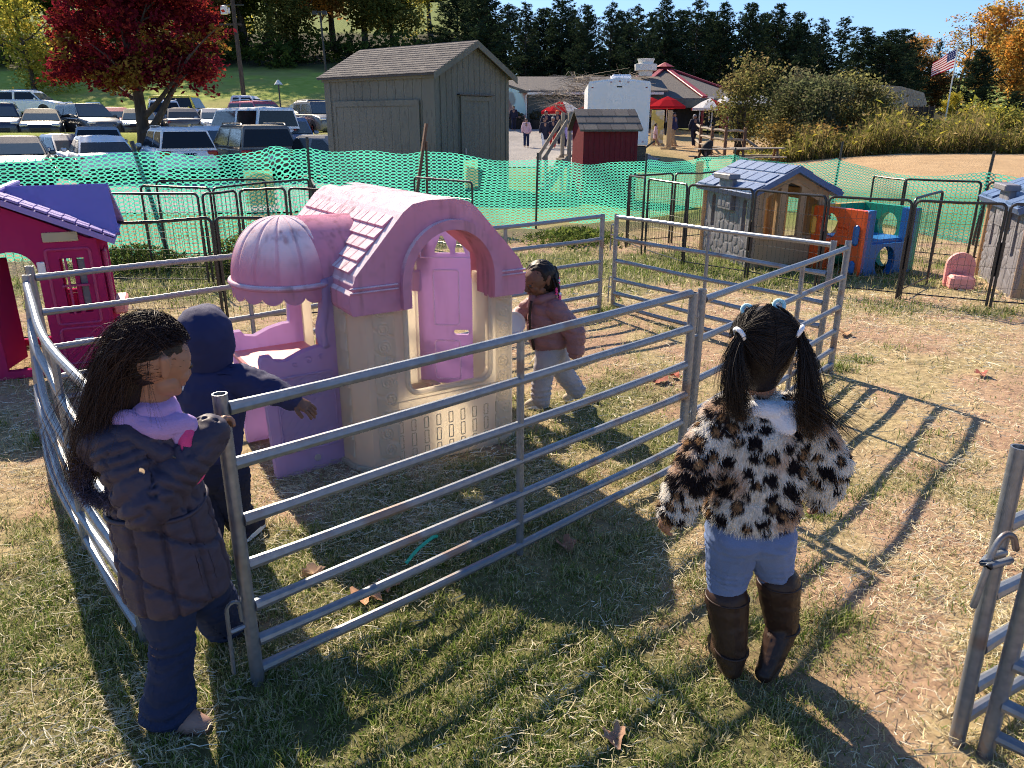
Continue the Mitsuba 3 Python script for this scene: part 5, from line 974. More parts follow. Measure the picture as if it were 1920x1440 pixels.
# ---------------------------------------------------------------- trees, bushes, weeds
def leaf_cloud(blobs, n, size, seed, pal, cl=12, spread=0.5, fill=0.45, aspect=0.55):
    """n leaves in clumps through the outer volume of ellipsoids; two triangles a leaf, one tone a clump."""
    rg = np.random.default_rng(seed); B = np.array([b[:3] for b in blobs], float); R = np.array([np.broadcast_to(b[3], 3) if np.ndim(b[3]) else [b[3]] * 3 for b in blobs], float)
    wgt = np.prod(R, 1) ** 0.7; nc = n // cl; w = rg.choice(len(B), nc, p=wgt / wgt.sum())
    d = rg.normal(0, 1, (nc, 3)); d /= np.linalg.norm(d, axis=1, keepdims=True)
    c = B[w] + d * R[w] * rg.uniform(0, 1, (nc, 1)) ** fill
    c = np.repeat(c, cl, 0) + rg.normal(0, spread, (nc * cl, 3)) * [1, 1, 0.6]; m = len(c)
    e1 = rg.normal(0, 1, (m, 3)); e1[:, 2] *= 0.6; e1 /= np.linalg.norm(e1, axis=1, keepdims=True); e2 = np.cross(e1, rg.normal(0, 1, (m, 3))); e2 /= np.linalg.norm(e2, axis=1, keepdims=True)
    s = size * rg.uniform(0.6, 1.3, (m, 1)); e1 *= s; e2 *= s * aspect
    V = np.stack([c - e1, c - e2, c + e1, c + e2], 1).reshape(-1, 3); o = np.arange(m)[:, None] * 4
    F = np.concatenate([o + [0, 1, 2], o + [0, 2, 3]], 0)
    pal = np.array(pal); big = (meshkit.fbm(c * 0.5, 2, seed) * 1.6 - 0.3) * len(pal); ci = np.clip(big + np.repeat(rg.normal(0, 0.8, nc), cl), 0, len(pal) - 1).astype(int)
    return V, F, np.repeat(pal[ci] * rg.uniform(0.75, 1.25, (m, 1)), 4, 0)
def limbs(seed, H, r, n, spread, start=0.3, bend=0.1, tips=3, rise=0.7):
    """A tapered trunk with forking limbs; returns the mesh and the limb ends."""
    rg = np.random.default_rng(seed); tr_ = spline([(0, 0, -0.3), (rg.normal(0, bend), rg.normal(0, bend), H * 0.35), (rg.normal(0, bend * 2), rg.normal(0, bend * 2), H * 0.7), (rg.normal(0, bend * 2), rg.normal(0, bend * 2), H)], 12)
    ms = [tube(tr_, np.linspace(r, r * 0.25, 12) * (1 + 0.5 * np.exp(-np.arange(12) / 0.7)), 9)]; ends = []
    for i in range(n):
        t = start + (0.95 - start) * i / n; k = t * 11; p = tr_[int(k)]; a = i * 2.4 + rg.uniform(-0.4, 0.4); L = spread * (1.1 - 0.5 * t) * rg.uniform(0.75, 1.1)
        e = p + [L * math.cos(a), L * math.sin(a), L * rise * rg.uniform(0.5, 1.2)]; mid = (p + e) / 2 + [0, 0, -0.1 * L]; c = bez([p, mid, e], 8); rr = r * (0.55 - 0.35 * t)
        ms.append(tube(c, np.linspace(rr, rr * 0.25, 8), 6)); ends.append(e)
        for j in range(tips):
            q = c[4 + j % 3]; b = a + rg.uniform(-1.1, 1.1); l2 = L * rg.uniform(0.3, 0.55); e2 = q + [l2 * math.cos(b), l2 * math.sin(b), l2 * rg.uniform(0.2, 0.9)]
            ms.append(tube(bez([q, (q + e2) / 2 + [0, 0, 0.1 * l2], e2], 5), np.linspace(rr * 0.4, rr * 0.12, 5), 4)); ends.append(e2)
    return join(ms), ends
REDS = [(0.24, 0.016, 0.022), (0.17, 0.012, 0.02), (0.30, 0.035, 0.022), (0.13, 0.012, 0.018), (0.22, 0.02, 0.03)]
GREEN_D = [(0.04, 0.065, 0.018), (0.065, 0.095, 0.025), (0.11, 0.14, 0.03), (0.045, 0.07, 0.02)]
GOLD = [(0.16, 0.17, 0.03), (0.30, 0.27, 0.04), (0.42, 0.32, 0.05), (0.22, 0.22, 0.04)]
ORANGE = [(0.30, 0.17, 0.04), (0.44, 0.20, 0.04), (0.22, 0.16, 0.04), (0.40, 0.26, 0.07)]
OLIVE = [(0.10, 0.11, 0.03), (0.16, 0.165, 0.045), (0.22, 0.19, 0.05), (0.09, 0.10, 0.03)]
RUST = [(0.21, 0.12, 0.045), (0.30, 0.15, 0.05), (0.16, 0.12, 0.045), (0.27, 0.19, 0.07)]
GOLD, GREEN_D, ORANGE, OLIVE, RUST = ([tuple(1.3 * q for q in c_) for c_ in l_] for l_ in (GOLD, GREEN_D, ORANGE, OLIVE, RUST))
# the red maple by the cars
tx, ty = survey(268, 240, 34)[0], 34.0; g = H1(tx, ty)
k = thing('red_maple', 'broad red-leaved maple standing among the parked cars', 'tree', M=mat4((tx, ty, g)))
tm_, ends = limbs(7, 6.4, 0.27, 9, 3.0, 0.22, 0.12, 3, 0.75)
low = tube(bez([(0.1, -0.1, 0.5), (0.9, -0.3, 0.8), (1.3, -0.3, 2.2), (2.4, -0.4, 3.0)], 10), np.linspace(0.2, 0.06, 10), 8)
put(k, 'trunk', join(tm_, low), 'bark', 40)
blobs = [(0.3, 0, 5.0, (3.0, 3.0, 2.6)), (-1.5, -0.6, 3.3, (1.7, 1.7, 1.1)), (1.9, -0.4, 3.3, (1.8, 1.8, 1.2)), (-0.7, 0.2, 6.6, (2.0, 2.0, 1.7)), (1.5, 0, 6.4, (2.2, 2.0, 1.6)), (0.3, -1.2, 2.9, (2.3, 1.4, 0.8)), (-2.7, -0.3, 2.8, (0.8, 0.8, 0.5)), (3.0, -0.2, 3.0, (0.9, 0.9, 0.8)), (0.5, 0, 8.2, (1.6, 1.6, 1.3)), (3.2, 0, 4.6, (0.9, 0.9, 0.9)), (-2.4, 0, 4.6, (0.9, 0.9, 0.9))]
v, f, c = leaf_cloud(blobs, 34000, 0.10, 21, REDS + [(0.30, 0.16, 0.03)], 30, 0.20, 0.55)
put(k, 'crown', (v, f), 'maple_leaf', False, c * [0.85, 0.95, 1.1])
# broadleaf trees on the hill
def tree_kind(seed, H, R, n, size, pal, low=0.25):
    rg = np.random.default_rng(seed); t, ends = limbs(seed, H * 0.85, 0.022 * H, 8, R * 0.85, 0.3, 0.2, 2, 0.8)
    bl = [(rg.uniform(-.45, .45) * R, rg.uniform(-.45, .45) * R, H * z, (R * rg.uniform(0.45, 0.75), R * rg.uniform(0.45, 0.75), H * rg.uniform(0.08, 0.16))) for z in np.linspace(low + 0.08, 0.9, 11)]
    v, f, c = leaf_cloud(bl, n, size, seed + 50, pal, 14, 0.5, 0.5)
    return mikit.ply(t, None, smooth=40), mikit.ply((v, f), None, smooth=False, color=c)
KT = {'bright': tree_kind(9, 16, 5.4, 6000, 0.24, [(0.42, 0.38, 0.07), (0.5, 0.4, 0.08), (0.3, 0.32, 0.06)], 0.05), 'gold': tree_kind(1, 16, 5.2, 7000, 0.24, GOLD), 'orange': tree_kind(2, 17, 5.0, 7000, 0.24, ORANGE), 'dark': tree_kind(3, 18, 5.5, 8500, 0.26, GREEN_D, 0.1), 'olive': tree_kind(4, 16, 5.4, 9500, 0.24, OLIVE, 0.15), 'rust': tree_kind(5, 15, 5.2, 9000, 0.24, RUST, 0.2), 'bare': tree_kind(6, 15, 4.2, 1300, 0.2, RUST, 0.4)}
def tree(kind, px, Y, s, label, rz, sq=1.0, cat='tree'):
    x = survey(px, 150, Y)[0]; k = thing(cat if cat != 'tree' else 'broadleaf_tree', label, cat, M=mat4((x, Y, H1(x, Y) - 0.1), rz, (s * sq, s * sq, s)))
    put(k, 'trunk', KT[kind][0], 'bark'); put(k, 'crown', KT[kind][1], 'autumn_leaf')
for i, a in enumerate((('dark', 10, 76, 1.0, 'dark green tree at the far left above the white hillside car'), ('bright', 62, 72, 0.66, 'low golden green tree at the far left, in front of the dark one'), ('dark', 120, 80, 1.05, 'dark tree between the golden tree and the red maple crown'),
                       ('gold', 345, 84, 1.0, 'golden green tree showing behind the right edge of the red maple'), ('dark', 470, 82, 0.95, 'dark green tree behind the utility pole'), ('bare', 512, 96, 1.15, 'nearly bare twiggy tree with sky behind it, right of the utility pole'), ('orange', 560, 80, 0.95, 'tall orange-leaved tree above the yard lamp'), ('bright', 430, 92, 1.1, 'yellowing tree behind the utility pole, left of the bare tree'),
                       ('rust', 630, 88, 1.05, 'rust-coloured tree above the left end of the shed roof'), ('olive', 690, 84, 0.95, 'olive green tree with a red tip, left of the pines'), ('olive', 740, 100, 0.85, 'greyish green willowy tree behind the shed ridge'), ('gold', 810, 118, 0.95, 'yellow green tree by the pale field, above the shed roof'), ('dark', 250, 90, 1.1, 'dark tree behind the top of the red maple'), ('olive', 545, 78, 0.6, 'lower olive tree in the shade behind the grassy slope'), ('rust', 400, 79, 0.6, 'low brownish tree between the maple and the utility pole'),
                       ('orange', 1712, 120, 0.62, 'small orange tree left of the flag'), ('rust', 1690, 100, 0.62, 'brown leafy tree behind the dark bin'), ('bare', 1800, 128, 0.95, 'thin bare tree right of the flag top'), ('orange', 1850, 112, 0.85, 'round orange tree top behind the green pine at right'), ('rust', 1755, 95, 0.50, 'brown orange tree directly behind the flagpole'), ('orange', 1900, 92, 0.62, 'orange tree at the right edge, in front of the rust one'), ('rust', 1925, 112, 0.95, 'tall rust tree at the right edge of the photo'), ('gold', 1795, 78, 0.2, 'small golden shrub-like tree at the foot of the flagpole'))):
    kind, px, Y, s, lab = a
    if px < 760 and 72 < Y < 97: Y, s = Y + 15, s * 1.17
    tree(kind, px, Y, s, lab, i * 1.3)
# understorey on the hill: one dark mass nobody could count
rg = np.random.default_rng(31); bl = []
for px in np.arange(-40, 960, 22):
    Y = 90 + rg.uniform(-2, 5); x = survey(px, 150, Y)[0]; bl.append((x, Y, H1(x, Y) + 1.2, (2.1, 1.8, rg.uniform(1.4, 2.6))))
v, f, c = leaf_cloud(bl, 11000, 0.28, 32, GREEN_D + [(0.06, 0.05, 0.03)], 12, 0.5, 0.6)
solo('undergrowth', (v, f), 'foliage', 'dark shaded brush along the foot of the trees on the hill', 'undergrowth', smooth=False, color=c, kind='stuff')
# pines
def pine_kind(seed, H, R, dens=1.0, gap=0.12, base=0.12):
    R = R * 1.45
    rg = np.random.default_rng(seed); ms = [tube([(0, 0, -0.3), (rg.normal(0, .08), 0, H * 0.5), (0, 0, H)], [0.24, 0.15, 0.02], 8)]; C = []
    z = H * base
    while z < H * 0.985:
        u = (z / H - base) / (1 - base); L0 = R * (1 - u) ** 0.75 * (0.75 + 0.25 * min(1, u * 5)) + 0.25; a0 = rg.uniform(0, 6)
        for i in range(6):
            if rg.uniform() < gap: continue
            a = a0 + i * PI / 3 + rg.normal(0, 0.25); L = L0 * rg.uniform(0.6, 1.12); up = (0.10 + 0.5 * u) * L
            p = np.array([0, 0, z]); e = p + [L * math.cos(a), L * math.sin(a), up]; c = bez([p, (p + e) / 2 - [0, 0, 0.08 * L], e], 6); ms.append(tube(c, np.linspace(0.05, 0.012, 6), 3, False))
            n = max(4, int(L * 7.5 * dens)); t = rg.uniform(0.25, 1.05, n); q = p + (e - p) * t[:, None] + rg.normal(0, 0.22, (n, 3)) * [1, 1, 0.5]; C.append(q)
        z += rg.uniform(0.38, 0.62) * H / 16
    C = np.vstack(C); n = len(C); kk = 9; q = np.repeat(C, kk, 0); d = rg.normal(0, 1, (n * kk, 3)); d[:, 2] = d[:, 2] * 0.55 + 0.35; d /= np.linalg.norm(d, axis=1, keepdims=True)
    s = np.cross(d, rg.normal(0, 1, (n * kk, 3))); s /= np.linalg.norm(s, axis=1, keepdims=True); L = rg.uniform(0.22, 0.46, (n * kk, 1)) * H / 16
    V = np.stack([q - s * 0.06, q + s * 0.06, q + d * L], 1).reshape(-1, 3); F = np.arange(len(V)).reshape(-1, 3)
    pal = np.array([(0.022, 0.04, 0.024), (0.035, 0.06, 0.03), (0.055, 0.08, 0.04), (0.028, 0.048, 0.035)]); col = np.repeat(pal[rg.integers(0, 4, n)], kk, 0) * rg.uniform(0.8, 1.2, (n * kk, 1))
    return mikit.ply(join(ms), None, smooth=False), mikit.ply((V, F), None, smooth=False, color=np.repeat(col, 3, 0))
KP = [pine_kind(1, 16, 3.6), pine_kind(2, 16, 3.2, 0.9, 0.2), pine_kind(3, 16, 4.2, 1.1, 0.08, 0.06), pine_kind(4, 16, 3.4, 0.8, 0.25, 0.18)]
pn = 0
def pine(v, px, ytop, Y, label, sq=1.0):
    global pn
    x = survey(px, 150, Y)[0]; g = H1(x, Y); s = (survey(px, ytop, Y)[2] - g) / 16; pn += 1
    k = thing('pine_tree', label, 'tree', None, M=mat4((x, Y, g), pn * 1.7, (s * sq, s * sq, s)))
    put(k, 'trunk', KP[v][0], 'bark'); put(k, 'crown', KP[v][1], 'needles')
for v, px, yt, Y, lab, sq in ((2, 860, -30, 80, 'broad dark pine behind the ridge of the grey shed', 1.25), (2, 905, -40, 76, 'broad dark pine right of the shed ridge, the nearest of the row', 1.1), (1, 985, 0, 80, 'thin-crowned pine above the low building with the mural', 0.95), (0, 1052, -12, 84, 'pine above the middle of the low building', 1.0), (2, 1098, 8, 78, 'pine above the left edge of the trailer', 0.8), (1, 1142, 0, 82, 'pine directly above the trailer', 0.95), (3, 1190, 12, 78, 'pine above the right edge of the trailer', 1.0),
                             (0, 1242, -2, 82, 'pine above the pavilion top', 0.95), (3, 1300, 0, 80, 'sparse pine right of the pavilion top', 1.05), (0, 1348, 6, 80, 'pine behind the left side of the tall bush', 0.9), (2, 1396, 4, 78, 'dense pine behind the top of the tall bush', 0.85), (0, 1450, 8, 80, 'dense pine between the tall bush and the next', 1.0), (2, 1486, 22, 78, 'pine behind the grey green bush', 0.9), (1, 1530, 30, 84, 'pale thin pine right of the dense group', 0.9), (3, 1572, 34, 82, 'pine with a visible trunk above the yellowish bush', 1.05),
                             (2, 1612, 50, 76, 'dark pine at the right of the row', 1.1), (2, 1660, 56, 74, 'darkest broad pine at the right end of the row', 1.25), (0, 1700, 95, 80, 'lower pine at the right end of the row', 1.2), (1, 1752, 70, 135, 'far spruce top rising left of the flag', 0.7), (2, 1832, 92, 88, 'green pine alone right of the flagpole', 1.35), (0, 955, 10, 86, 'pine filling the gap right of the shed peak', 1.2), (2, 1018, 14, 88, 'dense pine over the left half of the low building roof', 1.1), (0, 1072, 20, 87, 'pine over the bare twiggy tree', 1.15), (2, 1166, 22, 88, 'pine over the middle of the trailer, set back', 1.15), (0, 1218, 24, 87, 'set-back pine left of the pavilion cupola', 1.15), (2, 1272, 18, 88, 'set-back pine right of the pavilion cupola', 1.1), (2, 1325, 20, 88, 'set-back pine over the right pavilion slope', 1.1), (2, 1424, 24, 87, 'set-back pine right of the tall bush top', 1.1), (2, 1910, 170, 82, 'low dark pine at the right edge of the photo', 1.4)):
    pine(v, px, yt, Y, lab, sq)
SECOND = ('right behind the shed ridge', 'over the left end of the low building', 'over the middle of the low building', 'over the right end of the low building', 'left of the trailer roof', 'over the trailer roof', 'right of the trailer roof', 'over the left slope of the pavilion', 'over the pavilion cupola', 'over the right slope of the pavilion', 'left of the tall bush', 'over the tall bush', 'over the grey green bush', 'between the grey green and yellowish bushes', 'over the yellowish bush', 'left of the darkest pine', 'right of the darkest pine')
for i in range(17):
    q = 830 + 54 * i; pine((0, 2, 1, 3)[i % 4], q + 14 * math.sin(i * 2.3), 62 + 22 * math.sin(i * 1.9) + (12 if i > 12 else 0), 93 + 3 * math.cos(i * 3.1), f'shorter dark pine in the second row, {SECOND[i]}', 1.5)
# bare twiggy tree above the trailer
x = survey(1105, 200, 47)[0]; k = thing('bare_tree', 'low bare tree with a tangle of grey twigs left of the trailer', 'tree', M=mat4((x, 47, H1(x, 47))))
tt, ends = limbs(12, 3.4, 0.14, 10, 2.2, 0.25, 0.15, 4, 0.45); rg = np.random.default_rng(8); tw = []
for e in ends:
    for j in range(9):
        d = rg.normal(0, 1, 3); d[2] = abs(d[2]) * 0.3 - 0.1; L = rg.uniform(0.4, 1.3); m_ = e + d * L * 0.5 + rg.normal(0, 0.1, 3); tw.append(tube([e, m_, e + d * L + [0, 0, -0.15]], [0.018, 0.012, 0.006], 3, False))
put(k, 'trunk', tt, 'grey_wood', 40); put(k, 'twigs', join(tw), 'grey_wood', False)
# bushes at the edge of the field
def bush(px, ytop, Y, wpx, pal, n, size, label, seed, base=270, stems=14):
    x = survey(px, 200, Y)[0]; g = H1(x, Y); Ht = survey(px, ytop, Y)[2] - g; R = wpx / 1420 * Y / 2; rg = np.random.default_rng(seed)
    k = thing('bush', label, 'bush', M=mat4((x, Y, g)))
    bl = [(rg.uniform(-.6, .6) * R, rg.uniform(-.6, .6) * R, Ht * z, (R * rg.uniform(0.35, 0.6), R * rg.uniform(0.35, 0.6), Ht * rg.uniform(0.1, 0.2))) for z in np.linspace(0.22, 0.86, 14)]
    v, f, c = leaf_cloud(bl, n, size * 0.9, seed, pal, 6, 0.3, 0.6); put(k, 'crown', (v, f), 'foliage', False, c)
    put(k, 'stems', join([tube(bez([(rg.uniform(-.2, .2), rg.uniform(-.2, .2), -0.1), (rg.uniform(-.5, .5) * R, rg.uniform(-.4, .4) * R, Ht * 0.5), (rg.uniform(-.9, .9) * R, rg.uniform(-.7, .7) * R, Ht * rg.uniform(0.7, 0.98))], 7), np.linspace(0.035, 0.008, 7), 4, False) for _ in range(stems)]), 'bark', False)
TAWNY = [(0.17, 0.13, 0.06), (0.26, 0.21, 0.09), (0.17, 0.16, 0.06), (0.32, 0.25, 0.12)]
SAGE = [(0.10, 0.12, 0.06), (0.14, 0.16, 0.08), (0.13, 0.12, 0.075), (0.18, 0.18, 0.10)]
for a in ((1390, 98, 37, 120, [(0.12, 0.13, 0.05), (0.20, 0.19, 0.07), (0.16, 0.125, 0.06)], 5200, 0.085, 'tall loose bush with green-gold top in front of the umbrellas', 41), (1493, 130, 38, 125, SAGE, 9000, 0.085, 'wide grey green bush right of the tall one', 42), (1545, 140, 36, 90, SAGE, 6000, 0.08, 'bush between the grey green one and the yellow-topped one', 43), (1612, 136, 37, 125, [(0.20, 0.18, 0.08), (0.15, 0.14, 0.07), (0.22, 0.22, 0.08), (0.14, 0.15, 0.06)], 8500, 0.085, 'wide bush with a yellow-tinged top', 44),
          (1480, 232, 33.5, 80, [(0.26, 0.17, 0.05), (0.2, 0.15, 0.05)], 1800, 0.07, 'low golden shrub at the end of the rail fence', 45), (1540, 235, 33, 70, RUST, 1500, 0.07, 'low rusty shrub below the wide bushes', 46), (1670, 215, 36, 110, OLIVE, 3600, 0.08, 'low green bramble right of the wide bushes', 47), (1760, 222, 36, 120, OLIVE, 3200, 0.08, 'bramble mound below the flagpole', 48),
          (1840, 196, 37, 90, GOLD, 3600, 0.08, 'tall yellow green bramble right of the flagpole', 49), (1900, 205, 36, 110, GOLD[:2] + OLIVE, 4200, 0.08, 'bramble mass at the right edge of the field', 50)):
    bush(*a)
# weeds in front of the bushes
rg = np.random.default_rng(61); Vs, Cs = [], []
n = 26000; px = rg.uniform(1375, 1990, n); Y = rg.uniform(31.5, 36, n); x = (px - 960) / 1420 * Y * 1.0; h = rg.beta(2, 3, n) * (0.5 + 1.5 * sstep(1380, 1560, px)) * (0.5 + 0.35 * np.sin(px / 23) + 0.4)
zz = height(x, Y); a = rg.uniform(0, 2 * PI, n); base = np.stack([x, Y, zz], 1); tip = base + np.stack([0.35 * h * np.cos(a), 0.35 * h * np.sin(a), h], 1); s = np.stack([-np.sin(a), np.cos(a), 0 * a], 1) * rg.uniform(0.008, 0.022, (n, 1))
V1 = np.stack([base - s, base + s, tip], 1).reshape(-1, 3); c1 = np.repeat(np.array(TAWNY + OLIVE[:2] + [(0.24, 0.2, 0.1)])[rg.integers(0, 7, n)] * rg.uniform(0.7, 1.3, (n, 1)), 3, 0)
cl = base[:9000] + (tip - base)[:9000] * rg.uniform(0.4, 1.0, (9000, 1)); bl = [(q[0], q[1], q[2], 0.02) for q in cl]
e1 = rg.normal(0, 0.07, (9000 * 3, 3)); e2 = rg.normal(0, 0.05, (9000 * 3, 3)); q = np.repeat(cl, 3, 0) + rg.normal(0, 0.08, (27000, 3)); V2 = np.stack([q - e1, q + e2, q + e1], 1).reshape(-1, 3)
c2 = np.repeat(np.array(OLIVE + GOLD[:2] + TAWNY)[rg.integers(0, 10, 27000)] * rg.uniform(0.7, 1.3, (27000, 1)), 3, 0)
V = np.vstack([V1, V2]); solo('weeds', (V, np.arange(len(V)).reshape(-1, 3)), 'foliage', 'tangle of dry tan and green weeds along the far edge of the field', 'weeds', smooth=False, color=np.vstack([c1, c2]), kind='stuff')
# weed clumps by the pens
for cx, cy, hh, R, lab, sd in ((-2.95, 8.55, 0.42, 0.55, 'dark green weed clump growing round the wire panels at left', 71), (0.9, 10.6, 0.2, 0.7, 'low weeds along the foot of the green net', 72), (-4.3, 8.6, 0.28, 0.6, 'low weeds behind the magenta playhouse', 73)):
    rg = np.random.default_rng(sd); n = 2600; p = rg.normal(0, 0.45, (n, 2)) * R; z = rg.uniform(0, 1, n) * hh * np.exp(-(p ** 2).sum(1) / R ** 2); q = np.column_stack([p + [cx, cy], z + H1(cx, cy)]); e1 = rg.normal(0, 0.022, (n, 3)); e2 = rg.normal(0, 0.014, (n, 3))
    V = np.stack([q - e1, q + e2, q + e1], 1).reshape(-1, 3); solo('weed_clump', (V, np.arange(3 * n).reshape(-1, 3)), 'foliage', lab, 'weeds', smooth=False, color=np.repeat(np.array(GREEN_D + [(0.1, 0.13, 0.04)])[rg.integers(0, 5, n)], 3, 0), kind='stuff')
# ---------------------------------------------------------------- children
def ball(p, r):
    s = m3.Manifold.sphere(1.0, 20)
    return s.scale([float(x) for x in np.broadcast_to(r, 3)]).translate([float(x) for x in p])
def flesh(bones, refine=0.012, it=10, extra=()):
    """One continuous smoothed surface from bones (p0, r0, p1, r1, ...): each pair of joints hulled, all joined."""
    ms = []
    for b in bones:
        ms.append(m3.Manifold.batch_hull([ball(b[i], b[i + 1]) for i in range(0, len(b), 2)]))
    m = m3.Manifold.batch_boolean(ms + list(extra), m3.OpType.Add).refine_to_length(refine)
    v, f = vf(m); t = trimesh.Trimesh(v, f, process=True)
    if it: trimesh.smoothing.filter_taubin(t, 0.5, 0.53, it)
    return np.array(t.vertices), np.array(t.faces)
def vnormals(v, f):
    n = np.zeros_like(v); fn = np.cross(v[f[:, 1]] - v[f[:, 0]], v[f[:, 2]] - v[f[:, 0]])
    for k in range(3): np.add.at(n, f[:, k], fn)
    return n / (np.linalg.norm(n, axis=1, keepdims=True) + 1e-12)
def creased(m, amp=0.004, sc=22, seed=0, stretch=(1, 1, 0.5), grooves=(), gd=0.006, gw=0.007):
    """Cloth folds and stitched grooves; grooves: functions of the vertices giving a signed distance."""
    v, f = m; n = vnormals(v, f)
    a = meshkit.fbm(v * np.array(stretch) * sc, 3, seed); d = amp * (1 - 2 * np.abs(2 * a - 1)) * 0.9
    b = meshkit.fbm(v * np.array(stretch) * sc * 2.3 + 31, 2, seed + 7); d = d + amp * 0.45 * (1 - 2 * np.abs(2 * b - 1))
    for g in grooves: d = d - gd * np.exp(-(g(v) / gw) ** 2)
    return v + n * d[:, None], f
def bunched(m, zc, spread, amp, pitch, seed=0):
    """Cross folds where cloth bunches round the level zc."""
    v, f = m; n = vnormals(v, f); w = np.exp(-((v[:, 2] - zc) / spread) ** 2); ph = v[:, 2] * 2 * PI / pitch + 7 * meshkit.fbm(v * 14, 2, seed) + 1.5 * np.sin(v[:, 0] * 30 + seed)
    return v + n * (amp * w * (np.abs(np.sin(ph / 2)) - 0.6))[:, None], f
def strands(C, w, rng, colors=None):
    """Ribbons along curves C (n, k, 3)."""
    n, k, _ = C.shape; t = np.gradient(C, axis=1); s = np.cross(t, rng.normal(0, 1, (n, 1, 3))); s /= np.linalg.norm(s, axis=2, keepdims=True) + 1e-9
    tp = np.linspace(1, 0.35, k)[None, :, None]; V = np.stack([C - s * w * tp / 2, C + s * w * tp / 2], 2).reshape(-1, 3)
    o = (np.arange(n)[:, None] * k + np.arange(k - 1)[None]).ravel()[:, None] * 2
    return V, np.concatenate([o + [0, 1, 3], o + [0, 3, 2]], 0)
def bcurve(P, k):
    """Bezier curves for arrays of control points (m, n, 3) -> (n, k, 3)."""
    P = list(P); t = np.linspace(0, 1, k)[None, :, None]; P = [p[:, None, :] for p in P]
    while len(P) > 1: P = [a * (1 - t) + b * t for a, b in zip(P[:-1], P[1:])]
    return P[0]
def hand_bones(w, d, n, s=1.0, curl=0.35, side=1, spread=0.12):
    """Palm and five fingers from the wrist w along d; n is the back-of-hand direction."""
    d = np.array(d, float); d /= np.linalg.norm(d); n = np.array(n, float); n -= d * (n @ d); n /= np.linalg.norm(n); x = np.cross(d, n) * side; w = np.array(w, float)
    P = lambda a, b, c: w + (d * a + x * b + n * c) * s
    B = [(w, 0.017 * s, P(0.022, 0.012, 0), 0.013 * s, P(0.045, 0.019, 0), 0.0095 * s, P(0.045, -0.017, 0), 0.0095 * s, P(0.02, -0.012, 0), 0.013 * s)]
    for i, (o, L) in enumerate(((0.020, 0.040), (0.0075, 0.046), (-0.005, 0.043), (-0.017, 0.033))):
        p = P(0.046, o, 0); a = curl * (0.6 + 0.13 * i); sp = spread * (1.5 - i); q = p; dirv = d * math.cos(a) - n * math.sin(a) + x * sp; r = 0.0068 * s
        for j, l in enumerate((0.45, 0.32, 0.26)):
            a2 = a + curl * 0.9 * j; dirv = d * math.cos(a2) - n * math.sin(a2) + x * sp * 0.7; dirv /= np.linalg.norm(dirv); e = q + dirv * L * l * s
            B.append((q, r, e, r * 0.92)); q = e; r *= 0.92
    t0 = P(0.012, 0.016, -0.003); t1 = P(0.032, 0.034, -0.010); t2 = P(0.052, 0.040, -0.016)
    B += [(t0, 0.010 * s, t1, 0.0082 * s), (t1, 0.0082 * s, t2, 0.0068 * s)]
    return B
def head_bones(c, yaw, pitch, s=1.0):
    """Skull, jaw, nose, cheeks and ears; yaw 0 looks along -y, pitch down positive. Returns bones and the frame."""
    R = trimesh.transformations.euler_matrix(pitch, 0, yaw, 'sxyz')[:3, :3]; c = np.array(c, float)
    P = lambda x, y, z: c + R @ (np.array([x, y, z]) * s)
    q = s
    B = [(P(0, 0.012, 0.022), 0.080 * q, P(0, -0.018, 0.012), 0.071 * q), (P(0, -0.030, -0.02), 0.050 * q, P(0, -0.045, -0.062), 0.028 * q), (P(0.03, -0.02, -0.045), 0.032 * q, P(-0.03, -0.02, -0.045), 0.032 * q, P(0, -0.05, -0.065), 0.022 * q),
         (P(0.032, -0.055, -0.022), 0.024 * q, P(-0.032, -0.055, -0.022), 0.024 * q), (P(0, -0.082, 0.005), 0.009 * q, P(0, -0.092, -0.022), 0.0125 * q), (P(0.011, -0.085, -0.025), 0.008 * q, P(-0.011, -0.085, -0.025), 0.008 * q), (P(0.012, -0.077, -0.047), 0.009 * q, P(-0.012, -0.077, -0.047), 0.009 * q), (P(0, -0.07, -0.07), 0.014 * q, P(0, -0.06, -0.06), 0.02 * q)]
    for x in (-1, 1): B.append((P(x * 0.074, 0.012, 0.006), 0.014 * q, P(x * 0.080, 0.022, 0.022), 0.012 * q, P(x * 0.074, 0.010, -0.018), 0.008 * q))
    return B, P, R
def face_parts(k, P, R, s, lash='hair_black'):
    for x in (-1, 1):
        put(k, 'eye', ball(P(x * 0.030, -0.0775, 0.002), 0.0088 * s), 'eye_dark', True)
        put(k, 'eyebrow', tube([P(x * 0.016, -0.079, 0.018), P(x * 0.03, -0.077, 0.022), P(x * 0.046, -0.068, 0.017)], 0.003 * s, 5), lash, True)
    put(k, 'lips', tube([P(-0.018, -0.080, -0.047), P(0, -0.087, -0.046), P(0.018, -0.080, -0.047)], [0.003 * s, 0.0055 * s, 0.003 * s], 6), 'lip_skin', True)
def skin(name, c):
    def fn(p, n, uv): a = fbm(p.x * 60, p.y * 60, p.z * 60, 2); return mix(tuple(x * 0.88 for x in c), tuple(min(1, x * 1.08) for x in c), a)
    return plain(name, mikit.proc(fn), 0.5, spec=0.4)
skin('skin_tan', (0.29, 0.15, 0.10)); skin('skin_brown', (0.16, 0.075, 0.045)); plain('lip_skin', (0.28, 0.09, 0.075), 0.4); plain('eye_dark', (0.012, 0.008, 0.007), 0.1, spec=0.8)
plain('hair_black', (0.012, 0.008, 0.007), 0.5, spec=0.3, two=True); plain('hair_strand', VC, 0.55, spec=0.25, two=True)
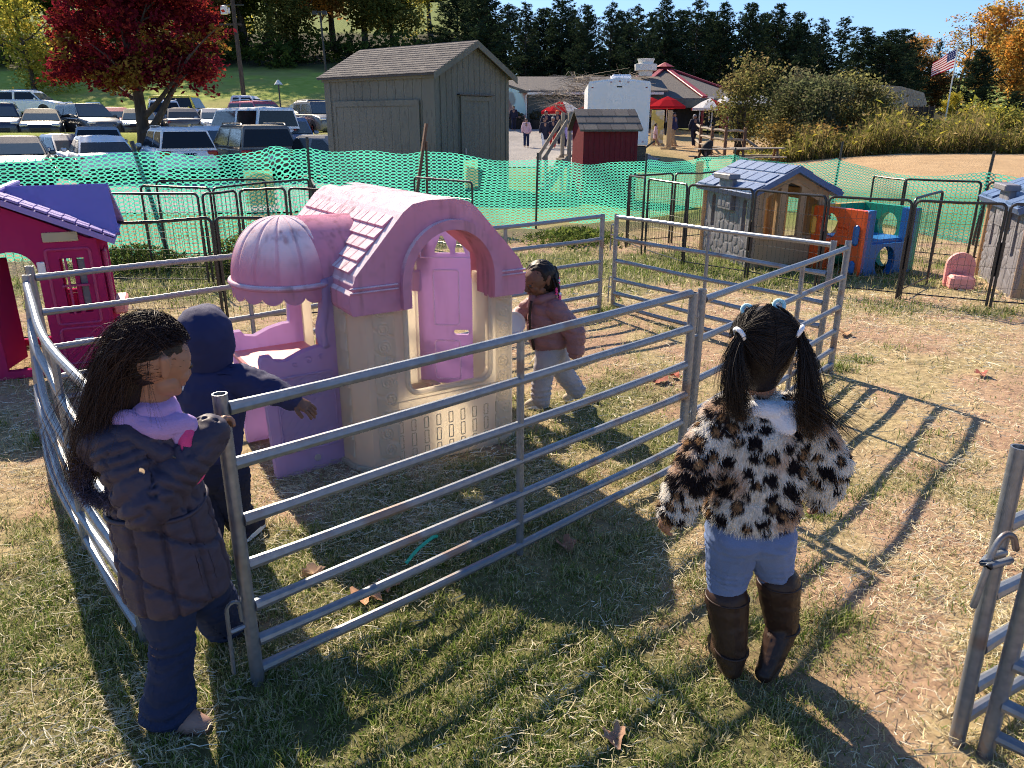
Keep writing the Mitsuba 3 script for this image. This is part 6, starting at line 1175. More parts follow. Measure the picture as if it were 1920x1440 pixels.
def cloth(name, c, sc=500, two=False, rough=0.85, bump=0.0004, sheen=0.4):
    def fn(p, n, uv): a = fbm(p.x * sc, p.y * sc, p.z * sc, 2); b = fbm(p.x * 14, p.y * 14, p.z * 14, 2); return mix(tuple(x * 0.7 for x in c), tuple(min(1, x * 1.25) for x in c), 0.5 * a + 0.5 * b)
    return plain(name, mikit.proc(fn), rough, spec=0.3, sheen=sheen, two=two)
cloth('parka_cloth', (0.040, 0.034, 0.058), 300, rough=0.55); cloth('navy_fleece', (0.022, 0.026, 0.085)); cloth('denim', (0.010, 0.021, 0.062), 700); cloth('dark_denim', (0.014, 0.016, 0.038), 700); cloth('lilac_cotton', (0.40, 0.26, 0.52)); cloth('mauve_puffer', (0.27, 0.135, 0.14), 250, rough=0.5)
cloth('grey_sweatpants', (0.34, 0.33, 0.36)); cloth('blue_leggings', (0.13, 0.185, 0.34), 600); cloth('white_cotton', (0.72, 0.72, 0.76)); cloth('pink_cotton', (0.6, 0.06, 0.2)); cloth('brown_leather', (0.035, 0.018, 0.013), 120, rough=0.45, sheen=0.0); plain('boot_sole', (0.06, 0.04, 0.028), 0.7); plain('shoe_pink', (0.26, 0.16, 0.13), 0.6); leafy('fur', 0.7, 0.7); plain('bead_pink', (0.8, 0.08, 0.3), 0.2); plain('bead_white', (0.8, 0.8, 0.82), 0.2)
def boot_mesh(heel, toe, ank, top, r_top, r_ank, s=1.0):
    heel, toe, ank, top = (np.array(q, float) for q in (heel, toe, ank, top)); ball_ = heel * 0.35 + toe * 0.65
    return flesh([(top, r_top, (top + ank) / 2, (r_top + r_ank) / 2), ((top + ank) / 2, (r_top + r_ank) / 2, ank, r_ank), (ank, r_ank, heel + [0, 0, 0.018], 0.028 * s, ball_ + [0, 0, 0.022], 0.032 * s), (ball_ + [0, 0, 0.02], 0.032 * s, toe + [0, 0, 0.012], 0.024 * s)], 0.009, 6)
def sole_mesh(heel, toe, wd=0.033, t=0.014):
    heel, toe = np.array(heel, float), np.array(toe, float); d = (toe - heel); d /= np.linalg.norm(d); x = np.cross(d, [0, 0, 1]); x /= np.linalg.norm(x); u = np.cross(x, d)
    pts = []
    for a, w in ((-0.016, 0.6), (0.01, 0.85), (0.05, 0.8), (0.55, 1.0), (0.85, 1.0)):
        p = heel + d * (a if a < 0.03 else 0) + (toe - heel) * (a if a >= 0.03 else 0)
        pts += [p + x * s * wd * w + u * z for s in (-1, 1) for z in (-0.006, t)]
    pts += [toe + d * 0.012 + x * s * wd * 0.5 + u * z for s in (-1, 1) for z in (-0.003, t)]
    return hull(pts)

# --- girl in the leopard coat, walking away
k = thing('person', 'young girl seen from behind in a leopard-print fur coat, blue leggings and brown boots', 'person')
hc = (0.672, 1.955, 1.028); hb, P, R = head_bones(hc, PI, 0.08, 0.98)
lw, rw_ = np.array((0.452, 1.915, 0.534)), np.array((0.888, 1.955, 0.575))
legs = [((0.69, 1.95, 0.47), 0.085, (0.70, 1.95, 0.72), 0.085), ((0.70, 1.95, 0.72), 0.09, (0.685, 1.955, 0.87), 0.05), ((0.685, 1.955, 0.86), 0.036, hc, 0.05), ((0.60, 1.94, 0.835), 0.045, (0.78, 1.94, 0.835), 0.045),
        ((0.59, 1.94, 0.835), 0.04, (0.505, 1.90, 0.675), 0.032), ((0.505, 1.90, 0.675), 0.032, lw, 0.021), ((0.79, 1.94, 0.835), 0.04, (0.885, 1.92, 0.69), 0.032), ((0.885, 1.92, 0.69), 0.032, rw_, 0.021),
        ((0.65, 1.95, 0.46), 0.075, (0.648, 1.965, 0.28), 0.05), ((0.648, 1.965, 0.28), 0.048, (0.665, 1.905, 0.07), 0.03), ((0.735, 1.95, 0.46), 0.075, (0.79, 1.975, 0.31), 0.05), ((0.79, 1.975, 0.31), 0.048, (0.83, 1.955, 0.12), 0.03), ((0.665, 1.905, 0.06), 0.025, (0.66, 2.0, 0.035), 0.02), ((0.83, 1.955, 0.11), 0.025, (0.775, 1.90, 0.05), 0.02)]
put(k, 'body', flesh(hb + legs + hand_bones(lw, (-0.35, 0.1, -0.9), (-0.8, -0.5, 0.1), 0.82, 0.55, 1) + hand_bones(rw_, (0.05, 0.2, -0.95), (0.8, -0.5, 0), 0.8, 0.5, -1), 0.0065, 6), 'skin_tan', True)
face_parts(k, P, R, 0.98)
lg = flesh([((0.648, 1.945, 0.47), (0.082, 0.09, 0.08), (0.738, 1.945, 0.47), (0.082, 0.09, 0.08), (0.693, 1.945, 0.56), (0.115, 0.095, 0.07)), ((0.648, 1.94, 0.46), 0.083, (0.648, 1.962, 0.28), 0.056), ((0.648, 1.962, 0.28), 0.056, (0.652, 1.947, 0.19), 0.045), ((0.742, 1.94, 0.46), 0.083, (0.792, 1.970, 0.32), 0.051), ((0.792, 1.970, 0.32), 0.050, (0.806, 1.967, 0.22), 0.044), ((0.64, 1.90, 0.47), 0.055, (0.665, 1.90, 0.47), 0.055), ((0.725, 1.90, 0.47), 0.055, (0.75, 1.90, 0.47), 0.055)], 0.008, 14)
put(k, 'leggings', bunched(bunched(creased(lg, 0.003, 9, 3, (0.8, 0.8, 5.0)), 0.325, 0.035, 0.008, 0.024, 1), 0.44, 0.03, 0.006, 0.03, 2), 'blue_leggings', True)
for nm, he, to, an, tp in (('left', (0.668, 1.885, 0.014), (0.655, 2.03, 0.014), (0.666, 1.91, 0.075), (0.650, 1.950, 0.232)), ('right', (0.842, 1.962, 0.075), (0.762, 1.872, 0.012), (0.832, 1.957, 0.125), (0.808, 1.968, 0.272))):
    b = put(k, 'boot', creased(boot_mesh(he, to, an, tp, 0.0625, 0.046), 0.0035, 16, 4, (1, 1, 3)), 'brown_leather', True); put(b, 'sole', sole_mesh(he, to), 'boot_sole')
    an, tp = np.array(an), np.array(tp); put(b, 'ankle_strap', tube([an + [0, 0, 0.01] + 0.049 * np.array([math.cos(a), math.sin(a), 0.15 * math.sin(a)]) for a in np.linspace(0, 2 * PI, 24)], 0.005, 5, False), 'brown_leather', True); put(b, 'cuff', tube([tp + [0, 0, 0.012] + 0.0630 * np.array([math.cos(a), math.sin(a), 0]) for a in np.linspace(0, 2 * PI, 28)], 0.004, 6, False), 'brown_leather', True)
coat = flesh([((0.69, 1.945, 0.535), (0.122, 0.105, 0.04), (0.693, 1.945, 0.66), (0.126, 0.108, 0.06)), ((0.693, 1.945, 0.66), (0.126, 0.108, 0.06), (0.692, 1.945, 0.79), (0.122, 0.10, 0.06), (0.688, 1.955, 0.865), (0.07, 0.065, 0.03)), ((0.605, 1.945, 0.832), 0.054, (0.775, 1.945, 0.832), 0.054),
              ((0.588, 1.94, 0.822), 0.057, (0.510, 1.905, 0.69), 0.052), ((0.510, 1.905, 0.69), 0.052, (0.466, 1.915, 0.567), 0.045), ((0.792, 1.94, 0.822), 0.057, (0.882, 1.925, 0.70), 0.052), ((0.882, 1.925, 0.70), 0.052, (0.888, 1.95, 0.595), 0.045)], 0.009, 10)
coat = creased(coat, 0.006, 11, 9, (1, 1, 1), (lambda v: v[:, 2] - 0.60 - 0.02 * np.sin(12 * v[:, 0]),), 0.012, 0.012)
rg = np.random.default_rng(77)
from scipy.spatial import cKDTree
cand, _ = trimesh.sample.sample_surface(trimesh.Trimesh(coat[0], coat[1], process=False), 2600, seed=3); seeds = []
for q in cand:
    if not seeds or np.min(np.linalg.norm(np.array(seeds) - q, axis=1)) > 0.038: seeds.append(q)
seeds = np.array(seeds)
tree_ = cKDTree(seeds); stype = rg.uniform(0, 1, len(seeds)); srad = rg.uniform(0.013, 0.025, len(seeds))
def leopard(p):
    q = p + 0.014 * (np.stack([meshkit.noise(p * 45, i) for i in (1, 2, 3)], -1) - 0.5); d, i = tree_.query(q); low = meshkit.fbm(p * 9, 2, 5)[:, None]
    c = np.array([0.88, 0.85, 0.79]) * (1 - np.clip((low - 0.54) * 7, 0, 1)) + np.array([0.70, 0.53, 0.40]) * np.clip((low - 0.54) * 7, 0, 1)
    r = srad[i] * (0.8 + 0.5 * meshkit.noise(p * 70, 9)); blk = (d < r) & ~((stype[i] > 0.6) & (d < 0.5 * r)); tan = (stype[i] > 0.6) & (d < 0.5 * r)
    c[tan] = (0.45, 0.28, 0.15); c[blk] = (0.026, 0.022, 0.026); return c
ck = put(k, 'coat', coat, 'fur', True, leopard(coat[0]), label='leopard-print fur coat in black, cream and tan')
n = 46000; cv_, cf_ = coat; pts, fi = trimesh.sample.sample_surface(trimesh.Trimesh(cv_, cf_, process=False), n, seed=4); nn = vnormals(cv_, cf_)[cf_[fi]].mean(1)
flow = np.array([0, 0, -1.0]) + 0.9 * (np.stack([meshkit.noise(pts * 16, i) for i in (11, 12, 13)], -1) - 0.5); d1 = nn * 0.9 + flow * 0.75 + rg.normal(0, 0.36, (n, 3)); d1 /= np.linalg.norm(d1, axis=1, keepdims=True); Lf = rg.uniform(0.009, 0.021, (n, 1)) * (0.6 + 0.8 * meshkit.noise(pts * 60, 8)[:, None]); d2 = d1 + flow * 0.7; d2 /= np.linalg.norm(d2, axis=1, keepdims=True)
V, F = strands(np.stack([pts, pts + d1 * Lf * 0.55, pts + d1 * Lf * 0.55 + d2 * Lf * 0.5], 1), 0.0021, rg)
put(ck, 'fur_pile', (V, F), 'fur', False, np.repeat(leopard(pts) * rg.uniform(0.75, 1.15, (n, 1)), 6, 0), kind='stuff')
hd = put(k, 'hood', creased(flesh([((0.712, 1.882, 0.858), (0.040, 0.022, 0.016), (0.728, 1.862, 0.828), (0.024, 0.016, 0.02)), ((0.65, 1.90, 0.868), 0.022, (0.70, 1.88, 0.868), 0.022, (0.755, 1.90, 0.865), 0.022)], 0.008, 8), 0.004, 20, 2), 'white_cotton', True, label='white hood lining showing at the nape')
# hair: cap, centre parting, two high pigtails
def on_head(th, ph, r=1.0):
    """Points on the skull: ph from the crown, th round (0 = towards -y, the back as seen)."""
    return np.array(hc) + np.stack([0.087 * r * np.sin(ph) * np.sin(th), -0.004 - 0.097 * r * np.sin(ph) * np.cos(th) + 0 * th, 0.022 + 0.092 * r * np.cos(ph) - 0.03 * (ph > 1.5) * (ph - 1.5)], -1)
put(k, 'hair', flesh([(np.array(hc) + [0, -0.006, 0.028], (0.083, 0.093, 0.082), np.array(hc) + [0, -0.012, -0.01], (0.080, 0.085, 0.07)), (np.array(hc) + [0, -0.02, -0.02], (0.074, 0.075, 0.06), np.array(hc) + [0, -0.012, -0.085], (0.052, 0.05, 0.04))], 0.009, 5), 'hair_black', True)
tL, tR = np.array((0.594, 1.90, 1.078)), np.array((0.738, 1.895, 1.085)); curves = []
for sgn, tie in ((-1, tL), (1, tR)):
    m = 2400; ph0 = rg.uniform(0.02, 2.15, m); th0 = sgn * rg.uniform(0.0, 0.10, m); a = on_head(th0, ph0, 1.02); thm = sgn * rg.uniform(0.3, 0.8, m); mid = on_head(thm, ph0 * 0.75 + 0.25, 1.10); C = bcurve([a, mid, np.repeat(tie[None], m, 0) + rg.normal(0, 0.006, (m, 3))], 8); curves.append(C)
    m = 900; th0 = sgn * rg.uniform(1.2, 2.9, m); ph0 = rg.uniform(0.3, 1.6, m); a = on_head(th0, ph0, 1.02); mid = on_head(sgn * rg.uniform(0.9, 1.5, m), rg.uniform(0.6, 1.3, m), 1.12); curves.append(bcurve([a, mid, np.repeat(tie[None], m, 0) + rg.normal(0, 0.006, (m, 3))], 8))
    m = 2400; e = np.array((0.598, 1.87, 0.885)) if sgn < 0 else np.array((0.80, 1.86, 0.85)); b1 = np.array((0.560, 1.865, 1.02)) if sgn < 0 else np.array((0.778, 1.86, 1.02)); b2 = np.array((0.578, 1.855, 0.93)) if sgn < 0 else np.array((0.755, 1.845, 0.92))
    jit = rg.normal(0, 1, (m, 3)) * [1, 1, 0.4]; jit[: m // 6] *= 1.7; t = np.repeat(tie[None], m, 0) + rg.normal(0, 0.005, (m, 3)); C = bcurve([t, np.repeat(b1[None], m, 0) + jit * 0.010, np.repeat(b2[None], m, 0) + jit * 0.013, e + jit * [0.016, 0.012, 0.06] + rg.normal(0, 0.010, (m, 3))], 14); C = C + 0.004 * np.sin(np.linspace(0, 9, 14)[None, :, None] + rg.uniform(0, 6, (m, 1, 3))) * np.linspace(0, 1, 14)[None, :, None]; curves.append(C)
    if sgn > 0:
        m = 170; jit = rg.normal(0, 1, (m, 3)); C = bcurve([np.repeat(b2[None], m, 0) + jit * 0.018, np.array((0.83, 1.83, 0.88)) + jit * 0.02, np.array((0.885, 1.82, 0.82)) + jit * [0.035, 0.02, 0.03]], 12); curves.append(C)
cs = [strands(C, 0.0011, rg) for C in curves]; V, F = join(cs); put(k, 'hair_strands', (V, F), 'hair_strand', False, np.array([(0.016, 0.011, 0.009)]) * rg.uniform(0.5, 1.9, (len(V), 1)), kind='stuff')
for q, m_ in ((tL, 'bead_white'), (tR, 'bead_white')):
    ax = np.array((-0.8, -0.3, -0.5)) if q is tL else np.array((0.8, -0.3, -0.45)); Rr = rot_to(ax); put(k, 'hair_tie', tube([q + Rr @ np.array([0.017 * math.cos(a), 0.017 * math.sin(a), 0.004]) for a in np.linspace(0, 2 * PI, 16)], 0.0065, 6, False), m_, True)
plain('hair_tie_teal', (0.45, 0.68, 0.68), 0.6)
for q in ((0.625, 1.965, 1.125), (0.708, 1.965, 1.138)): put(k, 'hair_tie', tube([np.array(q) + [0.014 * math.cos(a), 0.008 * math.sin(a), 0.011 * math.sin(a)] for a in np.linspace(0, 2 * PI, 14)], 0.0055, 6, False), 'hair_tie_teal', True, label='pale teal hair tie')

# --- girl in the dark parka at the open end post
k = thing('person', 'girl with long windblown dark hair and a dark purple parka, holding the end post', 'person')
hc2 = np.array((-0.845, 1.705, 1.060)); hb, P, R = head_bones(hc2, math.radians(143), 0.30, 0.93)
rwr, lwr = np.array((-0.752, 1.75, 0.865)), np.array((-1.02, 1.835, 0.715))
bod = [((-0.90, 1.715, 0.52), 0.085, (-0.895, 1.71, 0.80), 0.09), ((-0.895, 1.71, 0.80), 0.09, (-0.875, 1.71, 0.94), 0.045), ((-0.875, 1.71, 0.93), 0.036, hc2, 0.05), ((-0.915, 1.64, 0.875), 0.04, (-0.905, 1.785, 0.875), 0.04), ((-0.915, 1.635, 0.87), 0.04, (-0.86, 1.60, 0.745), 0.033), ((-0.86, 1.60, 0.745), 0.033, rwr, 0.021), ((-0.905, 1.79, 0.87), 0.04, (-0.99, 1.82, 0.77), 0.033), ((-0.99, 1.82, 0.77), 0.033, lwr, 0.021),
       ((-0.91, 1.68, 0.5), 0.075, (-0.915, 1.69, 0.29), 0.05), ((-0.915, 1.69, 0.29), 0.05, (-0.950, 1.68, 0.06), 0.033), ((-0.885, 1.75, 0.5), 0.075, (-0.875, 1.87, 0.3), 0.05), ((-0.875, 1.87, 0.3), 0.05, (-0.925, 2.06, 0.07), 0.033)]
put(k, 'body', flesh(hb + bod + hand_bones(rwr, (0.25, 0.75, 0.35), (-0.5, -0.2, 0.85), 0.95, 0.8, -1, 0.05) + hand_bones(lwr, (-0.3, 0.2, -0.9), (-0.9, 0, 0.3), 0.9, 0.7, 1), 0.0065, 6), 'skin_tan', True)
face_parts(k, P, R, 0.94)
def seams(v): return np.abs(np.mod((np.arctan2(v[:, 1] - 1.71, v[:, 0] + 0.9)) / 0.62 + 0.3 * v[:, 2], 1) - 0.5) * 0.1 * (1 + 9 * (v[:, 2] > 0.70))
def diag(v): return np.where(v[:, 2] < 0.68, np.abs(np.mod((v[:, 2] + 0.7 * (v[:, 0] + v[:, 1] * 0.3)) / 0.16, 1) - 0.5) * 0.16, 1.0)
def sleeve(v):
    a, b_ = np.array((-0.865, 1.595, 0.745)), np.array((-0.755, 1.745, 0.862)); c_ = np.array((-0.92, 1.635, 0.865)); w = v - a; u1 = (b_ - a) / np.linalg.norm(b_ - a); u2 = (c_ - a) / np.linalg.norm(c_ - a)
    t = np.where(w @ u1 > w @ u2, w @ u1, -(w @ u2)) + 0.012 * np.sin(40 * v[:, 2]) + 0.01 * meshkit.noise(v * 30, 3); near = (v[:, 1] < 1.70) & (v[:, 2] > 0.70) & (np.abs(t) < 0.17)
    return np.where(near, np.abs(np.mod(t / 0.036, 1) - 0.5) * 0.036 * 0.6 + 0.006 * meshkit.noise(v * 25, 8), 1.0)
pk = flesh([((-0.890, 1.71, 0.88), (0.092, 0.11, 0.05), (-0.897, 1.71, 0.74), (0.104, 0.115, 0.06)), ((-0.897, 1.71, 0.74), (0.104, 0.115, 0.06), (-0.895, 1.71, 0.68), (0.112, 0.115, 0.05)), ((-0.895, 1.71, 0.68), (0.115, 0.115, 0.05), (-0.885, 1.715, 0.52), (0.126, 0.13, 0.05), (-0.88, 1.715, 0.445), (0.130, 0.135, 0.045)), ((-0.915, 1.65, 0.87), 0.056, (-0.90, 1.78, 0.87), 0.056),
            ((-0.92, 1.635, 0.865), 0.064, (-0.865, 1.595, 0.745), 0.060), ((-0.865, 1.595, 0.745), 0.060, (-0.79, 1.69, 0.825), 0.054), ((-0.79, 1.69, 0.825), 0.054, (-0.755, 1.745, 0.862), 0.046), ((-0.905, 1.79, 0.86), 0.062, (-0.985, 1.815, 0.775), 0.056), ((-0.985, 1.815, 0.775), 0.056, (-1.01, 1.83, 0.735), 0.046)], 0.007, 10)
pk = creased(pk, 0.0055, 13, 21, (0.8, 0.8, 1.9), (seams, diag, sleeve), 0.013, 0.006)
pkk = put(k, 'parka', pk, 'parka_cloth', True, label='dark purple quilted parka reaching the thighs')
put(pkk, 'belt_seam', tube([(-0.897 + 0.117 * math.cos(a), 1.71 + 0.121 * math.sin(a), 0.69 + 0.006 * math.sin(3 * a)) for a in np.linspace(0, 2 * PI, 40)], 0.006, 6, False), 'parka_cloth', True)
hood2 = creased(flesh([((-0.985, 1.66, 0.86), (0.05, 0.04, 0.06), (-1.0, 1.72, 0.83), (0.055, 0.06, 0.075), (-0.975, 1.78, 0.86), (0.05, 0.04, 0.06)), ((-0.90, 1.625, 0.905), 0.03, (-0.97, 1.65, 0.88), 0.042), ((-0.90, 1.625, 0.905), 0.028, (-0.83, 1.64, 0.855), 0.024), ((-0.83, 1.64, 0.855), 0.022, (-0.795, 1.67, 0.80), 0.016)], 0.008, 8), 0.004, 25, 5)
put(pkk, 'hood', hood2, 'parka_cloth', True)
rg = np.random.default_rng(78); m = 2600; t = rg.uniform(0, 1, m); a0 = bcurve([np.array([[-1.0, 1.63, 0.84]]), np.array([[-1.08, 1.66, 0.74]]), np.array([[-0.99, 1.62, 0.72]]), np.array([[-0.93, 1.61, 0.76]])], 200)[0][(t * 199).astype(int)] + rg.normal(0, 0.008, (m, 3)); d = rg.normal(0, 1, (m, 3)); d /= np.linalg.norm(d, axis=1, keepdims=True)
V, F = strands(np.stack([a0, a0 + d * 0.012, a0 + d * 0.02 + [-0.004, 0, -0.004]], 1), 0.002, rg); put(pkk, 'fur_trim', (V, F), 'fur', False, np.repeat(np.array([(0.07, 0.065, 0.10)]) * rg.uniform(0.5, 2.2, (m, 1)), 6, 0), kind='stuff')
for q in ((-0.853, 1.612, 0.838), (-0.872, 1.607, 0.805)): put(pkk, 'snap', mv(lathe([(0.009, 0), (0.009, 0.003), (0.004, 0.004), (0, 0.004)], 12), (q[0], q[1] - 0.03, q[2]), rx=PI / 2), 'chrome', 30)
put(pkk, 'zip', tube(spline([(-0.905, 1.60, 0.915), (-0.855, 1.615, 0.885), (-0.80, 1.64, 0.845), (-0.775, 1.665, 0.795)], 16), 0.005, 6), 'black_metal', True)
put(k, 'hoodie', creased(flesh([((-0.885, 1.71, 0.90), (0.075, 0.08, 0.035), (-0.865, 1.705, 0.945), (0.055, 0.062, 0.03)), ((-0.905, 1.65, 0.935), 0.026, (-0.84, 1.65, 0.915), 0.026, (-0.79, 1.70, 0.905), 0.024), ((-0.81, 1.69, 0.90), 0.03, (-0.80, 1.695, 0.80), 0.03)], 0.008, 8), 0.005, 24, 6), 'lilac_cotton', True, label='lilac hooded top at the neck'); put(k, 'shirt', creased(flesh([((-0.785, 1.70, 0.86), (0.022, 0.045, 0.05), (-0.785, 1.70, 0.79), (0.022, 0.045, 0.04))], 0.008, 6), 0.003, 30, 6), 'pink_cotton', True, label='bright pink shirt front')
jn = flesh([((-0.905, 1.70, 0.5), 0.095, (-0.885, 1.73, 0.5), 0.095), ((-0.905, 1.685, 0.48), 0.080, (-0.908, 1.69, 0.29), 0.052), ((-0.908, 1.69, 0.29), 0.052, (-0.93, 1.685, 0.17), 0.054), ((-0.93, 1.685, 0.17), 0.054, (-0.952, 1.68, 0.055), (0.072, 0.062, 0.032)), ((-0.885, 1.75, 0.48), 0.083, (-0.875, 1.87, 0.3), 0.064), ((-0.875, 1.87, 0.3), 0.062, (-0.92, 2.03, 0.10), 0.066)], 0.009, 8)
put(k, 'jeans', bunched(bunched(creased(jn, 0.005, 12, 8, (0.8, 0.8, 3.2)), 0.27, 0.06, 0.012, 0.032, 4), 0.09, 0.05, 0.012, 0.035, 5), 'denim', True, label='dark blue flared jeans')
for he, to in (((-0.965, 1.675, 0.014), (-0.855, 1.665, 0.012)), ((-0.935, 2.06, 0.014), (-0.86, 2.10, 0.012))):
    b = put(k, 'shoe', flesh([(np.array(he) + [0, 0, 0.022], 0.03, np.array(to) + [-0.03, 0, 0.022], 0.034), (np.array(to) + [-0.03, 0, 0.02], 0.034, np.array(to) + [0, 0, 0.012], 0.026)], 0.008, 6), 'shoe_pink' if he[1] < 2 else 'brown_leather', True); put(b, 'sole', sole_mesh(he, to, 0.034), 'boot_sole')
def skull(c, n, rng, lo, hi, yawc, r=1.0, rad=(0.082, 0.085, 0.090)):
    """Random scalp points: polar angle from the crown between lo and hi, centred round the back direction yawc."""
    ph = np.arccos(rng.uniform(math.cos(hi), math.cos(lo), n)); th = yawc + rng.normal(0, 1.0, n)
    return np.array(c) + np.stack([rad[0] * np.sin(ph) * np.cos(th), rad[1] * np.sin(ph) * np.sin(th), rad[2] * np.cos(ph) + 0.012], -1) * r
cp = flesh([(hc2 + [-0.014, 0, 0.024], (0.077, 0.080, 0.081), hc2 + [-0.006, 0, 0.028], (0.078, 0.079, 0.077)), (hc2 + [-0.05, 0, -0.02], (0.05, 0.07, 0.07), hc2 + [-0.07, 0, -0.08], (0.045, 0.06, 0.06))], 0.009, 6)
put(k, 'hair', cp, 'hair_black', True); curves = []
rep = lambda q, m: np.repeat(np.array(q, float)[None], m, 0)
for m, lo, hi, e0, e1, j, vol in ((4200, 0.0, 1.5, (-0.985, 1.695, 0.90), (-1.07, 1.69, 0.755), 0.016, 0.014), (3600, 0.9, 2.1, (-0.96, 1.69, 0.86), (-1.055, 1.685, 0.765), 0.018, 0.008), (240, 0.2, 1.5, (-1.02, 1.69, 0.93), (-1.10, 1.69, 0.73), 0.045, 0.05)):
    a = skull(hc2 + [-0.006, 0, 0.014], m, rg, lo, hi, PI, 1.03); u = rg.uniform(0, 1, (m, 1)) ** 0.7; sd_ = rg.normal(0, 1, (m, 3)); e = np.array(e0) * (1 - u) + np.array(e1) * u + sd_ * [j, j * 1.6, j]
    out = a - (hc2 + [0, 0, 0.01]); out /= np.linalg.norm(out, axis=1, keepdims=True)
    m1 = hc2 + np.array((-0.078, 0, -0.035)) + sd_ * [0.016, 0.036, 0.026]; m2 = hc2 * 0.45 + e * 0.55 + np.array((-0.035, 0, -0.01)) + sd_ * [j, j * 1.5, j]
    C = bcurve([a, a + out * vol + [-0.02, 0, 0.0], m1 + [-0.02, 0, 0.02], m2, e + [0.02, 0, 0.05], e], 16); C = C + 0.004 * np.sin(np.linspace(0, 8, 16)[None, :, None] + rg.uniform(0, 6, (m, 1, 3))) * np.linspace(0, 1, 16)[None, :, None]; curves.append(C)
m = 2400; a = skull(hc2 + [0.004, 0, 0.016], m, rg, 0.0, 1.35, rg.normal(0.0, 0.5, m), 1.035); b = skull(hc2 + [-0.01, 0, 0.014], m, rg, 0.5, 1.4, PI, 1.06); curves.append(bcurve([a, (a + b) / 2 + [0, 0, 0.022], b], 9))
m = 700; a = skull(hc2 + [0.0, -0.006, 0.012], m, rg, 0.5, 1.25, rg.normal(-0.9, 0.35, m), 1.03); sd_ = rg.normal(0, 1, (m, 3)); curves.append(bcurve([a, a + [-0.03, -0.012, -0.02], hc2 + np.array((-0.06, -0.075, -0.02)) + sd_ * [0.015, 0.006, 0.02], np.array((-0.97, 1.66, 0.90)) + sd_ * [0.03, 0.03, 0.04]], 12))
m = 9; a = hc2 + np.array((0.022, -0.075, 0.03)) + rg.normal(0, 0.006, (m, 3)); curves.append(bcurve([a, a + [0.0, -0.02, -0.07], a + np.array((0.012, -0.012, -0.15)) + rg.normal(0, 0.008, (m, 3))], 9))
V, F = join([strands(C, 0.0011, rg) for C in curves]); put(k, 'hair_strands', (V, F), 'hair_strand', False, np.array([(0.020, 0.011, 0.010)]) * rg.uniform(0.4, 2.2, (len(V), 1)), kind='stuff')
put(k, 'hair_band', tube([hc2 + np.array((-0.058, 0, 0.075)) + [0.012 * math.cos(a), 0.03 * math.sin(a), 0.012 * math.cos(a)] for a in np.linspace(0, 2 * PI, 16)], 0.005, 6, False), 'parka_cloth', True)

# --- boy in the navy hoodie, arm out over the rails
k = thing('person', 'small child in a navy hooded sweatshirt, hood up, stretching one arm to the right', 'person')
BY = 2.60
def bq(x, z, dy=0.0): f_ = BY / 2.35; return np.array((x * f_, BY + dy, 1.6 - (1.6 - z) * f_))
hc3 = bq(-0.993, 0.93, 0.02); hb, P, R = head_bones(hc3, math.radians(172), 0.1, 0.98)
shl, shr, elb_, wr = bq(-1.07, 0.795), bq(-0.893, 0.795), bq(-0.785, 0.768, -0.02), bq(-0.705, 0.741, -0.05); pel = bq(-1.02, 0.49); lh = bq(-1.10, 0.55, 0.12)
hipl, hipr = pel + [-0.05, 0, -0.04], pel + [0.05, 0, -0.04]; kl, kr = np.array((-1.17, 2.60, 0.18)), np.array((-1.09, 2.64, 0.18)); al, ar = np.array((-1.18, 2.56, 0.06)), np.array((-1.085, 2.70, 0.06))
bod = [(pel, 0.08, bq(-0.99, 0.72), 0.085), (bq(-0.99, 0.72), 0.085, bq(-0.99, 0.83), 0.045), (bq(-0.99, 0.82), 0.036, hc3, 0.05), (shl, 0.036, shr, 0.036), (shr, 0.036, elb_, 0.03), (elb_, 0.03, wr, 0.02), (shl, 0.036, bq(-1.11, 0.67, 0.04), 0.03), (bq(-1.11, 0.67, 0.04), 0.03, lh, 0.02), (hipl, 0.066, kl, 0.045), (kl, 0.045, al, 0.03), (hipr, 0.066, kr, 0.045), (kr, 0.045, ar, 0.03)]
put(k, 'body', flesh(hb + bod + hand_bones(wr, (0.85, -0.1, -0.42), (0.35, -0.35, 0.85), 1.0, 0.30, 1, 0.18) + hand_bones(lh, (-0.2, 0.6, -0.7), (-0.9, 0, 0.2), 0.85, 0.5, 1), 0.0065, 6), 'skin_brown', True)
face_parts(k, P, R, 0.98)
sw = flesh([(bq(-1.03, 0.545), (0.115, 0.10, 0.05), bq(-1.0, 0.68), (0.112, 0.1, 0.06)), (bq(-1.0, 0.68), (0.112, 0.1, 0.06), bq(-0.99, 0.775), (0.105, 0.085, 0.05), bq(-0.992, 0.815), (0.07, 0.065, 0.03)), (shl, 0.054, shr, 0.054), (shr, 0.054, elb_, 0.046), (elb_, 0.046, wr - [0.015, 0, -0.004], 0.033), (shl, 0.054, bq(-1.11, 0.67, 0.04), 0.048), (bq(-1.11, 0.67, 0.04), 0.048, lh + [0, 0, 0.03], 0.034)], 0.009, 10)
sk = put(k, 'sweatshirt', creased(sw, 0.009, 13, 31, (1, 1, 1)), 'navy_fleece', True)
hd3 = flesh([(hc3 + [0, -0.008, 0.022], (0.098, 0.105, 0.102), hc3 + [0, 0.0, -0.03], (0.094, 0.095, 0.07)), (hc3 + [0, -0.01, -0.03], (0.092, 0.09, 0.06), hc3 + [0, -0.005, -0.095], (0.078, 0.075, 0.03)), (hc3 + [0, -0.05, 0.03], 0.06, hc3 + [0, 0.04, 0.06], 0.06)], 0.009, 8); put(sk, 'hood', creased(hd3, 0.004, 13, 33, (1, 1, 0.7)), 'navy_fleece', True, label='navy hood pulled up')
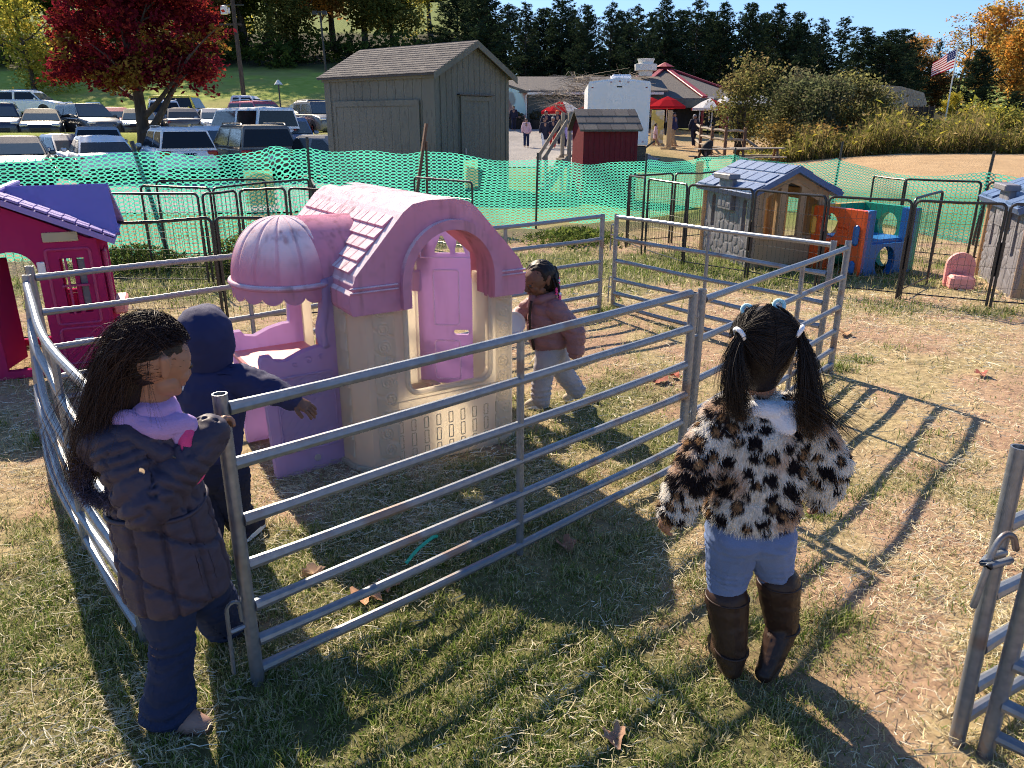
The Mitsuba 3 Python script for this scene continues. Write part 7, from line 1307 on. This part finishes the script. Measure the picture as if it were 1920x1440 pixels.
put(sk, 'hood_seam', tube([hc3 + [0.082 * math.cos(a), -0.005 + 0.08 * math.sin(a), -0.115 + 0.006 * math.cos(2 * a)] for a in np.linspace(0, 2 * PI, 36)], 0.0032, 5, False), 'white_plastic', True, label='pale piping round the base of the hood'); put(sk, 'drawcord', tube(spline([hc3 + [-0.06, -0.065, -0.118], hc3 + [-0.066, -0.078, -0.14], hc3 + [-0.072, -0.082, -0.165]], 8), 0.0035, 5), 'white_plastic', True)
put(sk, 'hem_band', creased(flesh([(bq(-1.03, 0.515), (0.108, 0.096, 0.03), bq(-1.03, 0.50), (0.106, 0.095, 0.025))], 0.009, 4), 0.002, 40, 3), 'navy_fleece', True)
put(k, 'trousers', creased(flesh([(pel + [0, 0, -0.01], 0.1, pel + [0, 0, 0.02], 0.098), (hipl, 0.078, kl, 0.06), (kl, 0.06, al + [0, 0, 0.01], 0.056), (hipr, 0.078, kr, 0.06), (kr, 0.06, ar + [0, 0, 0.01], 0.056)], 0.009, 8), 0.006, 12, 35, (0.8, 0.8, 3.0)), 'dark_denim', True)
for he, to in ((al + [-0.005, -0.035, -0.045], al + [-0.01, 0.10, -0.045]), (ar + [0.005, -0.035, -0.045], ar + [0.03, 0.10, -0.045])):
    b = put(k, 'shoe', flesh([(he + [0, 0, 0.025], 0.033, to + [0, -0.03, 0.022], 0.036), (to + [0, -0.03, 0.02], 0.035, to + [0, 0, 0.012], 0.026)], 0.008, 6), 'dark_denim', True); put(b, 'sole', sole_mesh(he, to, 0.038, 0.016), 'white_plastic', label='white shoe sole')

# --- toddler in the mauve puffer jacket, walking to the left
k = thing('person', 'toddler in a mauve puffer jacket and grey trousers, pink beads in her braids', 'person')
TY = 4.22; hc4 = np.array((0.150, 4.22, 0.752)); hb, P, R = head_bones(hc4, math.radians(-58), 0.30, 1.0)
fs, bs = np.array((0.135, 4.30, 0.60)), np.array((0.245, 4.14, 0.60)); fe, fw = np.array((0.055, 4.30, 0.535)), np.array((0.005, 4.26, 0.53)); be, bw_ = np.array((0.355, 4.12, 0.47)), np.array((0.362, 4.11, 0.345)); pel = np.array((0.225, 4.22, 0.335))
fk, fa, bk_, ba = np.array((0.175, 4.17, 0.175)), np.array((0.168, 4.17, 0.055)), np.array((0.305, 4.27, 0.19)), np.array((0.385, 4.28, 0.075))
bod = [(pel, 0.075, (0.20, 4.22, 0.55), 0.08), ((0.20, 4.22, 0.55), 0.08, (0.195, 4.22, 0.645), 0.045), ((0.19, 4.22, 0.64), 0.035, hc4, 0.05), (fs, 0.035, bs, 0.035), (fs, 0.035, fe, 0.028), (fe, 0.028, fw, 0.019), (bs, 0.035, be, 0.028), (be, 0.028, bw_, 0.019), (pel + [-0.02, -0.04, -0.03], 0.06, fk, 0.042), (fk, 0.042, fa, 0.028), (pel + [0.03, 0.04, -0.03], 0.06, bk_, 0.042), (bk_, 0.042, ba, 0.028)]
put(k, 'body', flesh(hb + bod + hand_bones(fw, (-0.9, -0.2, -0.3), (0, 0.2, 0.9), 0.8, 0.7, 1) + hand_bones(bw_, (-0.05, -0.05, -1), (0.7, -0.6, 0), 0.8, 0.5, -1), 0.0065, 6), 'skin_brown', True); face_parts(k, P, R, 1.0)
jk = flesh([((0.215, 4.22, 0.385), (0.112, 0.105, 0.04), (0.205, 4.22, 0.50), (0.118, 0.11, 0.06)), ((0.205, 4.22, 0.50), (0.118, 0.11, 0.06), (0.195, 4.22, 0.605), (0.092, 0.095, 0.04), (0.185, 4.22, 0.655), (0.062, 0.062, 0.03)), (fs, 0.055, bs, 0.055), (fs, 0.055, fe, 0.05), (fe, 0.05, fw + [0.02, 0, 0], 0.036), (bs, 0.058, be, 0.056), (be, 0.056, bw_ + [0, 0, 0.02], 0.044)], 0.009, 9)
jk = creased(jk, 0.006, 16, 41, (1, 1, 1), (lambda v: np.abs(np.mod((v[:, 2] + 0.15 * v[:, 0]) / 0.062, 1) - 0.5) * 0.062,), 0.007, 0.008); jj = put(k, 'jacket', jk, 'mauve_puffer', True, label='dusty mauve puffer jacket with a stand collar')
put(jj, 'collar', creased(flesh([((0.13, 4.19, 0.635), 0.022, (0.165, 4.16, 0.65), 0.022), ((0.165, 4.16, 0.65), 0.022, (0.225, 4.17, 0.668), 0.024), ((0.225, 4.17, 0.668), 0.024, (0.25, 4.23, 0.668), 0.024), ((0.25, 4.23, 0.668), 0.024, (0.20, 4.28, 0.65), 0.022), ((0.115, 4.19, 0.655), 0.022, (0.105, 4.19, 0.60), 0.018)], 0.008, 6), 0.003, 25, 42), 'mauve_puffer', True)
put(jj, 'front_placket', tube(spline([(0.108, 4.165, 0.645), (0.098, 4.145, 0.55), (0.110, 4.14, 0.45), (0.125, 4.145, 0.365)], 14), 0.009, 6), 'brown_leather', True)
tp_ = flesh([(pel, 0.088, pel + [0, 0, 0.03], 0.086), (pel + [-0.02, -0.04, -0.03], 0.07, fk, 0.056), (fk, 0.056, fa + [0, 0, 0.0], 0.052), (pel + [0.03, 0.04, -0.03], 0.07, bk_, 0.056), (bk_, 0.056, ba + [0, 0, 0.0], 0.052)], 0.009, 8); put(k, 'trousers', bunched(creased(tp_, 0.005, 12, 43, (0.8, 0.8, 3.0)), 0.11, 0.07, 0.010, 0.03, 6), 'grey_sweatpants', True)
plain('shoe_beige', (0.45, 0.38, 0.28), 0.7)
for he, to in ((fa + [0.03, 0, -0.042], fa + [-0.075, -0.01, -0.042]), (ba + [0.035, 0.01, -0.02], ba + [-0.06, -0.01, -0.06])):
    b = put(k, 'shoe', flesh([(he + [0, 0, 0.02], 0.027, to + [0.02, 0, 0.02], 0.029), (to + [0.02, 0, 0.02], 0.029, to + [0, 0, 0.012], 0.022)], 0.008, 5), 'shoe_beige', True); put(b, 'sole', sole_mesh(he, to, 0.03, 0.012), 'white_plastic')
cap4 = flesh([(hc4 + [0.013, 0.008, 0.036], (0.083, 0.084, 0.078), hc4 + [0.040, 0.02, 0.0], (0.070, 0.074, 0.078))], 0.009, 5); put(k, 'hair', creased(cap4, 0.004, 60, 44, (1, 1, 1), (lambda v: np.abs(np.mod((v[:, 1] - 4.22 + 0.3 * (v[:, 0] - 0.15)) / 0.02, 1) - 0.5) * 0.02,), 0.004, 0.004), 'hair_black', True)
rg = np.random.default_rng(79); bd = []
for i in range(12):
    a = hc4 + np.array((0.075 + 0.02 * rg.uniform(), -0.06 + 0.012 * i, 0.03 + rg.uniform(-0.02, 0.04))); e = a + np.array((0.022, -0.015, -0.075 - 0.03 * rg.uniform())); put(k, 'braid', tube(bez([a, a + [0.02, -0.01, -0.03], e], 8), 0.0075 + 0.0015 * np.sin(np.arange(8) * 2.2), 6), 'hair_black', True)
    for j in range(3 if i < 8 else 2): bd.append((e + np.array((0.002, -0.004, 0.026 - 0.013 * j)), 'bead_white' if (i * 3 + j) % 6 == 0 else 'bead_pink'))
for q, m_ in bd: put(k, 'bead', ball(q, 0.0085), m_, True)
plt = mv(lathe([(0, -0.006), (0.052, -0.006), (0.066, 0.006), (0.062, 0.008), (0.05, -0.001), (0, -0.001)], 28), (0.012, 4.18, 0.512), rx=math.radians(62), ry=0.2); solo('toy_plate', plt, 'white_plastic', 'white round toy plate held by the toddler in the mauve jacket', 'toy plate')

# --- small figures in the yard
def walker(label, px, pfeet, Y, H, top, legc, hair, yaw=0.0, hat=None, arm=0.25, longc=False):
    q = survey(px, 220, Y); x = q[0]; g = H1(x, Y) + 0.03; s = H / 1.7
    k = thing('person', label, 'person', M=mat4((x, Y, g), yaw, s))
    put(k, 'body', flesh([((0, 0, 0.95), 0.13, (0, 0, 1.35), 0.14), ((0, 0, 1.35), 0.1, (0, 0, 1.48), 0.06), ((0, 0, 1.45), 0.055, (0, 0, 1.58), 0.09), ((0, 0, 1.56), (0.085, 0.1, 0.12), (0, -0.02, 1.56), 0.09), ((0.16, 0, 1.38), 0.06, (0.25, 0.03, 1.12), 0.05), ((0.25, 0.03, 1.12), 0.045, (0.23, -0.1, 0.88), 0.035), ((-0.16, 0, 1.38), 0.06, (-0.25, 0, 1.12), 0.05), ((-0.25, 0, 1.12), 0.045, (-0.25, 0.06, 0.88), 0.035), ((0.09, 0, 0.92), 0.09, (0.1, arm * 0.4, 0.5), 0.06), ((0.1, arm * 0.4, 0.5), 0.06, (0.1, arm * 0.3, 0.08), 0.045), ((-0.09, 0, 0.92), 0.09, (-0.1, -arm * 0.3, 0.5), 0.06), ((-0.1, -arm * 0.3, 0.5), 0.06, (-0.1, -arm, 0.1), 0.045), ((0.1, arm * 0.3, 0.06), 0.045, (0.1, arm * 0.3 - 0.14, 0.04), 0.035), ((-0.1, -arm, 0.08), 0.045, (-0.1, -arm - 0.14, 0.06), 0.035)], 0.06, 3), 'skin_tan', True)
    zb = 0.55 if longc else 0.85
    put(k, 'jacket', flesh([((0, 0, zb), (0.2, 0.15, 0.05), (0, 0, 1.1), (0.2, 0.15, 0.1), (0, 0, 1.38), (0.19, 0.12, 0.08), (0, 0, 1.46), 0.07), ((0.17, 0, 1.38), 0.085, (0.26, 0.03, 1.12), 0.078), ((0.26, 0.03, 1.12), 0.075, (0.24, -0.08, 0.92), 0.06), ((-0.17, 0, 1.38), 0.085, (-0.26, 0, 1.12), 0.078), ((-0.26, 0, 1.12), 0.075, (-0.25, 0.05, 0.92), 0.06)], 0.05, 3), top, True)
    put(k, 'trousers', flesh([((0.09, 0, 0.92), 0.11, (0.1, arm * 0.4, 0.5), 0.085), ((0.1, arm * 0.4, 0.5), 0.082, (0.1, arm * 0.3, 0.12), 0.075), ((-0.09, 0, 0.92), 0.11, (-0.1, -arm * 0.3, 0.5), 0.085), ((-0.1, -arm * 0.3, 0.5), 0.082, (-0.1, -arm, 0.13), 0.075)], 0.05, 3), legc, True)
    put(k, 'hair' if not hat else 'hat', flesh([((0, 0.025, 1.61), (0.1, 0.105, 0.1), (0, 0.05, 1.54), (0.095, 0.08, 0.1))], 0.04, 3), hat or hair, True)
cloth('red_cotton', (0.42, 0.03, 0.03)); cloth('orange_knit', (0.65, 0.12, 0.03)); cloth('pale_pink', (0.62, 0.42, 0.46)); cloth('lavender', (0.4, 0.32, 0.6)); plain('grey_hair', (0.25, 0.24, 0.24), 0.6)
for a in (('child in a pale pink jacket and jeans, alone on the paved yard', 987, 270, 41.0, 1.42, 'pale_pink', 'denim', 'hair_black', 0.0), ('adult in a black jacket, the tallest left of the orange hat', 1024, 262, 43.5, 1.78, 'dark_denim', 'dark_denim', 'hair_black', 0.1), ('person in a long black coat and white trousers in the yard group', 1021, 276, 40.0, 1.45, 'dark_denim', 'white_cotton', 'hair_black', 0.3, None, 0.2, True), ('person in a black top and bright red trousers', 1037, 276, 40.3, 1.50, 'dark_denim', 'red_cotton', 'grey_hair', 0.0),
          ('adult in a dark jacket and an orange knitted hat', 1045, 265, 43.0, 1.80, 'dark_denim', 'dark_denim', 'hair_black', 0.0, 'orange_knit'), ('child in a long lavender coat beside the wooden stair', 1065, 274, 40.6, 1.35, 'lavender', 'dark_denim', 'grey_hair', -0.2, None, 0.2, True), ('child in a pale pink dress in front of the yellow photo board', 1231, 245, 42.8, 1.15, 'pale_pink', 'skin_tan', 'hair_black', 1.2, None, 0.3, True), ('person in dark clothes behind the tall tan board', 1264, 245, 41.5, 1.7, 'navy_fleece', 'tan_cloth', 'hair_black', 0.8), ('person in black at the left end of the split-rail fence', 1303, 250, 41.8, 1.6, 'dark_denim', 'dark_denim', 'grey_hair', 0.2), ('dark small figure at the foot of the mural', 963, 240, 52.0, 1.5, 'dark_denim', 'dark_denim', 'hair_black', 0.0)):
    walker(*a)
cloth('tan_cloth', (0.3, 0.22, 0.14))
